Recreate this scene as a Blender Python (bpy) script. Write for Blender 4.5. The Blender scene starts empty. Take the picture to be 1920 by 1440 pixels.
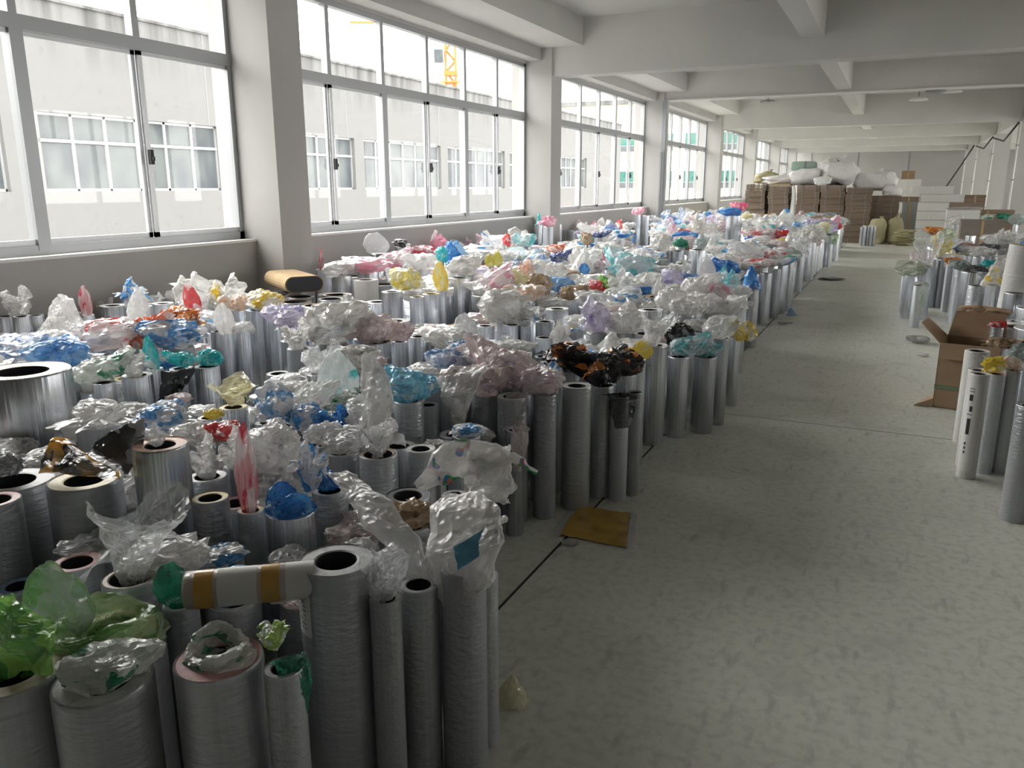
import bpy, math, random
import numpy as np
from mathutils import Vector, Matrix
PI = math.pi
scene = bpy.context.scene
COL = scene.collection

# ------------------------------------------------------------------ camera
f_px, pitch, yaw, roll = 1505.0, math.radians(13.85), math.radians(25.2), math.radians(-0.07)
cam_data = bpy.data.cameras.new('camera')
cam_data.sensor_fit = 'HORIZONTAL'; cam_data.sensor_width = 36.0
cam_data.lens = f_px / 1920.0 * 36.0
cam_data.clip_start = 0.05; cam_data.clip_end = 600
cam = bpy.data.objects.new('camera', cam_data); COL.objects.link(cam)
Fv = Vector((-math.sin(yaw)*math.cos(pitch), math.cos(yaw)*math.cos(pitch), -math.sin(pitch)))
Rv = Vector((math.cos(yaw), math.sin(yaw), 0)); Uv = Rv.cross(Fv)
R2 = math.cos(roll)*Rv + math.sin(roll)*Uv; U2 = -math.sin(roll)*Rv + math.cos(roll)*Uv
cam.matrix_world = Matrix(((R2.x, U2.x, -Fv.x, 0), (R2.y, U2.y, -Fv.y, 0), (R2.z, U2.z, -Fv.z, 1.65), (0, 0, 0, 1)))
scene.camera = cam

# ------------------------------------------------------------------ daylight and exposure
scene.view_settings.view_transform = 'Standard'; scene.view_settings.look = 'None'
scene.view_settings.gamma = 1.0; scene.view_settings.use_curve_mapping = False
scene.view_settings.exposure = 0.90
world = bpy.data.worlds.new('overcast_sky'); scene.world = world; world.use_nodes = True
wn, wl_ = world.node_tree.nodes, world.node_tree.links
bg = wn['Background']; bg.inputs['Color'].default_value = (1.0, 0.99, 0.975, 1)
# overcast sky, brightest low in the west where the hidden sun stands behind the white building
tc_ = wn.new('ShaderNodeTexCoord'); dp_ = wn.new('ShaderNodeVectorMath'); dp_.operation = 'DOT_PRODUCT'
gl_ = Vector((-0.80, 0.36, 0.48)).normalized(); dp_.inputs[1].default_value = gl_
wl_.new(tc_.outputs['Generated'], dp_.inputs[0])
mx_ = wn.new('ShaderNodeMath'); mx_.operation = 'MAXIMUM'; mx_.inputs[1].default_value = 0.0; wl_.new(dp_.outputs['Value'], mx_.inputs[0])
pw0 = wn.new('ShaderNodeMath'); pw0.operation = 'POWER'; pw0.inputs[1].default_value = 5.0; wl_.new(mx_.outputs[0], pw0.inputs[0])
ma_ = wn.new('ShaderNodeMath'); ma_.operation = 'MULTIPLY_ADD'; ma_.inputs[1].default_value = 11.0; ma_.inputs[2].default_value = 3.2
wl_.new(pw0.outputs[0], ma_.inputs[0]); wl_.new(ma_.outputs[0], bg.inputs['Strength'])

# room measures (metres)
XS, XF, XP = -6.10, -6.30, -5.75          # sill face, window frame plane, pillar face
XR = 8.5                                 # far side wall of the hall
Y0, Y1 = -5.0, 54.0
PIL = [(-0.98, -0.48), (6.62, 7.10), (13.87, 14.36), (21.5, 22.0), (29.1, 29.6), (36.6, 37.1), (44.2, 44.7), (51.6, 52.1)]
BAYS = [(PIL[i][1], PIL[i+1][0]) for i in range(7)]
BAYS[0] = (2.108, 6.62)                     # window shortened by unseen solid wall to darken the foreground
SILL, TRANS, TOP, CEIL = 1.10, 2.88, 3.76, 4.45
def portal(loc, sx, sz, toward):
    l = bpy.data.lights.new('window_portal', 'AREA'); l.shape = 'RECTANGLE'; l.size = sx; l.size_y = sz
    l.cycles.is_portal = True
    o = bpy.data.objects.new('window_portal', l); COL.objects.link(o)
    o.location = loc; o.rotation_euler = (PI/2, 0, -PI/2 if toward > 0 else PI/2)
RBAYS = BAYS[1:]
for a, b in BAYS: portal((XF-0.12, (a+b)/2, (SILL+TOP)/2), b-a, TOP-SILL, 1)
for a, b in RBAYS: portal((XR+0.2, (a+b)/2, (SILL+TOP)/2), b-a, TOP-SILL, -1)

# ------------------------------------------------------------------ helpers
def nodes_of(m):
    m.use_nodes = True
    nt = m.node_tree
    return nt, nt.nodes, nt.links
def principled(name, col, rough=0.6, metal=0.0, spec=0.5, coat=0.0):
    m = bpy.data.materials.new(name); nt, N, L = nodes_of(m)
    b = N['Principled BSDF']
    b.inputs['Base Color'].default_value = (*col, 1); b.inputs['Roughness'].default_value = rough
    b.inputs['Metallic'].default_value = metal; b.inputs['Specular IOR Level'].default_value = spec
    b.inputs['Coat Weight'].default_value = coat
    return m, nt, N, L, b
def node(N, kind, **kw):
    n = N.new(kind)
    for k, v in kw.items():
        if k in n.inputs.keys() if hasattr(n, 'inputs') else False: n.inputs[k].default_value = v
        else: setattr(n, k, v)
    return n
def mixcol(N, L, fac, a, b):
    m = N.new('ShaderNodeMix'); m.data_type = 'RGBA'
    if isinstance(fac, float): m.inputs[0].default_value = fac
    else: L.new(fac, m.inputs[0])
    for s, v in ((6, a), (7, b)):
        if isinstance(v, tuple): m.inputs[s].default_value = (*v[:3], 1)
        else: L.new(v, m.inputs[s])
    return m.outputs[2]
def ramp(N, L, src, p0, p1):
    r = N.new('ShaderNodeMapRange'); r.inputs[1].default_value = p0; r.inputs[2].default_value = p1
    L.new(src, r.inputs[0]); return r.outputs[0]
def coords(N, L, out='Object', scale=(1, 1, 1)):
    t = N.new('ShaderNodeTexCoord'); mp = N.new('ShaderNodeMapping'); mp.inputs['Scale'].default_value = scale
    L.new(t.outputs[out], mp.inputs[0]); return mp.outputs[0]
def noise(N, L, vec, scale, detail=3.0):
    n = N.new('ShaderNodeTexNoise'); n.inputs['Scale'].default_value = scale; n.inputs['Detail'].default_value = detail
    L.new(vec, n.inputs['Vector']); return n.outputs['Fac']
def bump(N, L, h, b, strength, dist=0.02):
    n = N.new('ShaderNodeBump'); n.inputs['Strength'].default_value = strength; n.inputs['Distance'].default_value = dist
    L.new(h, n.inputs['Height']); L.new(n.outputs[0], b.inputs['Normal']); return n

class MB:
    """collects shapes for one mesh"""
    def __init__(s): s.v = []; s.f = []; s.m = []
    def add(s, v, f, mi=0):
        o = len(s.v); s.v += [tuple(p) for p in v]; s.f += [tuple(i+o for i in q) for q in f]; s.m += [mi]*len(f); return s
    def box(s, x0, x1, y0, y1, z0, z1, mi=0, M=None):
        v = [(x, y, z) for x in (x0, x1) for y in (y0, y1) for z in (z0, z1)]
        if M is not None: v = [tuple(M @ Vector(p)) for p in v]
        return s.add(v, [(0,1,3,2),(4,6,7,5),(0,4,5,1),(2,3,7,6),(0,2,6,4),(1,5,7,3)], mi)
    def lathe(s, prof, n=32, mi=0, close=False, M=None, ring_mi=None):
        v = []; f = []; mm = []
        for r, z in prof:
            for k in range(n):
                a = 2*PI*k/n; v.append((r*math.cos(a), r*math.sin(a), z))
        for i in range(len(prof)-1):
            for k in range(n):
                k2 = (k+1) % n
                f.append((i*n+k, i*n+k2, (i+1)*n+k2, (i+1)*n+k)); mm.append(ring_mi[i] if ring_mi else mi)
        if close: f.append(tuple(range((len(prof)-1)*n, len(prof)*n))); mm.append(mi)
        if M is not None: v = [tuple(M @ Vector(p)) for p in v]
        o = len(s.v); s.v += v; s.f += [tuple(i+o for i in q) for q in f]; s.m += mm; return s
    def tube(s, pts, r, n=8, mi=0):
        pts = [Vector(p) for p in pts]; v = []; f = []
        for i, p in enumerate(pts):
            d = (pts[min(i+1, len(pts)-1)] - pts[max(i-1, 0)]).normalized()
            a = d.orthogonal().normalized(); b = d.cross(a)
            if i and (a.dot(la) < 0.9): 
                a = (la - d*la.dot(d)).normalized(); b = d.cross(a)
            la = a
            v += [p + r*(math.cos(2*PI*k/n)*a + math.sin(2*PI*k/n)*b) for k in range(n)]
        for i in range(len(pts)-1):
            for k in range(n): f.append((i*n+k, i*n+(k+1)%n, (i+1)*n+(k+1)%n, (i+1)*n+k))
        f.append(tuple(range(n))[::-1]); f.append(tuple(range((len(pts)-1)*n, len(pts)*n)))
        return s.add(v, f, mi)
    def mesh(s, name, mats, smooth=False):
        me = bpy.data.meshes.new(name); me.from_pydata(s.v, [], s.f)
        for m in (mats if isinstance(mats, (list, tuple)) else [mats]): me.materials.append(m)
        me.polygons.foreach_set('material_index', s.m)
        me.polygons.foreach_set('use_smooth', [smooth]*len(s.f))
        me.update(); return me
    def build(s, name, mats, parent=None, smooth=False, loc=None):
        o = bpy.data.objects.new(name, s.mesh(name, mats, smooth)); COL.objects.link(o)
        if parent: o.parent = parent
        if loc is not None: o.location = loc
        return o
def empty(name, loc=(0, 0, 0), rz=0.0):
    o = bpy.data.objects.new(name, None); COL.objects.link(o); o.location = loc; o.rotation_euler = (0, 0, rz)
    o.empty_display_size = 0.1; return o
LABELS = {}
def tag(o, label, cat, group=None):
    n = len(label.split()); assert 4 <= n <= 16, (n, label)
    if label in LABELS: print('DUP LABEL', label)
    LABELS[label] = 1
    o['label'] = label; o['category'] = cat
    if group: o['group'] = group
    return o
def struct(o): o['kind'] = 'structure'; return o

# ------------------------------------------------------------------ materials
def wall_mat(name, col, rough=0.85):
    m, nt, N, L, b = principled(name, col, rough, spec=0.25)
    v = coords(N, L, 'Object'); n1 = noise(N, L, v, 0.7, 5); n2 = noise(N, L, v, 14, 4)
    c = mixcol(N, L, ramp(N, L, n1, 0.35, 0.75), tuple(x*1.03 for x in col), tuple(x*0.93 for x in col))
    L.new(c, b.inputs['Base Color']); bump(N, L, n2, b, 0.06, 0.01)
    return m
M_WALL = wall_mat('painted_plaster', (0.49, 0.478, 0.462))
M_CEIL = wall_mat('painted_ceiling', (0.61, 0.60, 0.575))
M_FRAME, *_ = principled('grey_aluminium', (0.40, 0.41, 0.42), 0.4, 0.55)
M_FRAMEL, *_ = principled('bright_aluminium', (0.62, 0.63, 0.64), 0.35, 0.5)
M_DARK, *_ = principled('dark_rubber', (0.03, 0.03, 0.033), 0.6)
M_PIPE, *_ = principled('white_pvc', (0.82, 0.81, 0.78), 0.4)
M_STEEL, *_ = principled('grey_steel', (0.30, 0.31, 0.32), 0.5, 0.6)
def glass_mat():
    m = bpy.data.materials.new('window_glass'); nt, N, L = nodes_of(m)
    N.remove(N['Principled BSDF']); out = N['Material Output']
    t = N.new('ShaderNodeBsdfTransparent'); t.inputs[0].default_value = (0.965, 0.965, 0.96, 1)
    g = N.new('ShaderNodeBsdfGlossy'); g.inputs['Roughness'].default_value = 0.02
    fr = N.new('ShaderNodeLayerWeight'); fr.inputs[0].default_value = .5
    pw_ = N.new('ShaderNodeMath'); pw_.operation = 'POWER'; pw_.inputs[1].default_value = 6.0; L.new(fr.outputs['Facing'], pw_.inputs[0])
    fr = N.new('ShaderNodeMapRange'); fr.inputs[3].default_value = .03; fr.inputs[4].default_value = .6; L.new(pw_.outputs[0], fr.inputs[0])
    mx = N.new('ShaderNodeMixShader'); L.new(fr.outputs[0], mx.inputs[0]); L.new(t.outputs[0], mx.inputs[1]); L.new(g.outputs[0], mx.inputs[2])
    L.new(mx.outputs[0], out.inputs[0]); return m
M_GLASS = glass_mat()
def floor_mat():
    m, nt, N, L, b = principled('painted_concrete', (0.3, 0.3, 0.27), 0.5, spec=0.4)
    v = coords(N, L, 'Object')
    big = noise(N, L, v, 0.55, 4); mid = noise(N, L, v, 2.6, 6); fine = noise(N, L, v, 26, 5)
    c = mixcol(N, L, ramp(N, L, big, 0.3, 0.7), (0.69, 0.685, 0.60), (0.64, 0.655, 0.585))
    c = mixcol(N, L, ramp(N, L, mid, 0.56, 0.78), c, (0.52, 0.52, 0.465))
    # scuff marks: stretched noise
    v2 = coords(N, L, 'Object', (5.0, 1.6, 1)); sc = noise(N, L, v2, 3.4, 9)
    c = mixcol(N, L, ramp(N, L, sc, 0.58, 0.74), c, (0.44, 0.44, 0.395))
    c = mixcol(N, L, ramp(N, L, fine, 0.45, 0.8), c, (0.49, 0.49, 0.44))
    pk = noise(N, L, coords(N, L, 'Object', (1, 1, 3)), 0.9, 3)
    f = ramp(N, L, pk, 0.62, 0.8); ml = N.new('ShaderNodeMath'); ml.operation = 'MULTIPLY'; ml.inputs[1].default_value = 0.45; L.new(f, ml.inputs[0])
    c = mixcol(N, L, ml.outputs[0], c, (0.55, 0.47, 0.43))
    L.new(c, b.inputs['Base Color'])
    rr = N.new('ShaderNodeMapRange'); rr.inputs[3].default_value = 0.38; rr.inputs[4].default_value = 0.62; L.new(mid, rr.inputs[0]); L.new(rr.outputs[0], b.inputs['Roughness'])
    bump(N, L, fine, b, 0.05, 0.004)
    return m
M_FLOOR = floor_mat()
M_JOINT, *_ = principled('joint_filler', (0.05, 0.05, 0.048), 0.9)  # dark colour of the saw-cut joint itself
M_LINE, *_ = principled('hairline_joint', (0.16, 0.16, 0.145), 0.8)

# ------------------------------------------------------------------ room shell
def slab(name, b, m): return struct(b.build(name, m))
slab('floor', MB().box(-6.4, XR+.3, Y0-.2, Y1+.2, -0.25, 0), M_FLOOR)
slab('trim_1', MB().box(-1.298, -1.286, Y0, 26, -0.002, 0.0012), M_JOINT)     # saw cut along the aisle
slab('trim_2', MB().box(-1.28, 3.0, 5.884, 5.891, -0.002, 0.001), M_LINE)    # joints across
slab('trim_3', MB().box(-1.28, 3.0, 14.10, 14.112, -0.002, 0.001), M_LINE)
slab('trim_4', MB().box(-1.28, 3.0, 22.0, 22.012, -0.002, 0.001), M_LINE)
slab('ceiling', MB().box(-6.9, XR+.5, Y0-.3, Y1+.3, CEIL, CEIL+.3), M_CEIL)
slab('wall_back', MB().box(-6.9, XR+.5, Y0-.3, Y0, -0.25, CEIL), M_WALL)
wf = MB().box(-6.9, XR+.5, Y1, Y1+.3, -0.25, CEIL)
slab('wall_front', wf, M_WALL)
wl = MB()
for a, b in BAYS + [(Y0, BAYS[0][0])]:
    wl.box(-6.42, XS, a, b, 0, SILL)                       # below the window
    wl.box(-6.42, XF+.06, a, b, TOP, 4.0)                  # lintel
    wl.box(-6.42, -5.95, a, b, 3.80, 4.0)
wl.box(-6.42, -6.2, Y0, BAYS[0][0], SILL, TOP)
slab('wall_left', wl, M_WALL)
wr = MB()
wr.box(XR, XR+.3, BAYS[0][0], BAYS[0][1], 0, CEIL)
for a, b in RBAYS: wr.box(XR, XR+.3, a, b, 0, SILL); wr.box(XR, XR+.3, a, b, TOP, CEIL)
for a, b in PIL: wr.box(XR-.2, XR+.4, a, b, 0, CEIL)
wr.box(XR, XR+.3, Y0, BAYS[0][0], 0, CEIL); wr.box(XR, XR+.3, PIL[-1][1], Y1, 0, CEIL)
slab('wall_right', wr, M_WALL)
slab('wall_added_shade', MB().box(1.9, 2.1, Y0, 2.7, 0, CEIL), M_WALL)              # added partition, out of frame, keeps light off the near floor
for i, (a, b) in enumerate(PIL):                           # window wall pillars and hall pillars
    slab('pillar', MB().box(-6.52, XP, a, b, -0.25, CEIL), M_WALL)
    slab('pillar', MB().box(3.06, 3.6, a, b, 0, CEIL), M_WALL)
    bz = 3.78 if i == 3 else 3.53
    slab('beam', MB().box(XP, XR, a+.06, b-.06, bz, CEIL), M_CEIL)
slab('beam', MB().box(-6.42, -5.2, Y0, Y1, 4.0, CEIL), M_CEIL)              # edge beam over the windows
slab('beam', MB().box(-1.6, -1.28, Y0, Y1, 3.85, CEIL), M_CEIL)
slab('beam', MB().box(3.1, 3.5, Y0, Y1, 3.55, CEIL), M_CEIL)
slab('beam', MB().box(6.0, 6.3, Y0, Y1, 3.85, CEIL), M_CEIL)
# panel seams of the far wall
for k, x in enumerate((-5.1, -2.45, 0.3)): slab('trim_%d' % (5+k), MB().box(x-.03, x+.03, Y1-.02, Y1, 0, CEIL), M_STEEL)
# white sill edge under each window
for i, (a, b) in enumerate(BAYS): slab('trim_%d' % (10+i), MB().box(XS-.16, XS+.012, a, b, SILL-.012, SILL+.012), M_PIPE)

# windows: frame, mullions, transom, sashes with panes and latches
def make_window(n, xf, a, b, sgn, sash):
    w = struct(empty('window_%d' % n, (xf, a, SILL)))
    W = b-a; H = TOP-SILL; T = TRANS-SILL
    fr = MB().box(-.05, .05, 0, W, .0, .09).box(-.05, .05, 0, W, H-.06, H).box(-.05, .05, 0, .06, 0, H).box(-.05, .05, W-.06, W, 0, H)
    fr.build('window_frame', M_FRAME, w)
    MB().box(-.055, .06*sgn if sgn > 0 else .055, 0, W, T-.055, T+.055).build('transom', M_FRAME, w)
    np_ = max(2, round(W/1.128)); p = W/np_
    for k in range(1, np_):
        big = ((np_-k) % 2 == 0)
        if big: MB().box(-.05, .055, k*p-.055, k*p+.055, .05, T).build('mullion', M_FRAME, w)
        MB().box(-.04, .045, k*p-.035, k*p+.035, T, H-.03).build('upper_mullion', M_FRAME, w)
    for k in range(np_):
        y0, y1 = k*p, (k+1)*p
        odd = (np_-k) % 2 == 1; off = .018*sgn if odd else -.018*sgn
        if not sash:
            MB().box(-.003, .003, y0, y1, .05, H-.05).build('pane', M_GLASS, w); continue
        s = MB().box(off-.016, off+.016, y0-.0, y0+.045, .09, T-.05).box(off-.016, off+.016, y1-.045, y1, .09, T-.05)
        s.box(off-.016, off+.016, y0, y1, .085, .135).box(off-.016, off+.016, y0, y1, T-.09, T-.05)
        so = s.build('sash', M_FRAMEL, w)
        MB().box(off-.003, off+.003, y0+.04, y1-.04, .12, T-.08).build('pane', M_GLASS, so)
        if odd and k: MB().box(off+.016*sgn, off+.05*sgn, y0+.005, y0+.04, T*.42, T*.42+.13).box(off+.05*sgn, off+.07*sgn, y0+.012, y0+.032, T*.42+.03, T*.42+.07).build('latch', M_DARK, so)
        MB().box(-.003, .003, y0+.03, y1-.03, T+.05, H-.05).build('upper_pane', M_GLASS, w)
for i, (a, b) in enumerate(BAYS): make_window(i+1, XF, a, b, 1, i < 5)
for i, (a, b) in enumerate(RBAYS): make_window(i+8, XR+.12, a, b, -1, False)

# steel frame and track at the fourth beam, conduits on the hall pillars
tr = MB().box(XP, XR-.2, 21.46, 21.52, 3.76, 3.80)
for k in range(14): tr.box(-5.6+k*.42, -5.35+k*.42, 21.42, 21.46, 3.765, 3.785)
tag(tr.build('ceiling_track', M_PIPE), 'thin white track running along the bottom of a ceiling beam', 'track')
ch = MB().box(XP, XP+.1, 21.36, 21.46, 0, 3.78).box(XP+.02, XP+.06, 21.2, 21.28, 0, 2.5)
tag(ch.build('door_track_post', M_STEEL), 'grey steel upright post fixed beside the third window pillar', 'post')
k = 0
for nm, (a, b) in zip(('closest', 'middle', 'third', 'farthest'), PIL[4:8]):
    t = empty('conduit_pipe', (3.03, a-.04, 0))
    tag(t, {'closest': 'white conduit pipe on the hall pillar closest to the camera', 'middle': 'white conduit pipe on the second hall pillar from the camera',
            'third': 'white conduit pipe on the third hall pillar from the camera', 'farthest': 'white conduit pipe on the farthest hall pillar'}[nm], 'pipe', 'conduits on the hall pillars')
    MB().tube([(0, 0, .1), (0, 0, 3.5)], .035, 10).build('pipe', M_PIPE, t, True)
    for z in (.8, 1.8, 2.8): MB().box(-.045, .045, -.045, .045, z, z+.03).build('clip', M_STEEL, t)
cb = MB().tube([(2.98, 29.0, 3.46), (2.98, 32.5, 3.1), (2.98, 36.5, 3.40)], .03, 6)
tag(cb.build('sagging_cable', M_DARK, smooth=True), 'black cable sagging between two hall pillars under the ceiling', 'cable')
cb = MB().tube([(2.98, 36.6, 3.44), (2.98, 40, 3.15), (2.98, 44.1, 3.42)], .03, 6)
tag(cb.build('sagging_cable', M_DARK, smooth=True), 'black cable sagging between the far hall pillars', 'cable')
cb = MB().tube([(2.9, 44.4, 3.45), (2.6, 47, 2.6), (2.0, 50, 1.2)], .035, 6)
tag(cb.build('hanging_cable', M_DARK, smooth=True), 'dark cable slanting down beside the farthest hall pillar', 'cable')
M_LAMP, *_ = principled('lamp_shade_white', (0.75, 0.75, 0.72), 0.4)
for (x, y, z, lab) in ((-3.69, 25.1, 4.0, 'grey disc lamp on the ceiling close to the windows'), (0.51, 21.95, 3.78, 'small grey disc lamp under the tracked ceiling beam'), (0.87, 22.9, 3.85, 'white rimmed disc lamp beside the smaller ceiling disc'), (0.2, 25.2, 3.9, 'dark round ceiling rose on the ceiling over the aisle')):
    t = empty('ceiling_lamp', (x, y, z)); tag(t, lab, 'lamp')
    MB().lathe([(.02, .67 if z < 4.1 else .4), (.02, .03)], 10).build('rod', M_STEEL, t, True)
    MB().lathe([(.03, .06), (.2, .02), (.24, -.03), (.22, -.035), (.02, .0)], 24).build('lamp_shade', M_STEEL if 'grey' in lab else M_LAMP, t, True)

# ------------------------------------------------------------------ outside
def facade_mat(name, col, streak=(0.5, 0.5, 0.48)):
    m, nt, N, L, b = principled(name, col, 0.9, spec=0.2)
    v = coords(N, L, 'Object', (1, 1.2, .07)); n1 = noise(N, L, v, 1.6, 6)
    z = N.new('ShaderNodeTexCoord'); sx = N.new('ShaderNodeSeparateXYZ'); L.new(z.outputs['Object'], sx.inputs[0])
    top = ramp(N, L, sx.outputs[2], 5.2, 7.4)
    ml = N.new('ShaderNodeMath'); ml.operation = 'MULTIPLY'; L.new(ramp(N, L, n1, 0.42, 0.68), ml.inputs[0]); L.new(top, ml.inputs[1])
    c = mixcol(N, L, ml.outputs[0], col, streak)
    n2 = noise(N, L, coords(N, L, 'Object'), 3.0, 8)
    c = mixcol(N, L, ramp(N, L, n2, 0.6, 0.78), c, tuple(x*.82 for x in col))
    L.new(c, b.inputs['Base Color']); return m
M_FAC = facade_mat('stained_white_concrete', (0.21, 0.21, 0.207), (0.09, 0.09, 0.088))
M_CREAM = facade_mat('cream_plaster', (0.62, 0.58, 0.44), (0.45, 0.42, 0.33))
M_FPANE, nt, N, L, b = principled('grey_blue_glass', (0.12, 0.13, 0.14), 0.35, spec=0.12)
L.new(mixcol(N, L, ramp(N, L, noise(N, L, coords(N, L, 'Object', (1, 1, .6)), .9, 2), .4, .6), (.085, .095, .105), (.14, .155, .155)), b.inputs['Base Color'])
M_GPANE, *_ = principled('green_glass', (0.05, 0.17, 0.14), 0.1)
slab('ground', MB().box(-140, 60, -60, 220, -8.3, -8.0), wall_mat('outdoor_concrete', (0.5, 0.5, 0.47)))
fac = empty('factory_building', (-25, 0, 0))
tag(fac, 'long white concrete building with a streaked parapet opposite the windows', 'building')
GR = [(0.4, 7.9), (8.8, 16.6), (17.8, 25.5), (26.4, 34.6), (35.4, 43.2), (44.05, 52.0), (52.8, 61.0), (61.8, 68.5)]
fw = MB(); FB, FT, FTOP = 1.5, 3.98, 7.35
fw.box(-14, 0, -20, 78, -8, FB).box(-14, 0, -20, 78, FT, FTOP).box(-14, -.6, -20, 78, FB, FT)
fw.box(-.6, 0, -20, GR[0][0], FB, FT).box(-.6, 0, GR[-1][1], 78, FB, FT)
for p_, q_ in zip(GR, GR[1:]): fw.box(-.6, .0, p_[1], q_[0], FB, FT)
fw.build('wall', M_FAC, fac)
MB().box(-14.1, .08, -20, 78, FTOP, FTOP+.1).build('parapet_cap', M_FAC, fac)
for y0 in range(-2, 76, 9): MB().box(-.05, .012, y0, y0+.03, FT, FTOP).build('panel_joint', M_STEEL, fac)
for a, b in GR:
    n = 6; fm = MB().box(-.28, -.18, a, b, FB, FB+.08).box(-.28, -.18, a, b, FT-.08, FT).box(-.28, -.16, a, b, 3.06, 3.16)
    for k in range(n+1): y = a+(b-a)*k/n; fm.box(-.28, -.18, max(a, y-.05), min(b, y+.05), FB, FT)
    fo = fm.build('window', M_FRAMEL, fac); MB().box(-.25, -.24, a, b, FB, FT).build('pane', M_FPANE, fo)
for y in (44, 46): MB().box(-3, -2, y, y+.9, FTOP, FTOP+.6).build('roof_vent', M_FAC, fac)
cr = empty('apartment_building', (-29, 96, 0)); tag(cr, 'cream building with green windows past the end of the white building', 'building')
MB().box(-24, 12, 0, 16, -8, 11).build('wall', M_CREAM, cr); MB().box(-24.3, 12.3, -.3, 16, 11, 11.5).build('roof_edge', M_FAC, cr)
for z in (-3, 1.4, 5.6):
    for x in range(-22, 11, 4):
        fo = MB().box(x-.08, x+2.7, -.12, -.02, z-.08, z+2.0).build('window', M_PIPE, cr)
        MB().box(x, x+2.6, -.16, -.1, z+.7, z+1.95).build('pane', M_GPANE, fo)
        MB().box(x, x+2.6, -.15, -.1, z, z+.65).build('lower_pane', M_FPANE, fo)
# end face towards the windows
for z in (-3, 1.4, 5.6):
    fo = MB().box(11.98, 12.12, 2, 14, z-.08, z+2.0).build('window', M_PIPE, cr)
    MB().box(12.1, 12.16, 2.1, 13.9, z+.7, z+1.95).build('pane', M_GPANE, fo)
M_CRANE, *_ = principled('crane_yellow', (0.52, 0.17, 0.03), 0.5)
cn = empty('tower_crane', (-60, 107, -8), 0.5); tag(cn, 'orange lattice tower crane rising behind the white building', 'crane')
ms = MB()
for sx in (-.7, .7):
    for sy in (-.7, .7): ms.tube([(sx, sy, 0), (sx, sy, 40)], .19, 6)
for k in range(26):
    z = k*1.5; d = 1 if k % 2 else -1
    for s in (-.7, .7):
        ms.tube([(-.7*d, s, z), (.7*d, s, z+1.5)], .11, 5); ms.tube([(s, -.7*d, z), (s, .7*d, z+1.5)], .07, 5)
        ms.tube([(-.7, s, z), (.7, s, z)], .07, 5); ms.tube([(s, -.7, z), (s, .7, z)], .07, 5)
ms.build('mast', M_CRANE, cn)
MB().box(-1.0, 1.0, -1.0, 1.0, 25.0, 25.6).build('slewing_ring', M_CRANE, cn)
MB().box(-2.3, -1.0, -1.2, .2, 26.6, 28.4).build('cab', M_FPANE, cn)
MB().box(-1.5, 1.5, -1.5, 1.5, 24.0, 24.2).box(-1.3, 1.3, -1.3, 1.3, 22.0, 22.15).build('platform', M_CRANE, cn)
jb = MB()
for s in (-.5, .5): jb.tube([(-14, s, 32), (38, s, 32)], .1, 5)
jb.tube([(-14, 0, 33.2), (38, 0, 33.2)], .1, 5)
for k in range(34): jb.tube([(-14+k*1.5, .5*(-1)**k, 32), (-13.2+k*1.5, 0, 33.2), (-12.5+k*1.5, .5*(-1)**k, 32)], .05, 4)
jb.build('jib', M_CRANE, cn)

# ------------------------------------------------------------------ printing cylinders
def metal_mat(name, col, rough, metal, film):
    m, nt, N, L, b = principled(name, col, rough, metal, coat=0.6 if film else 0.0)
    oi = N.new('ShaderNodeObjectInfo')
    v = coords(N, L, 'Object', (7, 7, .35)); st = noise(N, L, v, 1.0, 4)
    lo_, hi_ = (.93, 1.05) if film else (.78, 1.12)
    base = mixcol(N, L, ramp(N, L, st, .35, .7), tuple(x*lo_ for x in col), tuple(min(1, x*hi_) for x in col))
    vr = N.new('ShaderNodeMapRange'); vr.inputs[3].default_value = .72; vr.inputs[4].default_value = 1.15; L.new(oi.outputs['Random'], vr.inputs[0])
    hs = N.new('ShaderNodeHueSaturation'); L.new(vr.outputs[0], hs.inputs['Value']); L.new(base, hs.inputs['Color']); L.new(hs.outputs[0], b.inputs['Base Color'])
    if film:   # film wrapped tight: fine slanted wrinkles
        v2 = coords(N, L, 'Object', (1.6, 1.6, 34)); w = noise(N, L, v2, 1.3, 6)
        bn = bump(N, L, w, b, .32, .02); L.new(bn.outputs[0], b.inputs['Coat Normal']); b.inputs['Coat Roughness'].default_value = .09
    else: bump(N, L, st, b, .28, .03)
    return m
M_CHROME = metal_mat('polished_steel', (0.66, 0.685, 0.72), 0.24, 0.9, False)
M_WRAPPED = metal_mat('film_wrapped_steel', (0.54, 0.565, 0.595), 0.28, 0.42, True)
M_PAPER, nt, N, L, b = principled('white_wrapped_film', (0.70, 0.69, 0.66), 0.4)
bump(N, L, noise(N, L, coords(N, L, 'Object', (3, 3, 20)), 1.2, 4), b, .3, .02)
RINGC = {'grey': (.36, .36, .36), 'white': (.66, .66, .64), 'tan': (.42, .33, .20), 'brown': (.27, .19, .13), 'yellow': (.52, .43, .16), 'pink': (.50, .26, .25), 'orange': (.55, .28, .16), 'blue': (.25, .38, .55), 'black': (.05, .05, .055), 'green': (.32, .42, .34)}
M_RING = {}
for k, c in RINGC.items():
    M_RING[k], nt, N, L, b = principled('end_ring_'+k, c, .55)
    L.new(mixcol(N, L, ramp(N, L, noise(N, L, coords(N, L, 'Object'), 3.5, 6), .45, .75), c, tuple(x*.6 for x in c)), b.inputs['Base Color'])
M_CORE, *_ = principled('hollow_core', (.035, .035, .04), .7)
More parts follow.
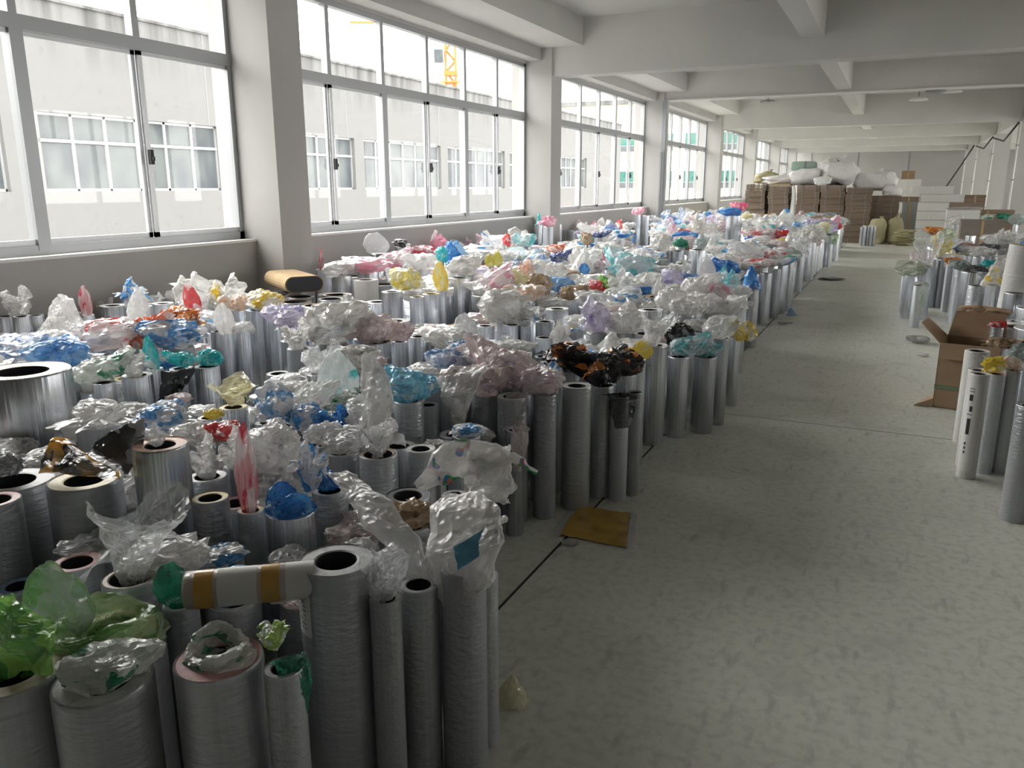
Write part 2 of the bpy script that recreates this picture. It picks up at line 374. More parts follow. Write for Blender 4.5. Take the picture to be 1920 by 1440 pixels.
def film_mat(name, alpha, rough, folds=.0):
    m = bpy.data.materials.new(name); nt, N, L = nodes_of(m); N.remove(N['Principled BSDF'])
    t = N.new('ShaderNodeBsdfTransparent'); t.inputs[0].default_value = (.97, .97, .97, 1)
    g = N.new('ShaderNodeBsdfPrincipled'); g.inputs['Base Color'].default_value = (.75, .76, .77, 1); g.inputs['Roughness'].default_value = rough; g.inputs['Specular IOR Level'].default_value = .9
    tc = N.new('ShaderNodeTexCoord'); mp = N.new('ShaderNodeMapping'); mp.inputs['Scale'].default_value = (.8, .8, 7); mp.inputs['Rotation'].default_value = (.10, .08, 0)
    oi = N.new('ShaderNodeObjectInfo'); av = N.new('ShaderNodeVectorMath'); av.operation = 'ADD'; L.new(tc.outputs['Object'], av.inputs[0])
    ml = N.new('ShaderNodeMath'); ml.operation = 'MULTIPLY'; ml.inputs[1].default_value = 31; L.new(oi.outputs['Random'], ml.inputs[0]); L.new(ml.outputs[0], av.inputs[1]); L.new(av.outputs[0], mp.inputs[0])
    rn = N.new('ShaderNodeTexNoise'); rn.noise_type = 'RIDGED_MULTIFRACTAL'; rn.inputs['Scale'].default_value = 2.4; rn.inputs['Detail'].default_value = 4; rn.inputs['Roughness'].default_value = .55
    L.new(mp.outputs[0], rn.inputs['Vector'])
    bp_ = N.new('ShaderNodeBump'); bp_.inputs['Strength'].default_value = .5; bp_.inputs['Distance'].default_value = .02
    L.new(rn.outputs['Fac'], bp_.inputs['Height']); L.new(bp_.outputs[0], g.inputs['Normal'])
    mr = N.new('ShaderNodeMapRange'); mr.inputs[1].default_value = .74; mr.inputs[2].default_value = 1.0; mr.inputs[3].default_value = alpha; mr.inputs[4].default_value = alpha+folds; L.new(rn.outputs['Fac'], mr.inputs[0])
    mx = N.new('ShaderNodeMixShader'); L.new(mr.outputs[0], mx.inputs[0])
    L.new(t.outputs[0], mx.inputs[1]); L.new(g.outputs[0], mx.inputs[2]); L.new(mx.outputs[0], N['Material Output'].inputs[0]); return m
M_FILM = film_mat('stretch_film', .06, .12, .75)

def cyl_parts(hole, n):
    """unit radius, unit height: body wall, end ring and core as separate meshes"""
    body = MB().lathe([(.97, 0), (1, .006), (1, .988), (.985, .996), (.955, 1.0)], n)
    ring = MB().lathe([(.955, 1.0), (.93, .9965), (hole+.05, .9965), (hole, .993)], n)
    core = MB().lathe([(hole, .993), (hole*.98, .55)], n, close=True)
    return body, ring, core
CYLM = {}
def cyl_mesh(part, hole, n, mat):
    key = (part, hole, n, mat.name)
    if key not in CYLM: CYLM[key] = dict(zip(('body', 'end_ring', 'core'), cyl_parts(hole, n)))[part].mesh(part, mat, part != 'end_ring')
    return CYLM[key]
SM = {'c': M_CHROME, 'w': M_WRAPPED, 'p': M_PAPER}
# one row per cylinder: x, y, radius, height, finish, end ring, counted as a thing
CYL = [
(-1.694,0.962,0.112,0.60,'w','tan',1),
(-1.633,1.183,0.112,0.60,'w','yellow',1),
(-1.479,1.027,0.104,0.60,'w','white',1),
(-1.309,1.197,0.099,0.60,'w','pink',1),
(-1.790,1.366,0.076,0.62,'w','brown',1),
(-1.148,1.231,0.045,0.60,'w','grey',1),
(-1.243,1.555,0.099,0.70,'w','grey',1),
(-1.097,1.561,0.041,0.62,'w','grey',1),
(-1.089,1.710,0.055,0.59,'w','grey',1),
(-0.982,1.769,0.064,0.64,'w','grey',1),
(-0.974,1.894,0.034,0.56,'w','grey',1),
(-3.710,2.383,0.214,0.80,'c','tan',1),
(-2.748,1.672,0.138,0.64,'w','grey',1),
(-2.576,1.500,0.080,0.66,'w','pink',1),
(-2.424,1.718,0.117,0.68,'w','yellow',1),
(-2.193,1.846,0.091,0.80,'c','orange',1),
(-2.008,1.868,0.061,0.63,'w','yellow',1),
(-2.043,2.015,0.069,0.55,'w','pink',1),
(-2.238,2.077,0.072,0.60,'w','white',1),
(-1.730,1.944,0.080,0.60,'c','blue',1),
(-1.734,2.156,0.063,0.60,'w','white',1),
(-2.772,2.618,0.054,0.62,'c','white',1),
(-2.805,2.806,0.067,0.62,'c','yellow',1),
(-2.390,2.646,0.083,0.62,'w','black',1),
(-3.722,3.033,0.080,0.64,'c','grey',1),
(-3.738,2.833,0.057,0.64,'c','grey',1),
(-3.536,3.359,0.071,0.64,'c','white',1),
(-3.698,3.320,0.069,0.62,'c','grey',1),
(-1.981,3.074,0.070,0.68,'w','grey',1),
(-1.973,3.236,0.052,0.62,'w','grey',1),
(-1.957,3.424,0.054,0.62,'w','grey',1),
(-1.946,3.561,0.050,0.60,'w','grey',1),
(-1.810,3.521,0.062,0.63,'w','green',1),
(-1.622,3.453,0.076,0.65,'w','white',1),
(-1.493,3.559,0.058,0.65,'w','grey',1),
(-1.398,3.753,0.075,0.66,'w','white',1),
(-1.330,3.962,0.057,0.62,'w','grey',1),
(-1.222,3.933,0.048,0.58,'w','grey',1),
(-1.177,4.041,0.040,0.58,'w','grey',1),
(-1.637,2.618,0.060,0.63,'w','white',1),
(-1.754,2.491,0.076,0.63,'w','brown',1),
(-2.094,2.583,0.072,0.60,'w','grey',1),
(-1.958,2.523,0.074,0.60,'w','white',1),
(-1.453,2.231,0.080,0.60,'w','black',1),
(-1.335,2.352,0.048,0.58,'w','grey',1),
(-1.330,4.978,0.082,0.66,'c','white',1),
(-1.221,5.202,0.071,0.55,'c','grey',1),
(-1.082,5.371,0.076,0.53,'c','grey',1),
(-1.022,5.603,0.052,0.62,'c','grey',1),
(-1.026,6.160,0.045,0.55,'c','grey',1),
(-1.492,9.991,0.064,0.62,'c','grey',1),
(-1.377,10.177,0.078,0.62,'c','grey',1),
(-1.320,10.698,0.061,0.62,'c','grey',1),
(-1.696,6.188,0.101,0.70,'c','white',1),
(-2.490,6.181,0.098,0.66,'c','white',1),
(-2.422,5.759,0.075,0.62,'c','grey',1),
(-2.979,5.559,0.063,0.62,'c','white',1),
(-2.594,5.514,0.070,0.62,'c','white',1),
(-2.614,5.786,0.072,0.62,'c','grey',1),
(-2.308,5.469,0.068,0.55,'c','white',1),
(-2.758,5.385,0.069,0.62,'c','white',1),
(-4.193,6.286,0.099,0.70,'c','white',1),
(-3.943,6.320,0.069,0.66,'c','yellow',1),
(-3.943,6.571,0.086,0.66,'c','yellow',1),
(-4.096,7.418,0.123,0.72,'c','grey',1),
(-5.088,7.137,0.132,0.68,'p','white',1),
(-5.944,7.544,0.081,0.66,'c','grey',1),
(-5.886,7.725,0.082,0.62,'c','grey',1),
(-4.878,5.015,0.062,0.66,'c','grey',1),
(-4.542,4.877,0.085,0.70,'c','blue',1),
(-4.368,4.895,0.063,0.70,'c','blue',1),
(-4.340,4.273,0.065,0.64,'c','grey',1),
(-4.190,4.295,0.069,0.64,'c','grey',1),
(-3.627,4.194,0.068,0.64,'c','white',1),
(-5.792,4.561,0.106,0.70,'c','white',1),
(-5.419,4.515,0.098,0.72,'c','blue',1),
(-5.515,4.826,0.090,0.70,'c','white',1),
(-5.919,3.745,0.091,0.72,'c','grey',1),
(-5.686,3.713,0.062,0.74,'c','grey',1),
(-5.885,3.957,0.057,0.70,'c','green',1),
(-3.050,4.649,0.056,0.60,'c','grey',1),
(-2.983,4.787,0.068,0.62,'c','grey',1),
(-2.823,13.021,0.154,0.66,'c','grey',1),
(-3.080,12.665,0.109,0.66,'c','grey',1),
(-5.750,19.420,0.091,0.95,'c','grey',1),
(-5.547,19.507,0.091,0.95,'c','grey',1),
(-5.392,19.574,0.065,0.95,'c','grey',1),
(-5.891,13.668,0.086,0.98,'c','grey',1),
(-5.732,13.738,0.086,0.98,'c','grey',1),
(-5.923,14.624,0.103,0.94,'c','grey',1),
(-5.893,15.441,0.129,0.78,'c','grey',1),
(-3.874,21.050,0.101,0.95,'c','grey',1),
(-3.531,20.373,0.091,0.95,'c','grey',1),
(0.513,5.122,0.051,0.62,'p','white',1),
(0.554,5.859,0.072,0.62,'p','white',1),
(0.523,5.328,0.053,0.60,'p','white',1),
(0.609,5.261,0.049,0.60,'w','orange',1),
(0.694,5.310,0.046,0.62,'w','white',1),
(0.693,4.534,0.068,0.60,'w','grey',1),
(0.521,12.540,0.059,0.66,'w','grey',1),
(0.627,12.588,0.051,0.66,'w','grey',1),
(0.714,12.362,0.057,0.66,'w','grey',1),
(0.770,11.800,0.055,0.62,'w','grey',1),
(0.404,12.106,0.046,0.62,'w','grey',1),
(0.317,11.915,0.042,0.50,'w','grey',1),
(0.228,11.874,0.035,0.50,'p','white',1),
(0.164,11.845,0.032,0.50,'w','grey',1),
(0.873,10.209,0.093,0.58,'w','grey',1),
(1.069,10.303,0.121,0.55,'w','white',1),
(1.583,23.402,0.107,0.74,'c','grey',1),
(1.800,23.497,0.094,0.74,'c','grey',1),
(2.042,23.603,0.107,0.74,'c','grey',1),
(2.322,24.399,0.096,0.74,'c','grey',1),
(1.388,18.945,0.098,0.66,'c','grey',1),
(0.975,13.616,0.078,0.66,'c','grey',1),
(1.107,13.275,0.076,0.66,'c','grey',1),
(1.301,13.763,0.078,0.66,'c','grey',1),
(-1.585,1.342,0.045,0.60,'w','white',1),
(-1.298,2.017,0.053,0.60,'w','white',1),
(-1.896,1.934,0.045,0.58,'w','tan',1),
(-2.230,2.211,0.045,0.60,'w','grey',1),
(-2.056,2.238,0.066,0.60,'w','grey',1),
(-2.461,2.408,0.045,0.62,'w','brown',1),
(-2.568,2.363,0.063,0.60,'w','grey',0),
(-2.260,2.689,0.045,0.62,'w','white',1),
(-2.134,2.703,0.045,0.62,'w','brown',0),
(-3.136,2.326,0.092,0.62,'w','grey',1),
(-2.837,2.421,0.058,0.62,'w','brown',1),
(-3.765,3.191,0.045,0.64,'c','grey',1),
(-4.232,2.953,0.104,0.66,'w','grey',0),
(-4.682,3.021,0.089,0.66,'c','tan',0),
(-5.637,4.212,0.045,0.68,'c','white',1),
(-4.459,3.452,0.116,0.66,'c','brown',1),
(-4.857,4.028,0.055,0.68,'c','grey',0),
(-4.252,3.548,0.065,0.66,'w','grey',1),
(-4.478,4.079,0.093,0.68,'c','brown',1),
(-4.882,4.566,0.045,0.70,'c','brown',1),
(-4.057,3.638,0.095,0.66,'w','tan',1),
(-4.280,3.734,0.045,0.66,'c','white',0),
(-5.029,4.963,0.049,0.68,'c','brown',0),
(-4.131,4.129,0.045,0.66,'c','white',1),
(-4.076,4.224,0.051,0.66,'c','white',1),
(-3.917,4.540,0.084,0.66,'w','grey',1),
(-3.407,4.011,0.075,0.64,'w','white',1),
(-3.357,4.277,0.120,0.64,'w','white',1),
(-3.081,4.404,0.100,0.64,'c','brown',1),
(-3.721,4.947,0.076,0.66,'w','white',1),
(-2.874,3.550,0.075,0.62,'c','grey',1),
(-2.792,3.740,0.087,0.62,'w','grey',1),
(-2.438,3.165,0.055,0.62,'w','grey',1),
(-2.069,2.869,0.060,0.62,'w','brown',0),
(-2.252,2.979,0.047,0.62,'w','white',1),
(-2.462,2.987,0.056,0.62,'w','tan',1),
(-2.064,3.372,0.050,0.64,'w','brown',1),
(-1.730,3.643,0.076,0.65,'c','white',1),
(-2.128,3.950,0.076,0.64,'c','brown',0),
(-1.541,3.303,0.045,0.53,'c','white',1),
(-1.892,4.752,0.049,0.64,'c','white',0),
(-1.598,4.098,0.085,0.66,'c','white',1),
(-1.280,4.195,0.064,0.64,'c','brown',1),
(-1.301,4.520,0.045,0.66,'c','brown',1),
(-1.665,5.461,0.078,0.64,'c','white',1),
(-1.862,5.370,0.073,0.64,'w','tan',1),
(-2.703,5.552,0.038,0.64,'c','brown',1),
(-2.572,4.763,0.057,0.60,'c','grey',0),
(-2.167,3.831,0.041,0.63,'w','tan',1),
(-2.481,5.512,0.038,0.62,'c','white',1),
(-1.298,5.466,0.062,0.58,'c','tan',0),
(-1.647,6.503,0.068,0.66,'c','grey',1),
(-1.470,6.414,0.075,0.64,'w','grey',1),
(-1.370,6.759,0.078,0.62,'w','brown',1),
(-1.224,6.808,0.072,0.60,'c','white',1),
(-1.668,7.571,0.078,0.64,'w','white',0),
(-1.477,7.616,0.072,0.62,'w','tan',0),
(-1.435,7.972,0.065,0.62,'w','tan',0),
(-1.204,7.324,0.068,0.60,'c','grey',1),
(-1.291,8.597,0.076,0.62,'c','tan',1),
(-1.856,9.142,0.048,0.62,'w','grey',0),
(-1.878,7.109,0.045,0.66,'c','white',0),
(-2.251,7.978,0.074,0.64,'w','brown',0),
(-2.061,8.314,0.069,0.64,'w','tan',0),
(-2.504,7.626,0.045,0.64,'c','tan',0),
(-2.624,7.571,0.049,0.64,'w','white',0),
(-2.116,7.325,0.053,0.66,'c','tan',1),
(-2.368,7.463,0.080,0.64,'c','white',0),
(-3.469,7.009,0.106,0.66,'w','grey',0),
(-3.417,7.265,0.099,0.66,'c','grey',0),
(-3.484,7.737,0.070,0.66,'c','white',0),
(-3.049,7.150,0.064,0.64,'c','white',0),
(-3.612,8.239,0.111,0.66,'c','tan',0),
(-3.296,8.095,0.108,0.66,'c','grey',0),
(-2.706,7.051,0.078,0.62,'c','tan',1),
(-3.325,9.001,0.098,0.66,'c','brown',1),
(-3.183,8.723,0.045,0.68,'c','white',0),
(-3.012,6.750,0.092,0.64,'c','brown',1),
(-2.961,7.416,0.082,0.64,'c','tan',1),
(-3.952,6.787,0.045,0.66,'c','tan',1),
(-4.379,6.824,0.093,0.66,'c','white',0),
(-5.008,8.140,0.097,0.70,'c','white',1),
(-4.181,7.667,0.107,0.72,'c','white',0),
(-4.895,9.498,0.109,0.70,'w','white',0),
(-4.514,8.945,0.045,0.68,'c','tan',0),
(-4.479,9.113,0.045,0.68,'w','white',0),
(-5.733,8.309,0.085,0.85,'c','white',0),
(-5.728,8.832,0.085,0.90,'c','white',1),
(-5.358,7.563,0.120,0.72,'c','brown',1),
(-5.473,7.223,0.109,0.70,'c','brown',1),
(-5.829,7.327,0.063,0.74,'w','white',1),
(-5.387,8.094,0.098,0.72,'c','brown',0),
(-5.732,9.326,0.120,0.74,'w','grey',0),
(-5.075,8.759,0.045,0.74,'c','brown',0),
(-5.076,10.647,0.045,0.80,'c','tan',0),
(-4.843,10.751,0.086,0.80,'c','tan',1),
(-5.716,13.260,0.045,1.00,'c','tan',1),
(-5.261,12.610,0.088,1.00,'w','tan',1),
(-4.326,10.613,0.070,0.75,'c','white',0),
(-3.934,9.764,0.069,0.70,'c','white',0),
(-4.372,12.077,0.052,0.76,'c','white',0),
(-4.578,13.195,0.073,0.80,'c','white',1),
(-4.202,13.204,0.078,0.80,'w','grey',1),
(-5.542,18.715,0.078,1.00,'c','grey',1),
(-3.841,22.123,0.105,1.00,'w','white',0),
(-3.492,19.451,0.120,0.98,'w','grey',1),
(-1.683,28.475,0.120,0.75,'c','brown',0),
(-1.189,19.673,0.074,0.70,'c','grey',1),
(-1.234,18.181,0.090,0.66,'c','brown',1),
(-2.432,15.770,0.081,0.70,'c','white',0),
(-1.977,15.973,0.081,0.70,'w','white',0),
(-2.159,15.892,0.106,0.70,'c','brown',0),
(-1.378,12.270,0.067,0.62,'c','tan',0),
(-1.780,11.229,0.120,0.66,'c','grey',0),
(-1.549,11.577,0.114,0.64,'c','tan',0),
(-3.569,16.384,0.086,0.70,'c','tan',0),
(-3.309,12.562,0.120,0.66,'c','grey',0),
(-3.818,14.458,0.060,0.72,'c','grey',0),
(-3.198,13.318,0.082,0.68,'w','white',0),
(-3.799,23.465,0.120,0.76,'w','white',0),
(0.408,11.337,0.060,0.68,'c','white',1),
(0.580,12.778,0.060,0.68,'w','grey',0),
(0.686,17.333,0.060,0.75,'c','brown',1),
(0.212,11.355,0.060,0.55,'c','white',1),
(0.309,10.683,0.055,0.50,'w','brown',1),
(0.331,11.719,0.060,0.63,'c','brown',0),
(0.989,9.947,0.060,0.62,'c','grey',1),
(1.092,10.090,0.060,0.69,'w','white',1),
(1.091,11.797,0.054,0.62,'w','white',0),
(0.782,5.796,0.045,0.60,'c','white',1),
(1.055,14.533,0.060,0.66,'c','brown',0),
(1.138,13.690,0.060,0.66,'w','brown',0),
(1.395,14.686,0.060,0.66,'c','white',0),
(0.780,7.094,0.045,0.60,'w','white',1),
(0.720,12.181,0.048,0.64,'c','tan',1),
(0.867,14.447,0.060,0.66,'w','white',0),
(1.340,23.629,0.060,0.70,'c','brown',1),
(2.224,25.830,0.060,0.74,'c','white',0),
(2.619,26.001,0.060,0.74,'w','grey',1),
(2.747,24.246,0.060,0.70,'c','white',1),
(0.797,6.776,0.060,0.50,'c','white',1),
(0.845,16.564,0.060,0.70,'c','brown',0),
(0.935,11.239,0.060,0.60,'c','tan',0),
(0.755,11.206,0.060,0.66,'w','white',1),
(-1.922,1.156,0.082,0.40,'w','grey',0),
(-5.927,4.878,0.071,0.61,'c','grey',0),
(-1.787,1.686,0.064,0.52,'w','white',1),
(-5.689,3.908,0.075,0.57,'c','grey',0),
(-1.882,2.933,0.071,0.50,'c','grey',0),
(-1.447,1.651,0.067,0.49,'w','white',1),
(-2.586,4.093,0.060,0.49,'c','white',0),
(-3.515,4.957,0.060,0.55,'c','white',0),
(-3.477,2.174,0.079,0.49,'w','white',1),
(-2.572,1.936,0.085,0.46,'w','grey',0),
(-3.377,1.832,0.075,0.53,'w','grey',0),
(-4.987,4.504,0.059,0.64,'c','grey',0),
(-5.927,3.427,0.068,0.50,'c','blue',0),
(-3.991,2.059,0.058,0.55,'w','grey',0),
(-5.290,3.000,0.080,0.59,'c','white',0),
(-3.435,3.048,0.057,0.52,'w','grey',1),
(-4.102,2.450,0.073,0.50,'w','white',0),
(-5.737,3.580,0.059,0.57,'c','tan',0),
(-3.194,1.517,0.063,0.53,'w','white',0),
(-3.889,3.002,0.065,0.50,'w','grey',0),
(-3.576,1.786,0.084,0.49,'w','brown',0),
(-3.486,3.722,0.066,0.35,'w','blue',0),
(-2.263,4.990,0.065,0.55,'c','grey',0),
(-2.767,4.762,0.062,0.60,'c','grey',0),
(-1.804,4.046,0.065,0.60,'c','grey',0),
(-2.562,3.942,0.075,0.51,'c','yellow',0),
(-5.273,4.187,0.072,0.63,'c','tan',0),
(-5.354,4.761,0.069,0.59,'c','yellow',0),
(-2.490,4.543,0.081,0.61,'c','pink',0),
(-5.806,4.320,0.073,0.57,'c','brown',0),
(-1.734,4.204,0.057,0.60,'c','grey',0),
(-1.430,1.859,0.081,0.50,'w','white',0),
(-4.841,3.543,0.055,0.62,'w','white',0),
(-3.050,3.328,0.070,0.51,'w','grey',1),
(-1.852,1.533,0.064,0.55,'w','grey',1),
(-5.968,4.347,0.069,0.58,'c','white',0),
(-4.667,3.505,0.082,0.65,'c','grey',0),
(-5.501,3.981,0.065,0.57,'w','grey',1),
(-3.070,2.006,0.071,0.54,'w','white',1),
(-2.444,4.105,0.066,0.54,'c','grey',0),
(-2.970,3.695,0.056,0.54,'c','grey',0),
(-2.151,4.271,0.077,0.63,'c','grey',0),
(-2.672,4.486,0.073,0.46,'w','brown',0),
(-2.010,3.795,0.063,0.62,'c','grey',0),
(-2.013,4.750,0.058,0.57,'c','grey',1),
(-3.388,3.485,0.071,0.33,'c','white',0),
(-1.837,2.766,0.071,0.57,'c','white',1),
(-4.636,2.380,0.068,0.46,'w','white',0),
(-2.663,2.145,0.074,0.55,'w','brown',0),
(-5.144,4.543,0.078,0.63,'c','grey',1),
(-2.110,1.226,0.056,0.41,'w','grey',1),
(-2.532,3.294,0.075,0.58,'c','white',0),
(-2.278,1.154,0.076,0.38,'w','grey',0),
(-3.176,4.149,0.078,0.57,'w','grey',0),
(-2.544,2.754,0.063,0.59,'c','white',1),
(-3.419,1.648,0.058,0.49,'w','blue',0),
(-1.582,2.361,0.057,0.46,'w','grey',1),
(-3.008,1.697,0.063,0.50,'w','grey',0),
(-4.801,3.827,0.083,0.65,'w','grey',0),
(-2.702,4.939,0.059,0.62,'c','grey',0),
(-4.617,4.326,0.060,0.60,'c','grey',0),
(-5.052,2.628,0.062,0.57,'w','white',0),
(-4.784,2.666,0.058,0.56,'w','yellow',0),
(-3.319,2.462,0.078,0.48,'w','yellow',0),
(-1.486,4.645,0.063,0.58,'c','pink',0),
(-2.889,3.195,0.061,0.56,'c','yellow',0),
(-5.037,3.093,0.067,0.62,'w','grey',0),
(-3.317,3.301,0.055,0.35,'c','grey',0),
(-1.789,3.854,0.069,0.59,'c','grey',0),
(-3.955,3.158,0.081,0.57,'c','yellow',0),
(-1.815,4.959,0.068,0.52,'w','blue',0),
(-5.456,3.193,0.077,0.57,'w','blue',0),
(-3.070,2.527,0.060,0.47,'w','blue',0),
(-3.499,2.764,0.079,0.51,'c','white',1),
(-2.351,2.286,0.063,0.55,'w','pink',0),
(-3.473,4.789,0.067,0.57,'w','pink',0),
(-4.149,2.207,0.065,0.56,'w','grey',0),
(-3.779,1.972,0.079,0.47,'w','white',0),
(-3.170,2.762,0.062,0.51,'w','yellow',0),
(-4.939,4.794,0.062,0.59,'w','grey',0),
(-4.415,2.438,0.060,0.49,'w','blue',0),
(-2.140,1.456,0.072,0.55,'w','pink',1),
(-2.489,4.323,0.070,0.61,'w','grey',0),
(-5.165,4.080,0.063,0.64,'w','white',0),
(-2.790,1.295,0.083,0.44,'w','white',0),
(-2.713,3.437,0.075,0.56,'w','grey',0),
(-3.953,3.358,0.079,0.57,'c','grey',0),
(-4.845,3.205,0.070,0.62,'w','white',0),
(-1.723,4.782,0.084,0.55,'c','grey',0),
(-3.224,4.865,0.069,0.55,'c','grey',0),
(-3.254,3.696,0.083,0.49,'c','blue',1),
(-2.292,1.403,0.057,0.41,'w','grey',1),
(-3.083,3.567,0.057,0.51,'c','grey',0),
(-3.040,4.947,0.078,0.59,'c','pink',0),
(-3.262,4.477,0.083,0.54,'c','grey',0),
(-4.827,3.398,0.069,0.60,'c','grey',0),
(-5.491,4.199,0.060,0.59,'c','grey',0),
(-2.238,4.592,0.081,0.61,'c','white',0),
(-3.748,4.411,0.082,0.59,'c','grey',0),
(-3.524,4.542,0.075,0.57,'c','white',0),
(-2.771,3.091,0.071,0.58,'c','white',1),
(-1.901,4.572,0.062,0.58,'c','grey',0),
(-4.518,2.674,0.074,0.59,'w','grey',0),
(-1.865,2.280,0.072,0.48,'w','grey',0),
(-2.144,2.393,0.070,0.54,'w','pink',0),
(-3.193,3.941,0.059,0.53,'w','grey',0),
(-3.252,2.984,0.067,0.46,'w','brown',0),
(-3.601,4.025,0.082,0.45,'w','white',1),
(-5.726,4.125,0.061,0.57,'w','grey',0),
(-2.072,1.656,0.076,0.47,'w','grey',0),
(-4.252,2.392,0.062,0.54,'w','grey',0),
(-2.243,3.640,0.077,0.64,'c','grey',0),
(-2.602,1.119,0.068,0.41,'w','blue',0),
(-2.728,1.980,0.064,0.50,'w','grey',0),
(-2.381,3.702,0.060,0.56,'c','grey',0),
(-2.542,2.533,0.058,0.52,'c','grey',0),
(-5.657,3.334,0.063,0.53,'w','yellow',0),
(-3.367,2.642,0.076,0.49,'w','grey',0),
(-2.187,4.783,0.077,0.59,'w','grey',0),
(-3.155,3.436,0.064,0.45,'w','grey',0),
(-2.115,3.195,0.081,0.60,'c','grey',1),
(-2.482,4.863,0.061,0.58,'c','grey',0),
(-4.006,2.235,0.058,0.52,'w','grey',0),
(-2.693,2.943,0.083,0.56,'c','brown',1),
(-5.146,3.259,0.067,0.62,'c','grey',0),
(-2.543,3.778,0.060,0.57,'c','brown',0),
(-1.928,4.316,0.062,0.58,'w','grey',0),
(-5.733,4.889,0.081,0.59,'c','yellow',0),
(-1.935,4.168,0.073,0.59,'c','grey',0),
(-1.526,2.739,0.059,0.55,'c','pink',1),
(-4.699,2.771,0.059,0.60,'c','tan',0),
(-2.519,3.571,0.055,0.59,'c','grey',1),
(-4.147,4.826,0.059,0.55,'w','brown',0),
(-4.516,2.964,0.058,0.60,'c','tan',0),
(-1.496,4.968,0.066,0.54,'c','grey',0),
(-4.903,2.742,0.061,0.56,'c','white',0),
(-1.743,3.101,0.079,0.54,'c','grey',1),
(-4.282,3.209,0.084,0.60,'c','grey',1),
(-1.658,4.552,0.069,0.57,'c','grey',0),
(-3.014,3.907,0.075,0.54,'c','yellow',0),
(-3.436,3.213,0.067,0.39,'w','brown',0),
(-2.241,2.848,0.063,0.60,'c','grey',0),
(-2.061,4.505,0.072,0.59,'c','pink',0),
(-4.273,2.553,0.066,0.48,'c','grey',0),
(-5.118,3.510,0.063,0.62,'w','grey',0),
(-5.125,2.940,0.072,0.56,'c','grey',0),
(-5.268,3.737,0.079,0.59,'w','grey',0),
(-4.566,3.928,0.062,0.63,'c','white',0),
(-2.817,4.017,0.076,0.56,'w','brown',1),
(-1.597,1.537,0.073,0.51,'w','white',1),
(-1.430,4.824,0.076,0.53,'c','grey',0),
(-2.354,4.742,0.081,0.58,'c','grey',0),
(-3.753,3.452,0.058,0.57,'c','yellow',0),
(-5.056,3.766,0.059,0.63,'c','grey',0),
(-4.477,4.581,0.057,0.40,'w','white',0),
(-3.054,1.526,0.059,0.47,'w','blue',0),
(-2.486,1.256,0.079,0.41,'w','white',0),
(-2.987,2.688,0.057,0.55,'c','grey',0),
(-2.290,3.994,0.074,0.59,'c','grey',0),
(-1.574,1.770,0.073,0.49,'w','grey',1),
(-1.229,2.229,0.069,0.49,'w','white',1),
(-3.918,4.356,0.061,0.34,'c','white',0),
(-1.225,1.776,0.065,0.48,'w','white',0),
(-2.749,3.258,0.066,0.54,'c','grey',0),
(-2.344,3.480,0.084,0.64,'w','pink',1),
(-2.378,4.428,0.056,0.60,'c','grey',0),
(-2.858,4.641,0.059,0.39,'w','grey',0),
(-1.739,3.328,0.059,0.46,'c','white',1),
(-2.654,3.638,0.063,0.58,'w','pink',1),
(-5.686,3.157,0.060,0.56,'c','grey',0),
(-3.344,1.979,0.061,0.51,'w','grey',1),
(-1.153,2.041,0.067,0.54,'w','grey',1),
(-5.812,3.278,0.066,0.55,'c','grey',0),
(-5.554,4.358,0.074,0.57,'c','yellow',0),
(-4.118,3.845,0.078,0.58,'c','brown',0),
(-4.460,4.351,0.064,0.61,'c','blue',0),
(-5.317,4.984,0.073,0.59,'w','grey',0),
(-2.083,3.491,0.058,0.65,'w','grey',1),
(-4.822,4.155,0.059,0.63,'c','white',0),
(-3.435,3.868,0.056,0.47,'c','white',0),
(-1.598,3.908,0.058,0.61,'c','grey',1),
(-4.032,4.947,0.077,0.53,'c','tan',0),
(-1.393,4.108,0.059,0.61,'c','grey',0),
(-1.697,2.817,0.061,0.55,'c','tan',1),
(-5.598,4.587,0.059,0.61,'w','grey',0),
(-1.555,4.284,0.084,0.59,'c','grey',0),
(-4.603,2.518,0.062,0.55,'c','grey',0),
(-4.545,3.707,0.064,0.65,'w','white',0),
(-5.968,4.626,0.068,0.58,'c','yellow',0),
(-3.417,2.904,0.059,0.49,'c','white',0),
(-4.880,2.944,0.058,0.60,'c','white',0),
(-3.324,2.267,0.058,0.51,'w','brown',1),
(-2.992,1.343,0.057,0.40,'w','white',0),
(-1.585,3.762,0.072,0.62,'c','grey',1),
(-3.137,3.187,0.068,0.39,'c','grey',0),
(-2.270,3.218,0.058,0.62,'w','grey',0),
(-3.200,1.763,0.075,0.55,'w','white',0),
(-2.986,4.139,0.082,0.55,'c','grey',0),
(-3.882,3.562,0.068,0.57,'c','grey',0),
(-5.141,4.823,0.081,0.63,'c','grey',0),
(-1.561,2.065,0.081,0.48,'w','grey',1),
(-2.497,2.114,0.062,0.49,'w','grey',0),
(-2.625,3.142,0.058,0.55,'c','blue',0),
(-1.443,4.503,0.066,0.58,'c','grey',0),
(-2.887,4.299,0.055,0.40,'w','pink',0),
(-5.333,4.039,0.059,0.62,'c','grey',0),
(-5.004,4.659,0.065,0.59,'w','white',0),
(-5.935,4.147,0.079,0.54,'w','grey',0),
(-4.126,3.353,0.076,0.55,'w','grey',0),
(-4.639,3.286,0.075,0.62,'c','grey',1),
(-1.630,2.990,0.065,0.58,'c','white',1),
(-2.963,2.274,0.066,0.50,'w','brown',0),
(-3.097,3.747,0.067,0.55,'c','grey',1),
(-1.979,2.685,0.062,0.62,'w','grey',0),
(-3.131,2.896,0.057,0.52,'c','grey',0),
(-4.451,2.277,0.063,0.50,'w','grey',0),
(-5.259,3.495,0.059,0.57,'w','grey',0),
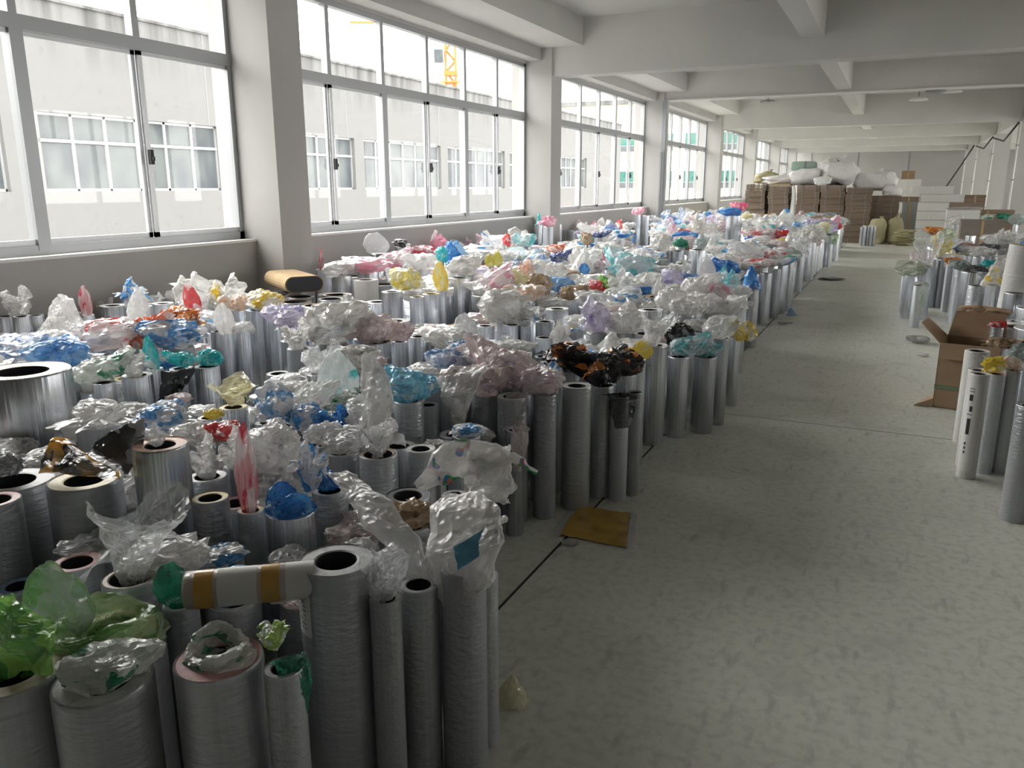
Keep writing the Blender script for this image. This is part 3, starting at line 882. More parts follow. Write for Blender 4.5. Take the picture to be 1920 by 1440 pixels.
(-5.311,2.830,0.069,0.57,'w','grey',0),
(-1.937,1.408,0.060,0.43,'w','grey',0),
(-5.028,2.787,0.057,0.55,'w','tan',0),
(-2.261,2.503,0.064,0.49,'c','grey',0),
(-2.876,4.895,0.068,0.62,'w','grey',1),
(-2.214,3.350,0.060,0.62,'c','tan',0),
(-2.429,1.446,0.060,0.41,'w','blue',1),
(-2.289,3.838,0.065,0.62,'w','grey',0),
(-2.651,4.626,0.057,0.60,'c','grey',1),
(-1.948,2.147,0.062,0.47,'w','grey',0),
(-4.049,3.000,0.071,0.52,'w','yellow',0),
(-1.642,4.933,0.065,0.52,'w','grey',0),
(-2.225,1.594,0.076,0.51,'w','grey',1),
(-3.284,1.637,0.063,0.52,'w','grey',0),
(-2.874,4.456,0.073,0.35,'c','grey',0),
(-2.949,2.824,0.059,0.56,'c','grey',0),
(-3.638,2.100,0.059,0.51,'w','tan',0),
(-2.758,2.268,0.066,0.54,'w','white',0),
(-4.322,3.978,0.056,0.63,'c','grey',1),
(-5.290,4.629,0.060,0.61,'c','grey',0),
(-4.373,4.482,0.063,0.41,'c','grey',0),
(-5.172,2.767,0.058,0.54,'c','tan',0),
(-2.897,3.360,0.071,0.56,'c','brown',0),
(-2.139,5.862,0.126,0.58,'c','yellow',1),
(-4.533,6.547,0.130,0.55,'c','grey',1),
(-1.466,5.626,0.121,0.51,'c','white',0),
(-4.850,5.540,0.145,0.60,'w','brown',1),
(-2.740,6.778,0.115,0.57,'c','grey',0),
(-4.614,9.332,0.111,0.62,'c','grey',0),
(-2.089,6.428,0.120,0.61,'c','grey',0),
(-2.448,8.997,0.193,0.54,'w','grey',0),
(-3.788,7.769,0.173,0.57,'w','grey',0),
(-1.829,8.147,0.137,0.58,'c','grey',0),
(-3.505,5.562,0.123,0.50,'c','brown',0),
(-4.667,7.151,0.115,0.59,'c','white',0),
(-2.608,9.471,0.127,0.63,'c','grey',0),
(-2.376,6.816,0.154,0.60,'c','grey',1),
(-3.463,8.698,0.160,0.58,'w','grey',0),
(-3.184,6.462,0.145,0.47,'c','grey',0),
(-2.950,8.599,0.175,0.57,'c','tan',0),
(-3.722,7.344,0.179,0.57,'c','grey',1),
(-1.327,7.099,0.130,0.57,'w','white',0),
(-1.915,5.659,0.142,0.57,'w','blue',0),
(-5.224,9.911,0.115,0.64,'c','blue',0),
(-4.281,9.975,0.129,0.59,'c','yellow',0),
(-5.523,6.510,0.144,0.60,'w','brown',1),
(-4.255,8.762,0.134,0.57,'c','tan',0),
(-5.220,5.267,0.100,0.57,'w','blue',0),
(-5.052,5.937,0.153,0.60,'w','brown',1),
(-2.750,7.787,0.145,0.58,'c','white',0),
(-2.043,8.869,0.183,0.56,'c','tan',0),
(-4.238,8.213,0.133,0.54,'c','grey',0),
(-3.956,5.283,0.136,0.53,'c','blue',0),
(-1.986,7.555,0.177,0.62,'c','tan',1),
(-4.863,6.237,0.129,0.60,'w','brown',1),
(-1.620,9.165,0.116,0.61,'c','grey',0),
(-2.981,9.383,0.096,0.64,'w','grey',0),
(-4.999,6.510,0.150,0.60,'w','brown',1),
(-2.890,8.194,0.181,0.59,'c','grey',0),
(-3.168,9.791,0.133,0.61,'c','white',0),
(-1.578,8.523,0.182,0.57,'c','brown',0),
(-4.708,8.139,0.189,0.60,'w','brown',0),
(-1.937,9.439,0.102,0.56,'c','grey',0),
(-5.291,8.871,0.134,0.61,'c','blue',0),
(-4.338,5.854,0.135,0.56,'c','grey',1),
(-3.425,9.294,0.136,0.56,'w','white',0),
(-4.413,5.538,0.140,0.55,'c','grey',0),
(-4.653,9.882,0.092,0.61,'c','yellow',0),
(-5.870,5.262,0.108,0.60,'c','brown',0),
(-2.888,6.563,0.107,0.52,'c','white',0),
(-1.708,5.121,0.108,0.50,'w','white',0),
(-4.511,8.508,0.194,0.57,'w','pink',0),
(-3.859,5.791,0.144,0.52,'c','grey',1),
(-4.828,6.843,0.131,0.48,'w','brown',0),
(-3.353,9.553,0.088,0.60,'c','grey',0),
(-4.738,7.467,0.152,0.60,'w','brown',0),
(-5.131,9.119,0.105,0.64,'c','white',0),
(-3.011,9.066,0.135,0.64,'w','grey',1),
(-2.110,6.142,0.119,0.61,'c','grey',0),
(-5.063,7.813,0.144,0.60,'w','brown',0),
(-3.455,6.225,0.148,0.43,'c','yellow',1),
(-5.796,9.059,0.120,0.62,'c','grey',0),
(-5.094,8.417,0.145,0.58,'w','white',0),
(-2.398,9.817,0.095,0.60,'c','blue',0),
(-5.568,5.862,0.101,0.60,'w','brown',0),
(-5.356,6.872,0.143,0.54,'w','brown',0),
(-3.161,5.816,0.132,0.52,'c','white',1),
(-5.178,9.424,0.121,0.64,'c','white',0),
(-2.604,8.446,0.164,0.57,'c','grey',0),
(-2.876,9.701,0.131,0.61,'w','grey',0),
(-2.166,9.448,0.115,0.56,'w','white',0),
(-3.921,6.101,0.119,0.39,'w','grey',0),
(-2.587,6.510,0.161,0.52,'c','white',1),
(-5.446,7.838,0.136,0.60,'w','brown',0),
(-5.710,6.058,0.117,0.60,'w','brown',1),
(-5.677,9.685,0.090,0.64,'w','grey',0),
(-3.444,5.269,0.115,0.53,'c','brown',0),
(-2.924,5.243,0.096,0.52,'c','grey',0),
(-2.164,9.159,0.102,0.61,'w','white',0),
(-3.298,8.374,0.138,0.56,'c','grey',0),
(-1.849,6.726,0.109,0.60,'c','white',0),
(-5.843,8.012,0.158,0.60,'w','brown',0),
(-2.222,7.108,0.151,0.64,'c','white',0),
(-4.730,9.101,0.099,0.60,'w','grey',0),
(-2.869,6.181,0.133,0.54,'w','white',0),
(-4.331,7.218,0.136,0.60,'c','grey',0),
(-3.548,6.540,0.139,0.39,'w','white',0),
(-1.555,9.476,0.098,0.60,'w','pink',0),
(-4.627,6.089,0.111,0.57,'c','tan',0),
(-5.425,9.171,0.115,0.62,'c','grey',0),
(-2.042,7.881,0.125,0.61,'w','grey',0),
(-5.838,6.419,0.110,0.60,'w','brown',1),
(-4.477,9.558,0.127,0.61,'w','grey',0),
(-4.292,9.181,0.137,0.57,'w','grey',0),
(-3.201,7.509,0.116,0.57,'c','tan',0),
(-2.755,9.978,0.101,0.61,'c','pink',0),
(-5.431,8.558,0.186,0.60,'w','grey',0),
(-1.668,5.947,0.103,0.55,'c','grey',0),
(-3.900,9.992,0.117,0.57,'c','white',0),
(-1.913,9.900,0.091,0.62,'w','grey',0),
(-3.240,5.466,0.106,0.50,'c','brown',0),
(-5.014,5.203,0.098,0.57,'c','grey',0),
(-1.347,6.004,0.126,0.51,'c','grey',1),
(-4.359,7.861,0.135,0.54,'c','pink',0),
(-5.565,5.199,0.123,0.60,'c','grey',0),
(-5.353,6.008,0.106,0.60,'w','brown',0),
(-1.957,5.171,0.106,0.52,'w','white',0),
(-2.375,7.814,0.119,0.63,'c','grey',0),
(-1.295,6.309,0.109,0.54,'c','brown',1),
(-2.372,9.332,0.090,0.64,'w','white',0),
(-2.736,9.177,0.108,0.63,'c','grey',0),
(-4.148,6.961,0.153,0.55,'w','grey',1),
(-3.162,6.175,0.106,0.50,'c','brown',0),
(-3.659,5.990,0.102,0.40,'c','grey',0),
(-4.719,5.825,0.130,0.60,'w','brown',1),
(-3.769,5.496,0.101,0.50,'c','grey',0),
(-1.710,7.218,0.118,0.58,'c','grey',0),
(-2.505,5.162,0.098,0.52,'c','grey',0),
(-5.872,9.993,0.130,0.61,'w','grey',0),
(-4.185,6.666,0.121,0.58,'w','grey',0),
(-5.236,6.236,0.136,0.60,'w','brown',1),
(-3.204,6.987,0.131,0.49,'c','grey',0),
(-5.057,7.439,0.145,0.60,'w','brown',0),
(-5.326,5.774,0.105,0.60,'w','brown',0),
(-4.474,7.596,0.126,0.56,'w','grey',0),
(-4.707,9.651,0.088,0.61,'w','brown',0),
(-2.801,5.707,0.101,0.55,'w','tan',0),
(-2.220,9.972,0.102,0.51,'c','blue',0),
(-3.761,6.881,0.130,0.33,'w','grey',0),
(-2.601,7.302,0.140,0.58,'c','grey',0),
(-2.280,8.599,0.133,0.57,'c','grey',0),
(-2.354,8.202,0.160,0.58,'c','grey',0),
(-3.078,7.816,0.138,0.58,'w','grey',0),
(-1.422,8.212,0.152,0.58,'c','blue',0),
(-4.258,9.700,0.112,0.60,'c','grey',0),
(-4.066,9.320,0.114,0.57,'c','grey',0),
(-3.611,9.036,0.127,0.58,'w','white',0),
(-4.903,9.248,0.115,0.64,'c','white',0),
(-4.135,5.651,0.119,0.50,'c','grey',0),
(-5.524,6.231,0.115,0.60,'w','brown',1),
(-1.755,7.841,0.152,0.58,'c','grey',0),
(-3.191,5.093,0.093,0.59,'c','pink',1),
(-3.003,10.000,0.117,0.61,'c','white',0),
(-2.928,6.986,0.115,0.56,'c','grey',0),
(-1.791,9.636,0.094,0.62,'c','grey',0),
(-2.075,6.821,0.122,0.64,'c','white',1),
(-4.691,7.785,0.126,0.58,'w','white',0),
(-4.723,5.302,0.097,0.60,'w','brown',0),
(-1.909,8.557,0.135,0.57,'c','grey',0),
(-3.087,18.055,0.097,0.40,'w','grey',0),
(-5.854,16.911,0.106,0.62,'c','grey',0),
(-5.263,10.619,0.097,0.60,'c','grey',0),
(-4.187,13.482,0.103,0.60,'w','white',0),
(-4.842,11.101,0.098,0.66,'c','grey',0),
(-4.226,15.369,0.126,0.44,'c','blue',0),
(-2.026,13.661,0.099,0.65,'c','blue',0),
(-3.418,11.979,0.132,0.63,'w','grey',0),
(-1.472,19.396,0.136,0.61,'c','grey',0),
(-3.635,17.829,0.128,0.57,'w','white',0),
(-4.810,16.612,0.127,0.33,'c','grey',0),
(-1.622,12.951,0.137,0.60,'c','white',0),
(-4.502,10.409,0.117,0.66,'c','grey',0),
(-4.180,10.886,0.129,0.67,'c','blue',0),
(-4.632,18.517,0.135,0.70,'c','tan',0),
(-2.955,11.903,0.126,0.50,'w','grey',0),
(-3.706,15.104,0.092,0.65,'c','grey',0),
(-5.021,22.009,0.092,0.69,'c','grey',0),
(-5.687,16.155,0.101,0.67,'c','blue',0),
(-4.648,13.009,0.099,0.64,'c','tan',0),
(-5.822,11.009,0.126,0.55,'c','white',0),
(-1.700,21.762,0.123,0.66,'c','brown',0),
(-2.145,21.628,0.124,0.69,'c','tan',0),
(-2.828,11.470,0.088,0.56,'w','grey',0),
(-2.730,22.132,0.117,0.65,'c','yellow',0),
(-1.983,17.544,0.135,0.68,'c','white',0),
(-2.083,16.884,0.094,0.64,'c','white',0),
(-3.847,16.472,0.117,0.56,'w','white',0),
(-2.797,19.256,0.100,0.70,'w','brown',0),
(-1.729,14.278,0.097,0.65,'c','grey',0),
(-2.471,18.481,0.099,0.70,'c','grey',0),
(-3.264,14.038,0.101,0.59,'w','white',0),
(-4.581,14.456,0.101,0.65,'w','tan',0),
(-5.409,20.134,0.091,0.65,'c','grey',0),
(-2.055,14.851,0.105,0.70,'c','grey',0),
(-4.249,16.289,0.108,0.60,'c','grey',0),
(-4.118,10.340,0.128,0.63,'c','grey',0),
(-3.872,10.673,0.132,0.63,'w','grey',0),
(-5.744,12.347,0.126,0.64,'w','yellow',0),
(-2.233,24.452,0.118,0.63,'c','grey',0),
(-5.627,15.397,0.102,0.63,'c','grey',0),
(-5.439,13.224,0.132,0.54,'w','grey',0),
(-3.344,14.472,0.127,0.60,'c','white',0),
(-1.509,18.506,0.107,0.64,'c','grey',0),
(-3.541,22.611,0.089,0.63,'c','tan',0),
(-5.096,13.197,0.128,0.62,'c','grey',0),
(-5.125,13.497,0.133,0.58,'w','grey',0),
(-2.111,12.190,0.102,0.61,'c','white',0),
(-4.336,20.870,0.127,0.62,'c','tan',0),
(-4.788,13.568,0.111,0.64,'w','grey',0),
(-4.345,11.340,0.124,0.69,'c','grey',0),
(-3.658,18.236,0.127,0.59,'c','grey',0),
(-1.964,11.557,0.119,0.65,'c','grey',0),
(-1.513,14.322,0.111,0.60,'c','grey',0),
(-5.152,11.083,0.124,0.67,'c','blue',0),
(-3.787,12.581,0.116,0.59,'c','yellow',0),
(-1.875,10.529,0.117,0.69,'c','white',0),
(-2.682,19.826,0.132,0.62,'c','white',0),
(-3.922,15.696,0.091,0.64,'c','blue',0),
(-4.942,19.508,0.097,0.68,'c','blue',0),
(-3.784,22.508,0.098,0.66,'c','grey',0),
(-3.832,11.648,0.127,0.61,'w','grey',0),
(-2.426,14.867,0.129,0.58,'c','grey',0),
(-4.104,21.391,0.136,0.58,'c','grey',0),
(-4.508,22.368,0.112,0.68,'c','grey',0),
(-4.604,14.031,0.095,0.68,'c','brown',0),
(-2.689,22.737,0.099,0.64,'c','grey',0),
(-2.466,16.084,0.098,0.63,'w','brown',0),
(-1.670,10.682,0.091,0.70,'c','grey',0),
(-1.711,17.479,0.119,0.65,'c','blue',0),
(-3.034,23.557,0.110,0.67,'c','grey',0),
(-2.738,14.765,0.129,0.62,'c','grey',0),
(-1.446,17.951,0.113,0.68,'c','grey',0),
(-4.814,14.680,0.112,0.70,'w','white',0),
(-5.445,14.876,0.116,0.65,'c','grey',0),
(-2.909,15.972,0.132,0.52,'c','white',0),
(-4.569,12.215,0.131,0.61,'c','grey',0),
(-4.318,14.331,0.122,0.50,'c','brown',0),
(-4.842,12.351,0.116,0.61,'c','grey',0),
(-5.134,14.152,0.137,0.64,'c','pink',0),
(-3.038,15.741,0.100,0.60,'w','white',0),
(-3.810,10.222,0.091,0.57,'c','grey',0),
(-3.284,15.419,0.122,0.59,'c','pink',0),
(-2.110,10.267,0.110,0.44,'c','pink',0),
(-1.652,12.521,0.132,0.57,'w','grey',0),
(-4.267,15.016,0.113,0.45,'w','grey',0),
(-2.039,20.272,0.096,0.64,'c','grey',0),
(-5.433,10.801,0.092,0.63,'c','yellow',0),
(-3.299,10.310,0.133,0.59,'c','grey',0),
(-1.433,13.954,0.104,0.60,'c','white',0),
(-4.953,15.534,0.134,0.65,'c','grey',0),
(-3.808,12.109,0.096,0.62,'w','grey',0),
(-4.298,17.496,0.108,0.62,'c','grey',0),
(-4.289,17.825,0.091,0.66,'w','blue',0),
(-3.927,18.951,0.093,0.62,'c','grey',0),
(-3.850,17.390,0.114,0.58,'c','grey',0),
(-4.863,12.789,0.105,0.61,'c','white',0),
(-3.995,13.851,0.129,0.52,'w','grey',0),
(-4.407,18.125,0.115,0.69,'c','white',0),
(-4.743,21.924,0.102,0.68,'c','grey',0),
(-2.132,16.231,0.127,0.59,'c','yellow',0),
(-2.045,11.177,0.103,0.69,'c','grey',0),
(-4.872,11.610,0.118,0.67,'c','pink',0),
(-5.858,18.551,0.092,0.60,'c','pink',0),
(-3.483,16.784,0.129,0.56,'c','grey',0),
(-5.795,15.816,0.125,0.64,'w','brown',0),
(-3.628,15.405,0.135,0.63,'w','yellow',0),
(-4.584,11.181,0.097,0.68,'c','tan',0),
(-5.510,14.655,0.098,0.58,'w','yellow',0),
(-3.502,24.055,0.124,0.57,'c','grey',0),
(-4.832,20.478,0.120,0.61,'w','tan',0),
(-2.923,20.522,0.121,0.62,'c','blue',0),
(-4.825,11.889,0.097,0.68,'c','brown',0),
(-3.850,10.990,0.101,0.64,'c','grey',0),
(-3.601,14.505,0.095,0.60,'c','white',0),
(-2.122,15.575,0.129,0.64,'w','grey',0),
(-4.034,12.149,0.106,0.60,'c','grey',0),
(-5.599,23.559,0.088,0.67,'c','tan',0),
(-5.353,23.312,0.110,0.67,'c','grey',0),
(-3.380,11.609,0.125,0.64,'c','grey',0),
(-4.364,13.344,0.107,0.64,'c','pink',0),
(-1.527,10.453,0.136,0.67,'w','grey',0),
(-4.498,10.919,0.124,0.68,'w','brown',0),
(-2.787,19.481,0.092,0.67,'w','grey',0),
(-2.825,18.168,0.135,0.58,'c','yellow',0),
(-1.517,22.313,0.124,0.68,'c','white',0),
(-3.605,11.380,0.111,0.64,'c','grey',0),
(-2.512,17.998,0.115,0.64,'w','grey',0),
(-4.470,20.211,0.120,0.61,'w','brown',0),
(-3.094,21.761,0.124,0.55,'c','white',0),
(-1.928,19.224,0.100,0.67,'c','tan',0),
(-2.887,17.909,0.112,0.56,'c','brown',0),
(-3.528,10.942,0.094,0.56,'w','white',0),
(-4.947,13.018,0.089,0.61,'w','grey',0),
(-4.150,18.077,0.131,0.68,'w','grey',0),
(-4.597,11.468,0.137,0.67,'c','pink',0),
(-1.648,13.510,0.096,0.63,'c','white',0),
(-3.890,24.202,0.133,0.56,'w','grey',0),
(-1.527,15.999,0.102,0.65,'w','white',0),
(-2.705,15.649,0.128,0.54,'c','white',0),
(-4.048,20.314,0.111,0.59,'c','grey',0),
(-3.415,22.420,0.115,0.62,'w','grey',0),
(-3.135,16.686,0.110,0.50,'c','grey',0),
(-1.388,17.334,0.098,0.62,'c','grey',1),
(-5.350,14.491,0.108,0.60,'c','grey',0),
(-3.767,16.860,0.094,0.56,'c','grey',0),
(-2.323,11.977,0.115,0.66,'c','grey',0),
(-5.553,11.425,0.120,0.65,'c','white',0),
(-5.114,11.465,0.116,0.67,'c','brown',0),
(-1.363,13.590,0.100,0.61,'w','grey',1),
(-1.394,15.196,0.094,0.69,'c','brown',1),
(-1.957,11.838,0.128,0.66,'c','grey',0),
(-3.291,23.320,0.116,0.67,'c','grey',0),
(-5.033,10.465,0.094,0.63,'w','white',0),
(-4.631,17.726,0.114,0.70,'w','grey',0),
(-1.504,13.236,0.131,0.62,'c','grey',0),
(-1.955,22.945,0.119,0.64,'w','white',0),
(-1.332,11.139,0.106,0.64,'c','white',1),
(-4.959,18.492,0.107,0.68,'c','grey',0),
(-1.990,10.740,0.104,0.70,'w','grey',0),
(-2.409,21.108,0.102,0.64,'c','white',0),
(-1.412,20.838,0.131,0.57,'c','blue',0),
(-1.663,23.067,0.134,0.65,'w','grey',0),
(-5.812,18.198,0.130,0.57,'c','grey',0),
(-5.292,17.113,0.105,0.61,'c','white',0),
(-3.119,11.628,0.118,0.63,'w','yellow',0),
(-5.282,22.746,0.095,0.68,'w','grey',0),
(-1.425,23.721,0.108,0.61,'c','pink',0),
(-2.431,21.465,0.095,0.68,'c','white',0),
(-1.799,15.754,0.133,0.64,'c','white',0),
(-1.728,21.484,0.126,0.66,'c','pink',0),
(-3.545,23.124,0.092,0.61,'c','grey',0),
(-3.373,13.154,0.135,0.58,'w','yellow',0),
(-1.424,21.588,0.117,0.64,'c','grey',0),
(-2.295,16.629,0.088,0.63,'c','grey',0),
(-4.969,14.394,0.128,0.68,'w','white',0),
(-3.231,16.071,0.120,0.60,'w','grey',0),
(-4.624,18.052,0.100,0.70,'c','grey',0),
(-1.834,13.819,0.116,0.65,'c','grey',0),
(-1.655,10.234,0.094,0.66,'w','grey',0),
(-2.053,14.415,0.137,0.69,'c','grey',0),
(-2.489,17.709,0.109,0.62,'c','grey',0),
(-2.978,10.253,0.105,0.60,'c','grey',0),
(-4.670,10.655,0.095,0.70,'c','white',0),
(-4.206,12.023,0.088,0.57,'c','brown',0),
(-3.961,19.787,0.108,0.59,'w','white',0),
(-5.182,19.079,0.134,0.70,'w','yellow',0),
(-1.656,16.911,0.128,0.58,'w','white',0),
(-3.010,18.565,0.099,0.63,'c','grey',0),
(-4.963,13.839,0.110,0.64,'w','grey',0),
(-4.666,12.546,0.118,0.62,'w','grey',0),
(-2.217,13.891,0.090,0.65,'c','white',0),
(-5.402,17.702,0.093,0.61,'w','white',0),
(-1.917,17.250,0.104,0.64,'c','white',0),
(-3.170,11.313,0.130,0.61,'c','grey',0),
(-2.711,17.076,0.124,0.64,'w','grey',0),
(-4.358,22.000,0.132,0.67,'c','white',0),
(-3.198,10.808,0.100,0.59,'w','grey',0),
(-2.319,12.341,0.098,0.65,'c','grey',0),
(-2.209,19.482,0.117,0.66,'w','tan',0),
(-2.128,10.583,0.089,0.46,'c','grey',0),
(-1.881,16.643,0.093,0.58,'c','grey',0),
(-2.510,21.840,0.115,0.67,'c','grey',0),
(-5.490,12.779,0.094,0.59,'c','grey',0),
(-4.752,10.116,0.091,0.62,'c','yellow',0),
(-3.933,13.393,0.135,0.53,'w','brown',0),
(-3.070,23.057,0.131,0.64,'w','white',0),
(-2.658,11.250,0.111,0.59,'c','grey',1),
(-4.877,14.995,0.103,0.72,'c','tan',0),
(-2.172,17.173,0.093,0.66,'c','white',0),
(-1.438,24.395,0.098,0.62,'c','grey',0),
(-1.391,17.644,0.103,0.62,'w','white',1),
(-4.591,15.068,0.110,0.46,'c','grey',0),
(-2.514,16.346,0.114,0.61,'w','grey',0),
(-4.847,17.991,0.092,0.70,'c','grey',0),
(-2.655,10.255,0.106,0.60,'c','yellow',0),
(-2.316,11.686,0.098,0.71,'c','grey',1),
(-5.487,21.041,0.128,0.59,'c','white',0),
(-3.148,12.296,0.113,0.50,'w','blue',0),
(-4.159,11.167,0.110,0.65,'c','yellow',0),
(-2.130,15.235,0.112,0.70,'w','grey',0),
(-3.060,19.428,0.094,0.64,'w','tan',0),
(-1.389,17.037,0.090,0.59,'w','grey',1),
(-4.437,16.623,0.106,0.60,'c','brown',0),
(-2.455,10.148,0.091,0.62,'c','yellow',0),
(-3.053,14.574,0.130,0.59,'c','brown',0),
(-1.564,12.146,0.117,0.58,'c','grey',0),
(-2.829,13.450,0.112,0.56,'c','grey',0),
(-1.877,17.849,0.096,0.69,'c','grey',0),
(-4.653,16.345,0.112,0.36,'c','white',0),
(-5.936,10.771,0.107,0.59,'w','grey',0),
(-4.596,16.881,0.106,0.61,'w','grey',0),
(-2.079,21.211,0.098,0.65,'c','grey',0),
(-5.618,10.539,0.096,0.60,'c','grey',0),
(-5.409,19.755,0.098,0.67,'w','white',0),
(-5.231,23.850,0.100,0.67,'c','grey',0),
(-1.390,16.353,0.095,0.55,'w','grey',1),
(-1.518,14.670,0.125,0.65,'c','tan',0),
(-4.332,11.770,0.126,0.63,'c','grey',0),
(-5.863,13.128,0.115,0.61,'c','blue',0),
(-5.155,16.742,0.136,0.62,'c','pink',0),
(-5.113,11.941,0.091,0.65,'w','grey',0),
(-2.169,18.246,0.119,0.67,'c','grey',0),
(-2.602,16.733,0.133,0.65,'c','pink',0),
(-2.739,23.021,0.134,0.64,'c','grey',0),
(-5.897,12.790,0.114,0.61,'c','grey',0),
(-3.996,14.919,0.113,0.61,'c','brown',0),
(-2.787,14.138,0.125,0.63,'w','grey',0),
(-1.934,20.987,0.094,0.61,'c','grey',0),
(-3.250,13.556,0.130,0.54,'c','tan',0),
(-3.316,22.047,0.089,0.57,'c','grey',0),
(-5.086,22.983,0.129,0.65,'c','grey',0),
(-1.431,21.875,0.102,0.65,'w','grey',0),
(-4.750,15.335,0.124,0.69,'w','grey',0),
(-5.529,11.134,0.132,0.61,'c','brown',0),
(-2.701,14.429,0.128,0.62,'c','grey',0),
(-3.537,12.545,0.095,0.63,'w','grey',0),
(-1.375,12.575,0.100,0.58,'c','grey',1),
(-2.172,14.109,0.113,0.69,'c','brown',0),
(-1.889,15.104,0.100,0.65,'w','white',0),
(-2.607,13.234,0.090,0.61,'c','grey',0),
(-5.808,11.438,0.114,0.64,'c','grey',0),
(-1.347,12.029,0.090,0.63,'c','grey',0),
(-4.721,14.271,0.116,0.69,'c','grey',0),
(-3.239,10.053,0.092,0.59,'c','white',0),
(-2.485,14.604,0.123,0.58,'w','white',0),
(-5.908,16.032,0.098,0.66,'w','white',0),
(-2.178,17.726,0.112,0.64,'w','pink',0),
(-3.035,14.290,0.110,0.62,'c','grey',0),
(-4.486,15.303,0.122,0.43,'c','grey',0),
(-4.544,17.501,0.111,0.68,'w','grey',0),
(-1.752,14.722,0.098,0.69,'w','grey',0),
(-3.495,18.634,0.127,0.38,'c','grey',0),
(-1.890,10.961,0.105,0.70,'w','yellow',0),
(-1.395,16.631,0.096,0.59,'c','grey',1),
(-5.745,23.412,0.095,0.69,'c','grey',0),
(-1.606,22.082,0.095,0.69,'w','white',0),
(-3.029,11.033,0.133,0.60,'w','grey',0),
(-1.395,23.123,0.091,0.61,'c','grey',0),
(-5.554,14.325,0.107,0.64,'w','yellow',0),
(-2.236,14.613,0.098,0.69,'c','grey',0),
(-4.064,18.730,0.109,0.62,'c','yellow',0),
(-3.742,10.445,0.092,0.56,'c','tan',0),
(-5.262,15.085,0.125,0.64,'c','white',0),
(-3.021,13.211,0.094,0.56,'c','grey',0),
(-2.456,12.571,0.091,0.66,'w','brown',0),
(-4.350,14.008,0.130,0.61,'c','grey',0),
(-3.013,21.534,0.105,0.62,'c','white',0),
(-3.771,19.505,0.091,0.60,'c','grey',0),
(-3.916,13.027,0.099,0.60,'w','grey',0),
(-3.238,20.017,0.102,0.59,'w','brown',0),
(-3.605,12.237,0.092,0.62,'c','grey',0),
(-1.350,15.419,0.092,0.67,'w','grey',1),
(-4.109,17.677,0.104,0.64,'c','tan',0),
(-2.465,15.548,0.090,0.65,'w','grey',0),
(-5.155,19.712,0.131,0.67,'w','tan',0),
(-1.428,10.939,0.095,0.65,'c','grey',0),
(-4.616,11.774,0.100,0.63,'w','grey',0),
(-2.724,18.469,0.109,0.62,'w','grey',0),
(-4.269,13.720,0.106,0.63,'c','grey',0),
(-2.767,10.918,0.094,0.61,'c','grey',1),
(-2.470,11.481,0.091,0.36,'w','pink',0),
(-4.002,15.993,0.104,0.61,'c','grey',0),
(-5.315,16.107,0.095,0.67,'c','grey',0),
(-4.046,15.148,0.103,0.66,'w','white',0),
(-3.167,16.311,0.099,0.63,'c','grey',0),
(-5.781,18.793,0.093,0.66,'c','yellow',0),
(-3.669,18.808,0.092,0.63,'c','grey',0),
(-2.389,15.264,0.096,0.69,'c','yellow',0),
(-5.205,10.818,0.094,0.67,'w','blue',0),
(-2.888,12.216,0.092,0.51,'c','white',0),
(-4.907,13.380,0.098,0.62,'c','white',0),
(-5.633,18.449,0.117,0.46,'c','grey',0),
(-1.967,14.037,0.089,0.69,'c','grey',0),
(-1.842,10.119,0.110,0.64,'c','blue',0),
(-1.851,12.869,0.093,0.60,'c','tan',0),
(-4.839,14.026,0.096,0.67,'w','yellow',0),
(-3.257,20.372,0.091,0.59,'c','grey',0),
(-1.982,16.452,0.090,0.58,'c','white',0),
(-1.389,24.079,0.096,0.60,'c','white',1),
(-3.417,16.533,0.100,0.59,'w','grey',0),
(-5.933,19.681,0.090,0.60,'c','brown',0),
(-1.517,14.992,0.091,0.66,'c','grey',0),
(-4.824,11.376,0.094,0.67,'c','grey',0),
(-2.107,18.549,0.128,0.69,'c','grey',0),
(-1.273,11.411,0.091,0.65,'w','grey',1),
(-3.436,17.965,0.089,0.53,'w','grey',0),
(-4.679,13.842,0.088,0.64,'c','grey',0),
(-5.073,16.504,0.097,0.63,'c','tan',0),
(-1.302,11.762,0.088,0.63,'c','pink',0),
(-5.713,14.593,0.094,0.60,'c','grey',0),
(-4.654,22.167,0.100,0.71,'w','grey',0),
(-1.684,19.271,0.096,0.62,'w','grey',0),
(-3.799,13.602,0.092,0.58,'w','white',0),
(-1.349,22.509,0.099,0.69,'w','grey',1),
(-1.762,14.051,0.093,0.65,'c','grey',0),
(-2.921,12.454,0.104,0.46,'w','white',0),
(-3.903,19.157,0.096,0.62,'w','pink',0),
(-3.802,22.719,0.088,0.62,'c','grey',0),
(-1.655,11.005,0.110,0.69,'c','white',0),
(-4.137,14.194,0.091,0.53,'w','grey',0),
(-1.868,13.520,0.097,0.64,'w','grey',0),
(0.768,12.695,0.112,0.65,'w','grey',0),
(1.650,7.148,0.132,0.51,'c','white',0),
(2.173,8.429,0.135,0.58,'c','white',0),
(1.614,15.864,0.130,0.64,'c','grey',0),
(1.645,8.946,0.199,0.56,'c','grey',0),
(2.372,15.274,0.118,0.61,'c','grey',0),
(1.193,7.178,0.174,0.59,'c','grey',0),
(2.017,12.451,0.107,0.62,'c','white',0),
(2.058,8.078,0.169,0.54,'w','grey',0),
(1.461,7.880,0.130,0.56,'c','blue',0),
(1.935,6.245,0.139,0.52,'w','grey',0),
(1.808,10.327,0.107,0.53,'c','grey',0),
(1.387,14.881,0.121,0.63,'c','yellow',0),
(1.049,8.234,0.142,0.44,'c','brown',0),
(2.320,10.833,0.108,0.58,'w','brown',0),
(1.173,10.525,0.094,0.67,'c','tan',1),
(2.805,16.044,0.095,0.61,'c','white',0),
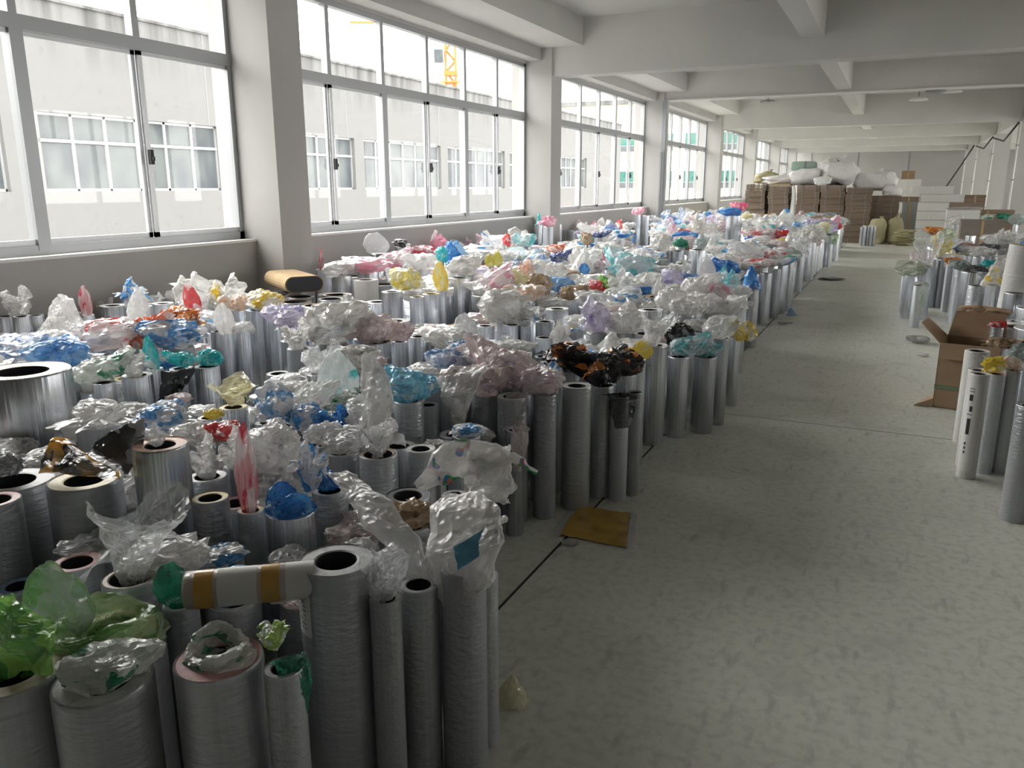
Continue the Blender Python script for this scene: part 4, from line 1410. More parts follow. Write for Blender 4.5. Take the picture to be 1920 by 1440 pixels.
(1.167,6.477,0.130,0.59,'c','grey',0),
(1.281,5.439,0.121,0.56,'c','grey',0),
(2.149,11.046,0.133,0.58,'w','white',0),
(1.646,10.886,0.100,0.60,'c','grey',0),
(2.355,10.363,0.093,0.57,'w','white',0),
(1.017,5.983,0.126,0.59,'w','grey',0),
(0.910,14.961,0.129,0.67,'c','brown',0),
(2.009,15.903,0.104,0.62,'w','tan',0),
(1.603,5.412,0.142,0.51,'w','pink',0),
(0.916,12.181,0.126,0.60,'c','grey',0),
(0.751,8.639,0.140,0.40,'c','tan',1),
(1.115,9.023,0.110,0.65,'c','grey',1),
(1.494,5.078,0.133,0.55,'c','grey',0),
(1.466,10.535,0.119,0.62,'w','yellow',1),
(2.187,14.781,0.121,0.60,'c','yellow',0),
(1.233,12.156,0.134,0.64,'w','brown',0),
(1.521,9.657,0.092,0.59,'w','tan',0),
(1.151,7.678,0.152,0.58,'w','white',1),
(1.854,14.374,0.104,0.54,'c','brown',0),
(1.340,14.143,0.096,0.58,'c','grey',0),
(2.366,12.789,0.129,0.57,'c','grey',0),
(1.795,7.699,0.153,0.56,'c','grey',0),
(2.079,15.095,0.104,0.63,'c','white',0),
(0.663,13.746,0.093,0.69,'c','grey',0),
(0.918,13.933,0.134,0.65,'c','yellow',0),
(1.031,15.458,0.091,0.69,'w','grey',0),
(1.004,6.869,0.148,0.64,'c','white',1),
(0.950,11.524,0.094,0.62,'c','grey',0),
(1.769,11.602,0.098,0.63,'c','yellow',0),
(1.680,15.499,0.091,0.67,'c','grey',0),
(0.733,14.183,0.102,0.70,'c','grey',0),
(1.504,8.518,0.140,0.62,'c','white',0),
(1.771,5.804,0.105,0.52,'w','brown',0),
(2.539,12.021,0.106,0.63,'w','grey',0),
(2.030,7.356,0.123,0.49,'c','tan',0),
(2.503,14.935,0.136,0.62,'w','grey',0),
(0.799,7.995,0.151,0.49,'c','grey',1),
(1.159,14.951,0.104,0.66,'w','grey',0),
(1.687,9.377,0.090,0.59,'w','grey',0),
(1.914,14.797,0.101,0.60,'c','grey',0),
(1.903,10.565,0.137,0.55,'c','white',0),
(1.526,6.640,0.142,0.55,'w','grey',0),
(0.839,10.616,0.113,0.69,'c','grey',1),
(1.217,8.729,0.131,0.55,'c','grey',1),
(1.593,14.678,0.108,0.59,'w','grey',0),
(1.360,9.402,0.135,0.59,'w','blue',0),
(1.973,10.003,0.101,0.56,'c','grey',0),
(2.369,14.595,0.092,0.61,'w','blue',0),
(1.530,11.371,0.129,0.65,'c','brown',0),
(1.657,14.219,0.112,0.55,'c','grey',0),
(0.693,16.021,0.112,0.65,'c','grey',0),
(1.812,12.830,0.120,0.60,'c','pink',0),
(1.232,11.723,0.093,0.67,'c','grey',0),
(1.444,13.033,0.089,0.62,'w','grey',0),
(1.971,9.312,0.097,0.56,'c','grey',0),
(1.221,15.276,0.120,0.67,'c','grey',0),
(1.997,15.448,0.113,0.63,'c','grey',0),
(2.110,9.736,0.121,0.59,'w','grey',0),
(2.136,9.103,0.128,0.59,'c','grey',0),
(1.785,11.159,0.131,0.63,'c','grey',0),
(1.288,15.617,0.107,0.68,'c','white',0),
(1.359,8.171,0.128,0.62,'c','pink',0),
(1.833,8.613,0.168,0.56,'c','grey',0),
(1.128,11.264,0.098,0.68,'c','grey',1),
(2.361,11.531,0.116,0.64,'c','grey',0),
(1.723,8.235,0.167,0.56,'w','tan',0),
(1.506,13.853,0.110,0.58,'c','grey',0),
(1.600,7.412,0.123,0.52,'c','white',0),
(1.827,16.467,0.126,0.59,'c','white',0),
(1.414,6.114,0.138,0.51,'c','white',0),
(1.553,12.517,0.119,0.61,'c','grey',0),
(0.646,16.385,0.107,0.59,'c','grey',0),
(1.944,7.098,0.119,0.50,'c','grey',0),
(0.648,14.728,0.110,0.67,'w','grey',0),
(1.505,13.582,0.104,0.60,'w','grey',0),
(1.014,5.387,0.099,0.56,'c','grey',0),
(1.304,15.929,0.107,0.67,'c','grey',0),
(1.366,5.663,0.102,0.52,'c','grey',0),
(0.856,12.950,0.117,0.57,'c','grey',0),
(1.259,9.809,0.089,0.60,'c','tan',1),
(0.931,10.856,0.127,0.66,'c','grey',0),
(1.322,14.436,0.115,0.63,'c','blue',0),
(1.527,10.233,0.135,0.60,'w','grey',0),
(2.158,13.515,0.123,0.55,'c','yellow',0),
(1.013,14.328,0.108,0.66,'c','grey',0),
(2.671,14.703,0.115,0.62,'c','tan',0),
(2.058,14.218,0.092,0.58,'c','grey',0),
(1.733,10.051,0.103,0.55,'w','tan',0),
(2.318,15.654,0.090,0.60,'c','grey',0),
(0.758,9.370,0.124,0.32,'c','blue',1),
(0.707,15.135,0.092,0.70,'c','grey',0),
(0.905,12.474,0.111,0.59,'c','grey',0),
(2.097,10.347,0.095,0.56,'c','grey',0),
(2.713,14.434,0.091,0.65,'c','brown',0),
(2.085,12.831,0.097,0.62,'c','white',0),
(2.317,10.603,0.094,0.58,'c','grey',0),
(0.883,15.271,0.092,0.68,'c','pink',0),
(1.250,10.821,0.090,0.65,'c','brown',0),
(1.045,5.616,0.113,0.56,'c','grey',0),
(1.489,5.858,0.105,0.50,'w','grey',0),
(1.861,9.726,0.114,0.55,'c','grey',0),
(1.475,11.106,0.113,0.66,'c','grey',0),
(1.531,15.262,0.136,0.68,'c','brown',0),
(2.009,12.222,0.098,0.63,'c','brown',0),
(1.032,16.235,0.089,0.64,'w','grey',0),
(1.028,5.075,0.102,0.54,'c','white',0),
(0.792,9.029,0.125,0.39,'c','yellow',1),
(2.009,11.976,0.106,0.61,'w','grey',0),
(1.833,6.816,0.141,0.53,'w','brown',0),
(1.223,14.710,0.096,0.63,'c','grey',0),
(1.794,11.837,0.116,0.63,'c','grey',0),
(0.685,14.465,0.096,0.67,'c','white',0),
(0.638,14.941,0.092,0.70,'c','tan',0),
(1.807,15.300,0.107,0.62,'w','yellow',0),
(1.118,9.481,0.089,0.33,'w','yellow',0),
(1.666,6.326,0.124,0.54,'c','white',0),
]
BAG = [
(-1.62,1.16,0.60,0.25,0.08,'ring','green',1,1),
(-1.48,1.03,0.60,0.16,0.08,'lump','whitegreen',1,2),
(-1.32,1.21,0.60,0.17,0.05,'ring','whitegreen',1,3),
(-1.20,1.26,0.63,0.09,0.06,'splay','limewhite',1,5),
(-1.15,1.25,0.60,0.09,0.12,'drape','darkgreen',1,5),
(-1.70,1.11,0.62,0.14,0.19,'spear','greengrey',1,1),
(-1.80,1.38,0.62,0.22,0.20,'funnel','clear',1,4),
(-1.59,1.34,0.60,0.09,0.12,'spear','darkgreen',1,117),
(-1.30,2.02,0.60,0.17,0.10,'splay','tan',1,118),
(-1.11,1.57,0.62,0.09,0.14,'lump','clear',1,7),
(-2.76,1.67,0.67,0.11,0.08,'lump','greydark',1,12),
(-2.26,2.09,0.60,0.13,0.14,'tuft','white',1,18),
(-1.90,1.93,0.58,0.07,0.30,'spear','redclear',1,119),
(-2.23,2.21,0.60,0.12,0.14,'tuft','white',1,120),
(-2.06,2.24,0.60,0.21,0.19,'lump','white',1,121),
(-1.78,2.12,0.63,0.13,0.15,'tuft','whiteblue',1,20),
(-1.75,2.17,0.60,0.08,0.07,'lump','blue',1,20),
(-2.22,1.85,0.80,0.09,0.07,'tuft','clear',1,15),
(-2.46,2.41,0.62,0.14,0.09,'lump','red',1,122),
(-2.75,2.63,0.62,0.08,0.05,'lump','yellow',1,21),
(-2.57,2.36,0.60,0.20,0.11,'splay','white',1,123),
(-2.79,2.80,0.65,0.21,0.11,'funnel','cream',1,22),
(-2.26,2.69,0.62,0.15,0.12,'lump','whiteblue',1,124),
(-2.13,2.70,0.62,0.14,0.11,'tuft','blue',1,125),
(-2.06,2.55,0.62,0.16,0.10,'splay','clearwhite',1,41),
(-1.96,2.54,0.60,0.17,0.10,'lump','clearwhite',1,42),
(-1.77,2.51,0.63,0.17,0.16,'tuft','clearwhite',1,40),
(-1.74,1.95,0.60,0.16,0.09,'ring','blue',1,19),
(-3.14,2.33,0.62,0.30,0.13,'splay','white',1,126),
(-2.84,2.42,0.62,0.19,0.11,'lump','whiteblue',1,127),
(-3.74,3.03,0.64,0.17,0.15,'tuft','white',1,24),
(-3.81,2.85,0.64,0.23,0.13,'lump','whitegreen',1,25),
(-3.77,3.19,0.64,0.11,0.19,'spear','teal',1,128),
(-3.64,3.29,0.65,0.12,0.09,'lump','teal',1,27),
(-3.55,3.39,0.64,0.16,0.11,'splay','teal',1,26),
(-4.23,2.95,0.66,0.33,0.18,'splay','skyblue',1,129),
(-4.68,3.02,0.66,0.29,0.13,'lump','clearblue',1,130),
(-5.83,3.79,0.72,0.23,0.21,'tuft','white',1,77),
(-5.64,4.21,0.68,0.09,0.23,'spear','redclear',1,131),
(-4.46,3.45,0.66,0.37,0.20,'lump','whitered',1,132),
(-5.45,4.50,0.72,0.24,0.21,'tuft','whiteblue',1,75),
(-4.86,4.03,0.68,0.18,0.27,'spear','white',1,133),
(-4.25,3.55,0.66,0.21,0.21,'lump','orangered',1,134),
(-4.48,4.08,0.68,0.30,0.17,'splay','orange',1,135),
(-4.88,4.57,0.70,0.14,0.23,'spear','red',1,136),
(-4.06,3.64,0.66,0.31,0.20,'lump','whiteblue',1,137),
(-4.28,3.73,0.66,0.14,0.18,'spear','clear',1,138),
(-5.03,4.96,0.68,0.16,0.20,'tuft','whiteyellow',1,139),
(-4.82,4.96,0.68,0.19,0.13,'lump','peach',1,68),
(-4.13,4.13,0.66,0.13,0.22,'spear','white',1,140),
(-4.08,4.22,0.66,0.16,0.08,'lump','white',1,141),
(-4.51,4.96,0.70,0.26,0.15,'lump','whiteyellow',1,69),
(-3.92,4.54,0.66,0.27,0.17,'lump','lilac',1,142),
(-3.41,4.01,0.64,0.24,0.17,'tuft','white',1,143),
(-3.36,4.28,0.64,0.39,0.29,'lump','greywhite',1,144),
(-3.08,4.40,0.64,0.32,0.22,'splay','palepink',1,145),
(-3.72,4.95,0.66,0.24,0.16,'lump','greywhite',1,146),
(-3.03,4.59,0.62,0.22,0.15,'splay','palepink',1,80),
(-2.87,3.55,0.62,0.24,0.18,'tuft','clear',1,147),
(-2.79,3.74,0.62,0.28,0.16,'splay','greywhite',1,148),
(-2.02,3.12,0.66,0.21,0.17,'lump','cyan',1,28),
(-2.44,3.17,0.62,0.18,0.24,'spear','clearteal',1,149),
(-2.07,2.87,0.62,0.19,0.14,'lump','clearwhite',1,150),
(-2.25,2.98,0.62,0.15,0.10,'lump','whitegreen',1,151),
(-2.46,2.99,0.62,0.18,0.13,'lump','clearwhite',1,152),
(-2.06,3.37,0.64,0.16,0.11,'splay','cyan',1,153),
(-1.81,3.49,0.64,0.27,0.16,'lump','palepink',1,32),
(-1.73,3.64,0.65,0.30,0.21,'lump','palepink',1,154),
(-1.53,3.57,0.65,0.21,0.15,'lump','clearpink',1,34),
(-2.13,3.95,0.64,0.24,0.15,'lump','clearpink',1,155),
(-1.54,3.30,0.53,0.11,0.18,'drape','palepink',1,156),
(-1.89,4.75,0.64,0.16,0.17,'tuft','white',1,157),
(-1.60,4.10,0.66,0.27,0.16,'lump','blackorange',1,158),
(-1.37,3.99,0.64,0.26,0.17,'lump','blackorange',1,36),
(-1.28,4.19,0.64,0.21,0.15,'lump','blackorange',1,159),
(-1.22,3.89,0.59,0.17,0.14,'drape','black',1,37),
(-1.30,4.52,0.66,0.13,0.11,'spear','yellow',1,160),
(-1.33,4.92,0.69,0.22,0.18,'funnel','clearwhite',1,45),
(-1.67,5.46,0.64,0.25,0.18,'lump','white',1,161),
(-1.86,5.37,0.64,0.24,0.24,'tuft','lilac',1,162),
(-2.70,5.55,0.64,0.37,0.27,'lump','greywhite',1,163),
(-2.57,4.76,0.60,0.18,0.22,'spear','clearwhite',1,164),
(-2.17,3.83,0.63,0.21,0.15,'lump','clearblue',1,165),
(-2.48,5.51,0.62,0.16,0.16,'tuft','clear',1,166),
(-1.21,5.28,0.55,0.19,0.13,'lump','clearcyan',1,46),
(-1.09,5.41,0.53,0.16,0.10,'lump','clearcyan',1,47),
(-1.30,5.47,0.58,0.20,0.17,'lump','black',1,167),
(-1.06,5.63,0.62,0.22,0.17,'lump','clearwhite',1,48),
(-0.91,5.77,0.60,0.20,0.14,'lump','whiteyellow',1,-1),
(-1.65,6.50,0.66,0.22,0.19,'lump','white',1,168),
(-1.47,6.41,0.64,0.24,0.17,'lump','white',1,169),
(-1.37,6.76,0.62,0.25,0.18,'lump','white',1,170),
(-1.22,6.81,0.60,0.25,0.15,'splay','white',1,171),
(-1.67,7.57,0.64,0.25,0.20,'lump','white',1,172),
(-1.48,7.62,0.62,0.23,0.18,'lump','whitepink',1,173),
(-1.43,7.97,0.62,0.21,0.26,'tuft','clearcyan',1,174),
(-1.20,7.32,0.60,0.22,0.12,'splay','white',1,175),
(-1.29,8.60,0.62,0.24,0.24,'tent','blue',1,176),
(-1.86,9.14,0.62,0.16,0.26,'spear','white',1,177),
(-1.88,7.11,0.66,0.14,0.19,'tuft','white',1,178),
(-2.25,7.98,0.64,0.24,0.18,'lump','white',1,179),
(-2.06,8.31,0.64,0.22,0.19,'lump','lilac',1,180),
(-2.50,7.63,0.64,0.14,0.14,'lump','limegreen',1,181),
(-2.62,7.57,0.64,0.16,0.12,'lump','red',1,182),
(-2.12,7.32,0.66,0.17,0.09,'lump','blue',1,183),
(-2.37,7.46,0.64,0.26,0.23,'tuft','clearwhite',1,184),
(-3.47,7.01,0.66,0.34,0.25,'lump','whitepink',1,185),
(-3.42,7.26,0.66,0.32,0.23,'splay','cream',1,186),
(-3.48,7.74,0.66,0.23,0.24,'tuft','salmon',1,187),
(-3.05,7.15,0.64,0.21,0.21,'lump','tan',1,188),
(-3.61,8.24,0.66,0.36,0.24,'splay','white',1,189),
(-3.30,8.10,0.66,0.35,0.21,'splay','white',1,190),
(-2.71,7.05,0.62,0.25,0.14,'lump','tan',1,191),
(-3.32,9.00,0.66,0.32,0.28,'tent','white',1,192),
(-3.18,8.72,0.68,0.11,0.12,'spear','blue',1,193),
(-3.01,6.75,0.64,0.30,0.15,'lump','peach',1,194),
(-2.96,7.42,0.64,0.27,0.16,'lump','skyblue',1,195),
(-3.95,6.79,0.66,0.14,0.29,'spear','yellow',1,196),
(-4.38,6.82,0.66,0.30,0.22,'lump','clearyellow',1,197),
(-5.01,8.14,0.70,0.31,0.21,'lump','white',1,198),
(-4.18,7.67,0.72,0.35,0.23,'lump','greywhite',1,199),
(-4.89,9.50,0.70,0.35,0.15,'splay','greywhite',1,200),
(-4.51,8.95,0.68,0.11,0.16,'spear','olive',1,201),
(-4.48,9.11,0.68,0.12,0.19,'spear','olive',1,202),
(-5.73,8.31,0.85,0.28,0.26,'spear','clear',1,203),
(-5.73,8.83,0.90,0.27,0.11,'splay','black',1,204),
(-5.36,7.56,0.72,0.51,0.18,'lump','pink',1,205),
(-5.47,7.22,0.70,0.35,0.18,'lump','clearwhite',1,206),
(-5.83,7.33,0.74,0.06,0.23,'tuft','redclear',1,207),
(-5.39,8.09,0.72,0.32,0.19,'lump','whitepink',1,208),
(-5.73,9.33,0.74,0.43,0.17,'splay','redclear',1,209),
(-5.08,8.76,0.74,0.13,0.20,'lump','teal',1,210),
(-5.08,10.65,0.80,0.11,0.20,'lump','red',1,211),
(-4.84,10.75,0.80,0.28,0.20,'lump','clearcyan',1,212),
(-5.72,13.26,1.00,0.11,0.21,'tent','teal',1,213),
(-5.26,12.61,1.00,0.29,0.20,'splay','pink',1,214),
(-4.33,10.61,0.75,0.23,0.11,'lump','orangered',1,215),
(-3.93,9.76,0.70,0.22,0.14,'lump','navy',1,216),
(-4.37,12.08,0.76,0.17,0.20,'lump','tan',1,217),
(-4.58,13.20,0.80,0.24,0.11,'lump','navy',1,218),
(-4.20,13.20,0.80,0.25,0.08,'lump','blue',1,219),
(-5.54,18.71,1.00,0.25,0.18,'lump','pink',1,220),
(-3.84,22.12,1.00,0.34,0.25,'lump','hotpink',1,221),
(-3.49,19.45,0.98,0.42,0.20,'lump','blue',1,222),
(-1.68,28.47,0.75,0.41,0.24,'lump','hotpink',1,223),
(-1.19,19.67,0.70,0.24,0.17,'lump','red',1,224),
(-1.23,18.18,0.66,0.29,0.18,'drape','green',1,225),
(-2.43,15.77,0.70,0.26,0.16,'lump','redclear',1,226),
(-1.98,15.97,0.70,0.26,0.16,'lump','red',1,227),
(-2.16,15.89,0.70,0.34,0.20,'lump','clearpink',1,228),
(-1.38,12.27,0.62,0.22,0.20,'drape','darkred',1,229),
(-1.78,11.23,0.66,0.43,0.29,'lump','clearwhite',1,230),
(-1.55,11.58,0.64,0.37,0.19,'lump','whitered',1,231),
(-3.57,16.38,0.70,0.28,0.43,'tuft','greywhite',1,232),
(-3.31,12.56,0.66,0.50,0.30,'splay','greywhite',1,233),
(-3.82,14.46,0.72,0.19,0.08,'lump','hotpink',1,234),
(-3.20,13.32,0.68,0.26,0.14,'lump','darkgreen',1,235),
(-3.80,23.46,0.76,0.45,0.18,'splay','cream',1,236),
(0.41,11.34,0.68,0.27,0.40,'funnel','clear',1,237),
(0.58,12.78,0.68,0.30,0.30,'tuft','clearyellow',1,238),
(0.69,17.33,0.75,0.34,0.16,'lump','orange',1,239),
(0.21,11.36,0.55,0.43,0.23,'splay','greenwhite',1,240),
(0.31,10.68,0.50,0.18,0.32,'drape','greenwhite',1,241),
(0.33,11.72,0.63,0.28,0.24,'lump','clearpink',1,242),
(0.99,9.95,0.62,0.25,0.21,'tent','whiteyellow',1,243),
(1.09,10.09,0.69,0.23,0.23,'splay','white',1,244),
(1.09,11.80,0.62,0.18,0.14,'splay','teal',1,245),
(0.59,5.25,0.62,0.18,0.09,'splay','yellow',1,96),
(0.68,5.35,0.62,0.12,0.08,'lump','peach',1,97),
(0.78,5.80,0.60,0.13,0.11,'lump','greygreen',1,246),
(1.06,14.53,0.66,0.30,0.13,'lump','brownpink',1,247),
(1.14,13.69,0.66,0.39,0.14,'splay','white',1,248),
(1.39,14.69,0.66,0.25,0.12,'lump','greydark',1,249),
(0.78,7.09,0.60,0.12,0.05,'lump','red',1,250),
(0.72,12.18,0.64,0.16,0.10,'lump','orange',1,251),
(0.87,14.45,0.66,0.22,0.10,'lump','skyblue',1,252),
(1.34,23.63,0.70,0.41,0.22,'lump','white',1,253),
(2.22,25.83,0.74,0.53,0.18,'splay','whitegreen',1,254),
(2.62,26.00,0.74,0.58,0.20,'splay','darkgreen',1,255),
(2.75,24.25,0.70,0.41,0.27,'lump','greygreen',1,256),
(0.80,6.78,0.50,0.24,0.08,'splay','tan',1,257),
(0.85,16.56,0.70,0.29,0.23,'lump','palegreen',1,258),
(0.93,11.24,0.60,0.26,0.13,'lump','greydark',1,259),
(0.76,11.21,0.66,0.19,0.13,'lump','greygreen',1,260),
(-5.93,4.88,0.61,0.24,0.13,'splay','white',0,262),
(-1.79,1.69,0.52,0.14,0.06,'lump','whiteblue',1,263),
(-5.69,3.91,0.57,0.16,0.07,'lump','greywhite',0,264),
(-1.45,1.65,0.49,0.15,0.06,'lump','palepink',1,266),
(-2.59,4.09,0.49,0.13,0.05,'lump','whiteblue',0,267),
(-3.48,2.17,0.49,0.17,0.07,'lump','white',1,269),
(-2.57,1.94,0.46,0.29,0.20,'tuft','white',1,270),
(-3.38,1.83,0.53,0.11,0.18,'spear','white',0,271),
(-4.99,4.50,0.64,0.13,0.05,'lump','clearwhite',0,272),
(-5.93,3.43,0.50,0.21,0.15,'tent','white',0,273),
(-3.99,2.06,0.55,0.22,0.12,'lump','white',0,274),
(-5.29,3.00,0.59,0.23,0.14,'funnel','greywhite',0,275),
(-3.43,3.05,0.52,0.13,0.05,'lump','palepink',1,276),
(-4.10,2.45,0.50,0.25,0.13,'lump','clearwhite',0,277),
(-5.74,3.58,0.57,0.13,0.05,'lump','white',0,278),
(-3.89,3.00,0.50,0.20,0.14,'tuft','clear',0,280),
(-3.58,1.79,0.49,0.31,0.12,'splay','palepink',0,281),
(-3.49,3.72,0.35,0.14,0.06,'lump','clearwhite',0,282),
(-2.26,4.99,0.55,0.14,0.06,'lump','greywhite',0,283),
(-2.77,4.76,0.60,0.19,0.07,'splay','clearwhite',0,284),
(-1.80,4.05,0.60,0.14,0.06,'lump','whiteblue',0,285),
(-2.56,3.94,0.51,0.16,0.07,'lump','clear',0,286),
(-2.49,4.54,0.61,0.18,0.07,'lump','whiteblue',1,289),
(-5.81,4.32,0.57,0.16,0.06,'lump','greywhite',0,290),
(-1.73,4.20,0.60,0.19,0.09,'drape','clear',0,291),
(-1.43,1.86,0.50,0.23,0.09,'splay','clearwhite',1,292),
(-4.84,3.54,0.62,0.18,0.10,'lump','whiteblue',0,293),
(-1.85,1.53,0.55,0.22,0.12,'lump','white',1,295),
(-5.97,4.35,0.58,0.17,0.10,'splay','clearwhite',1,296),
(-4.67,3.50,0.65,0.18,0.07,'lump','whiteblue',0,297),
(-3.07,2.01,0.54,0.16,0.06,'lump','greywhite',1,299),
(-2.44,4.11,0.54,0.14,0.06,'lump','clearwhite',0,300),
(-2.97,3.69,0.54,0.21,0.12,'lump','greywhite',0,301),
(-2.67,4.49,0.46,0.16,0.06,'lump','white',0,303),
(-2.01,3.80,0.62,0.14,0.06,'lump','clearwhite',0,304),
(-3.39,3.48,0.33,0.16,0.06,'lump','whiteblue',0,306),
(-4.64,2.38,0.46,0.20,0.14,'tuft','greywhite',0,308),
(-2.66,2.15,0.55,0.16,0.06,'lump','white',0,309),
(-2.53,3.29,0.58,0.27,0.14,'drape','clearwhite',1,312),
(-3.18,4.15,0.57,0.26,0.13,'drape','clear',1,314),
(-3.42,1.65,0.49,0.22,0.09,'splay','clearwhite',0,316),
(-4.62,4.33,0.60,0.28,0.16,'lump','clearwhite',0,321),
(-4.78,2.67,0.56,0.17,0.10,'funnel','clearwhite',0,323),
(-3.32,2.46,0.48,0.22,0.12,'lump','white',0,324),
(-1.49,4.65,0.58,0.28,0.20,'tent','white',1,325),
(-2.89,3.19,0.56,0.13,0.05,'lump','white',0,326),
(-5.04,3.09,0.62,0.21,0.12,'funnel','clearwhite',0,327),
(-3.32,3.30,0.35,0.17,0.07,'splay','palepink',0,328),
(-1.79,3.85,0.59,0.13,0.20,'spear','whiteblue',0,329),
(-1.82,4.96,0.52,0.31,0.12,'splay','white',1,331),
(-5.46,3.19,0.57,0.28,0.11,'splay','clear',0,332),
(-3.07,2.53,0.47,0.23,0.09,'splay','clearwhite',0,333),
(-3.50,2.76,0.51,0.17,0.07,'lump','white',1,334),
(-2.35,2.29,0.55,0.14,0.06,'lump','white',0,335),
(-4.15,2.21,0.56,0.18,0.13,'tuft','palepink',0,337),
(-3.78,1.97,0.47,0.23,0.16,'tuft','whiteblue',0,338),
(-4.94,4.79,0.59,0.22,0.16,'tuft','clear',1,340),
(-4.41,2.44,0.49,0.18,0.12,'tuft','whiteblue',0,341),
(-5.17,4.08,0.64,0.14,0.06,'lump','white',0,344),
(-3.95,3.36,0.57,0.28,0.11,'splay','whiteblue',1,347),
(-4.84,3.21,0.62,0.25,0.15,'funnel','white',1,348),
(-1.72,4.78,0.55,0.26,0.10,'splay','clearwhite',0,349),
(-3.22,4.87,0.55,0.15,0.06,'lump','clear',0,350),
(-3.25,3.70,0.49,0.18,0.07,'lump','white',1,351),
(-3.08,3.57,0.51,0.13,0.05,'lump','palepink',0,353),
(-3.04,4.95,0.59,0.17,0.07,'lump','white',0,354),
(-4.83,3.40,0.60,0.21,0.11,'drape','clearwhite',0,356),
(-5.49,4.20,0.59,0.13,0.05,'lump','white',0,357),
(-2.24,4.59,0.61,0.18,0.07,'lump','white',1,358),
(-3.75,4.41,0.59,0.18,0.07,'lump','white',0,359),
(-3.52,4.54,0.57,0.30,0.12,'splay','whiteblue',0,360),
(-2.77,3.09,0.58,0.16,0.06,'lump','white',1,361),
(-4.52,2.67,0.59,0.29,0.20,'tuft','white',0,363),
(-1.86,2.28,0.48,0.16,0.06,'lump','white',0,364),
(-5.73,4.13,0.57,0.22,0.09,'splay','white',1,369),
(-4.25,2.39,0.54,0.12,0.20,'spear','white',0,371),
(-2.24,3.64,0.64,0.17,0.07,'lump','clearwhite',1,372),
(-2.73,1.98,0.50,0.23,0.13,'lump','clearwhite',1,374),
(-2.38,3.70,0.56,0.13,0.05,'lump','greywhite',0,375),
(-5.66,3.33,0.53,0.25,0.14,'lump','greywhite',0,377),
(-3.37,2.64,0.49,0.24,0.09,'splay','greywhite',1,378),
(-2.19,4.78,0.59,0.17,0.07,'lump','white',1,379),
(-3.16,3.44,0.45,0.14,0.06,'lump','greywhite',0,380),
(-2.12,3.19,0.60,0.24,0.13,'lump','white',1,381),
(-4.01,2.24,0.52,0.19,0.13,'tuft','white',0,383),
(-2.69,2.94,0.56,0.18,0.07,'lump','clearwhite',1,384),
(-5.15,3.26,0.62,0.21,0.09,'splay','clearwhite',0,385),
(-1.93,4.32,0.58,0.14,0.05,'lump','greywhite',0,387),
(-5.73,4.89,0.59,0.28,0.20,'tuft','clear',1,388),
(-1.93,4.17,0.59,0.16,0.06,'lump','clearwhite',0,389),
(-4.70,2.77,0.60,0.22,0.09,'splay','palepink',0,391),
(-4.15,4.83,0.55,0.21,0.12,'funnel','whiteblue',0,393),
(-4.52,2.96,0.60,0.16,0.09,'lump','clearwhite',0,394),
(-1.50,4.97,0.54,0.32,0.17,'lump','greywhite',0,395),
(-4.90,2.74,0.56,0.23,0.16,'tent','white',0,396),
(-4.28,3.21,0.60,0.18,0.07,'lump','palepink',0,398),
(-1.66,4.55,0.57,0.31,0.13,'splay','whiteblue',0,399),
(-3.01,3.91,0.54,0.30,0.16,'lump','clear',0,400),
(-2.24,2.85,0.60,0.14,0.06,'lump','white',0,402),
(-2.06,4.50,0.59,0.16,0.06,'lump','clearwhite',0,403),
(-4.27,2.55,0.48,0.25,0.10,'splay','white',0,404),
(-5.12,3.51,0.62,0.19,0.10,'lump','clearwhite',1,405),
(-5.12,2.94,0.56,0.27,0.19,'tuft','clear',0,406),
(-4.57,3.93,0.63,0.14,0.05,'lump','white',0,408),
(-2.82,4.02,0.56,0.24,0.10,'splay','palepink',1,409),
(-1.60,1.54,0.51,0.21,0.09,'splay','whiteblue',1,410),
(-1.43,4.82,0.53,0.17,0.07,'lump','clearwhite',0,411),
(-2.35,4.74,0.58,0.18,0.07,'lump','clearwhite',0,412),
(-3.75,3.45,0.57,0.22,0.11,'drape','white',0,413),
(-5.06,3.77,0.63,0.22,0.12,'lump','white',1,414),
(-3.05,1.53,0.47,0.11,0.18,'spear','white',0,416),
(-2.29,3.99,0.59,0.24,0.13,'lump','white',0,419),
(-1.57,1.77,0.49,0.16,0.06,'lump','clear',1,420),
(-1.23,2.23,0.49,0.15,0.06,'lump','white',1,421),
(-1.22,1.78,0.48,0.23,0.13,'lump','clear',1,423),
(-2.75,3.26,0.54,0.15,0.06,'lump','greywhite',0,424),
(-2.38,4.43,0.60,0.12,0.05,'lump','clearwhite',0,426),
(-2.86,4.64,0.39,0.13,0.05,'lump','white',0,427),
(-1.74,3.33,0.46,0.13,0.05,'lump','greywhite',1,428),
(-2.65,3.64,0.58,0.14,0.06,'lump','greywhite',1,429),
(-5.69,3.16,0.56,0.19,0.14,'tuft','clearwhite',0,430),
(-3.34,1.98,0.51,0.18,0.10,'lump','clearwhite',1,431),
(-1.15,2.04,0.54,0.15,0.06,'lump','white',1,432),
(-5.81,3.28,0.55,0.19,0.11,'lump','white',0,433),
(-5.55,4.36,0.57,0.16,0.07,'lump','clearwhite',0,434),
(-4.12,3.85,0.58,0.17,0.07,'lump','palepink',0,435),
(-4.46,4.35,0.61,0.22,0.13,'funnel','whiteblue',1,436),
(-5.32,4.98,0.59,0.16,0.25,'spear','white',0,437),
(-2.08,3.49,0.65,0.13,0.05,'lump','clear',0,438),
(-4.82,4.15,0.63,0.13,0.05,'lump','clear',0,439),
(-1.60,3.91,0.61,0.18,0.13,'tuft','whiteblue',1,441),
(-4.03,4.95,0.53,0.33,0.18,'lump','clear',0,442),
(-1.70,2.82,0.55,0.13,0.05,'lump','greywhite',1,444),
(-5.60,4.59,0.61,0.21,0.10,'drape','clearwhite',0,445),
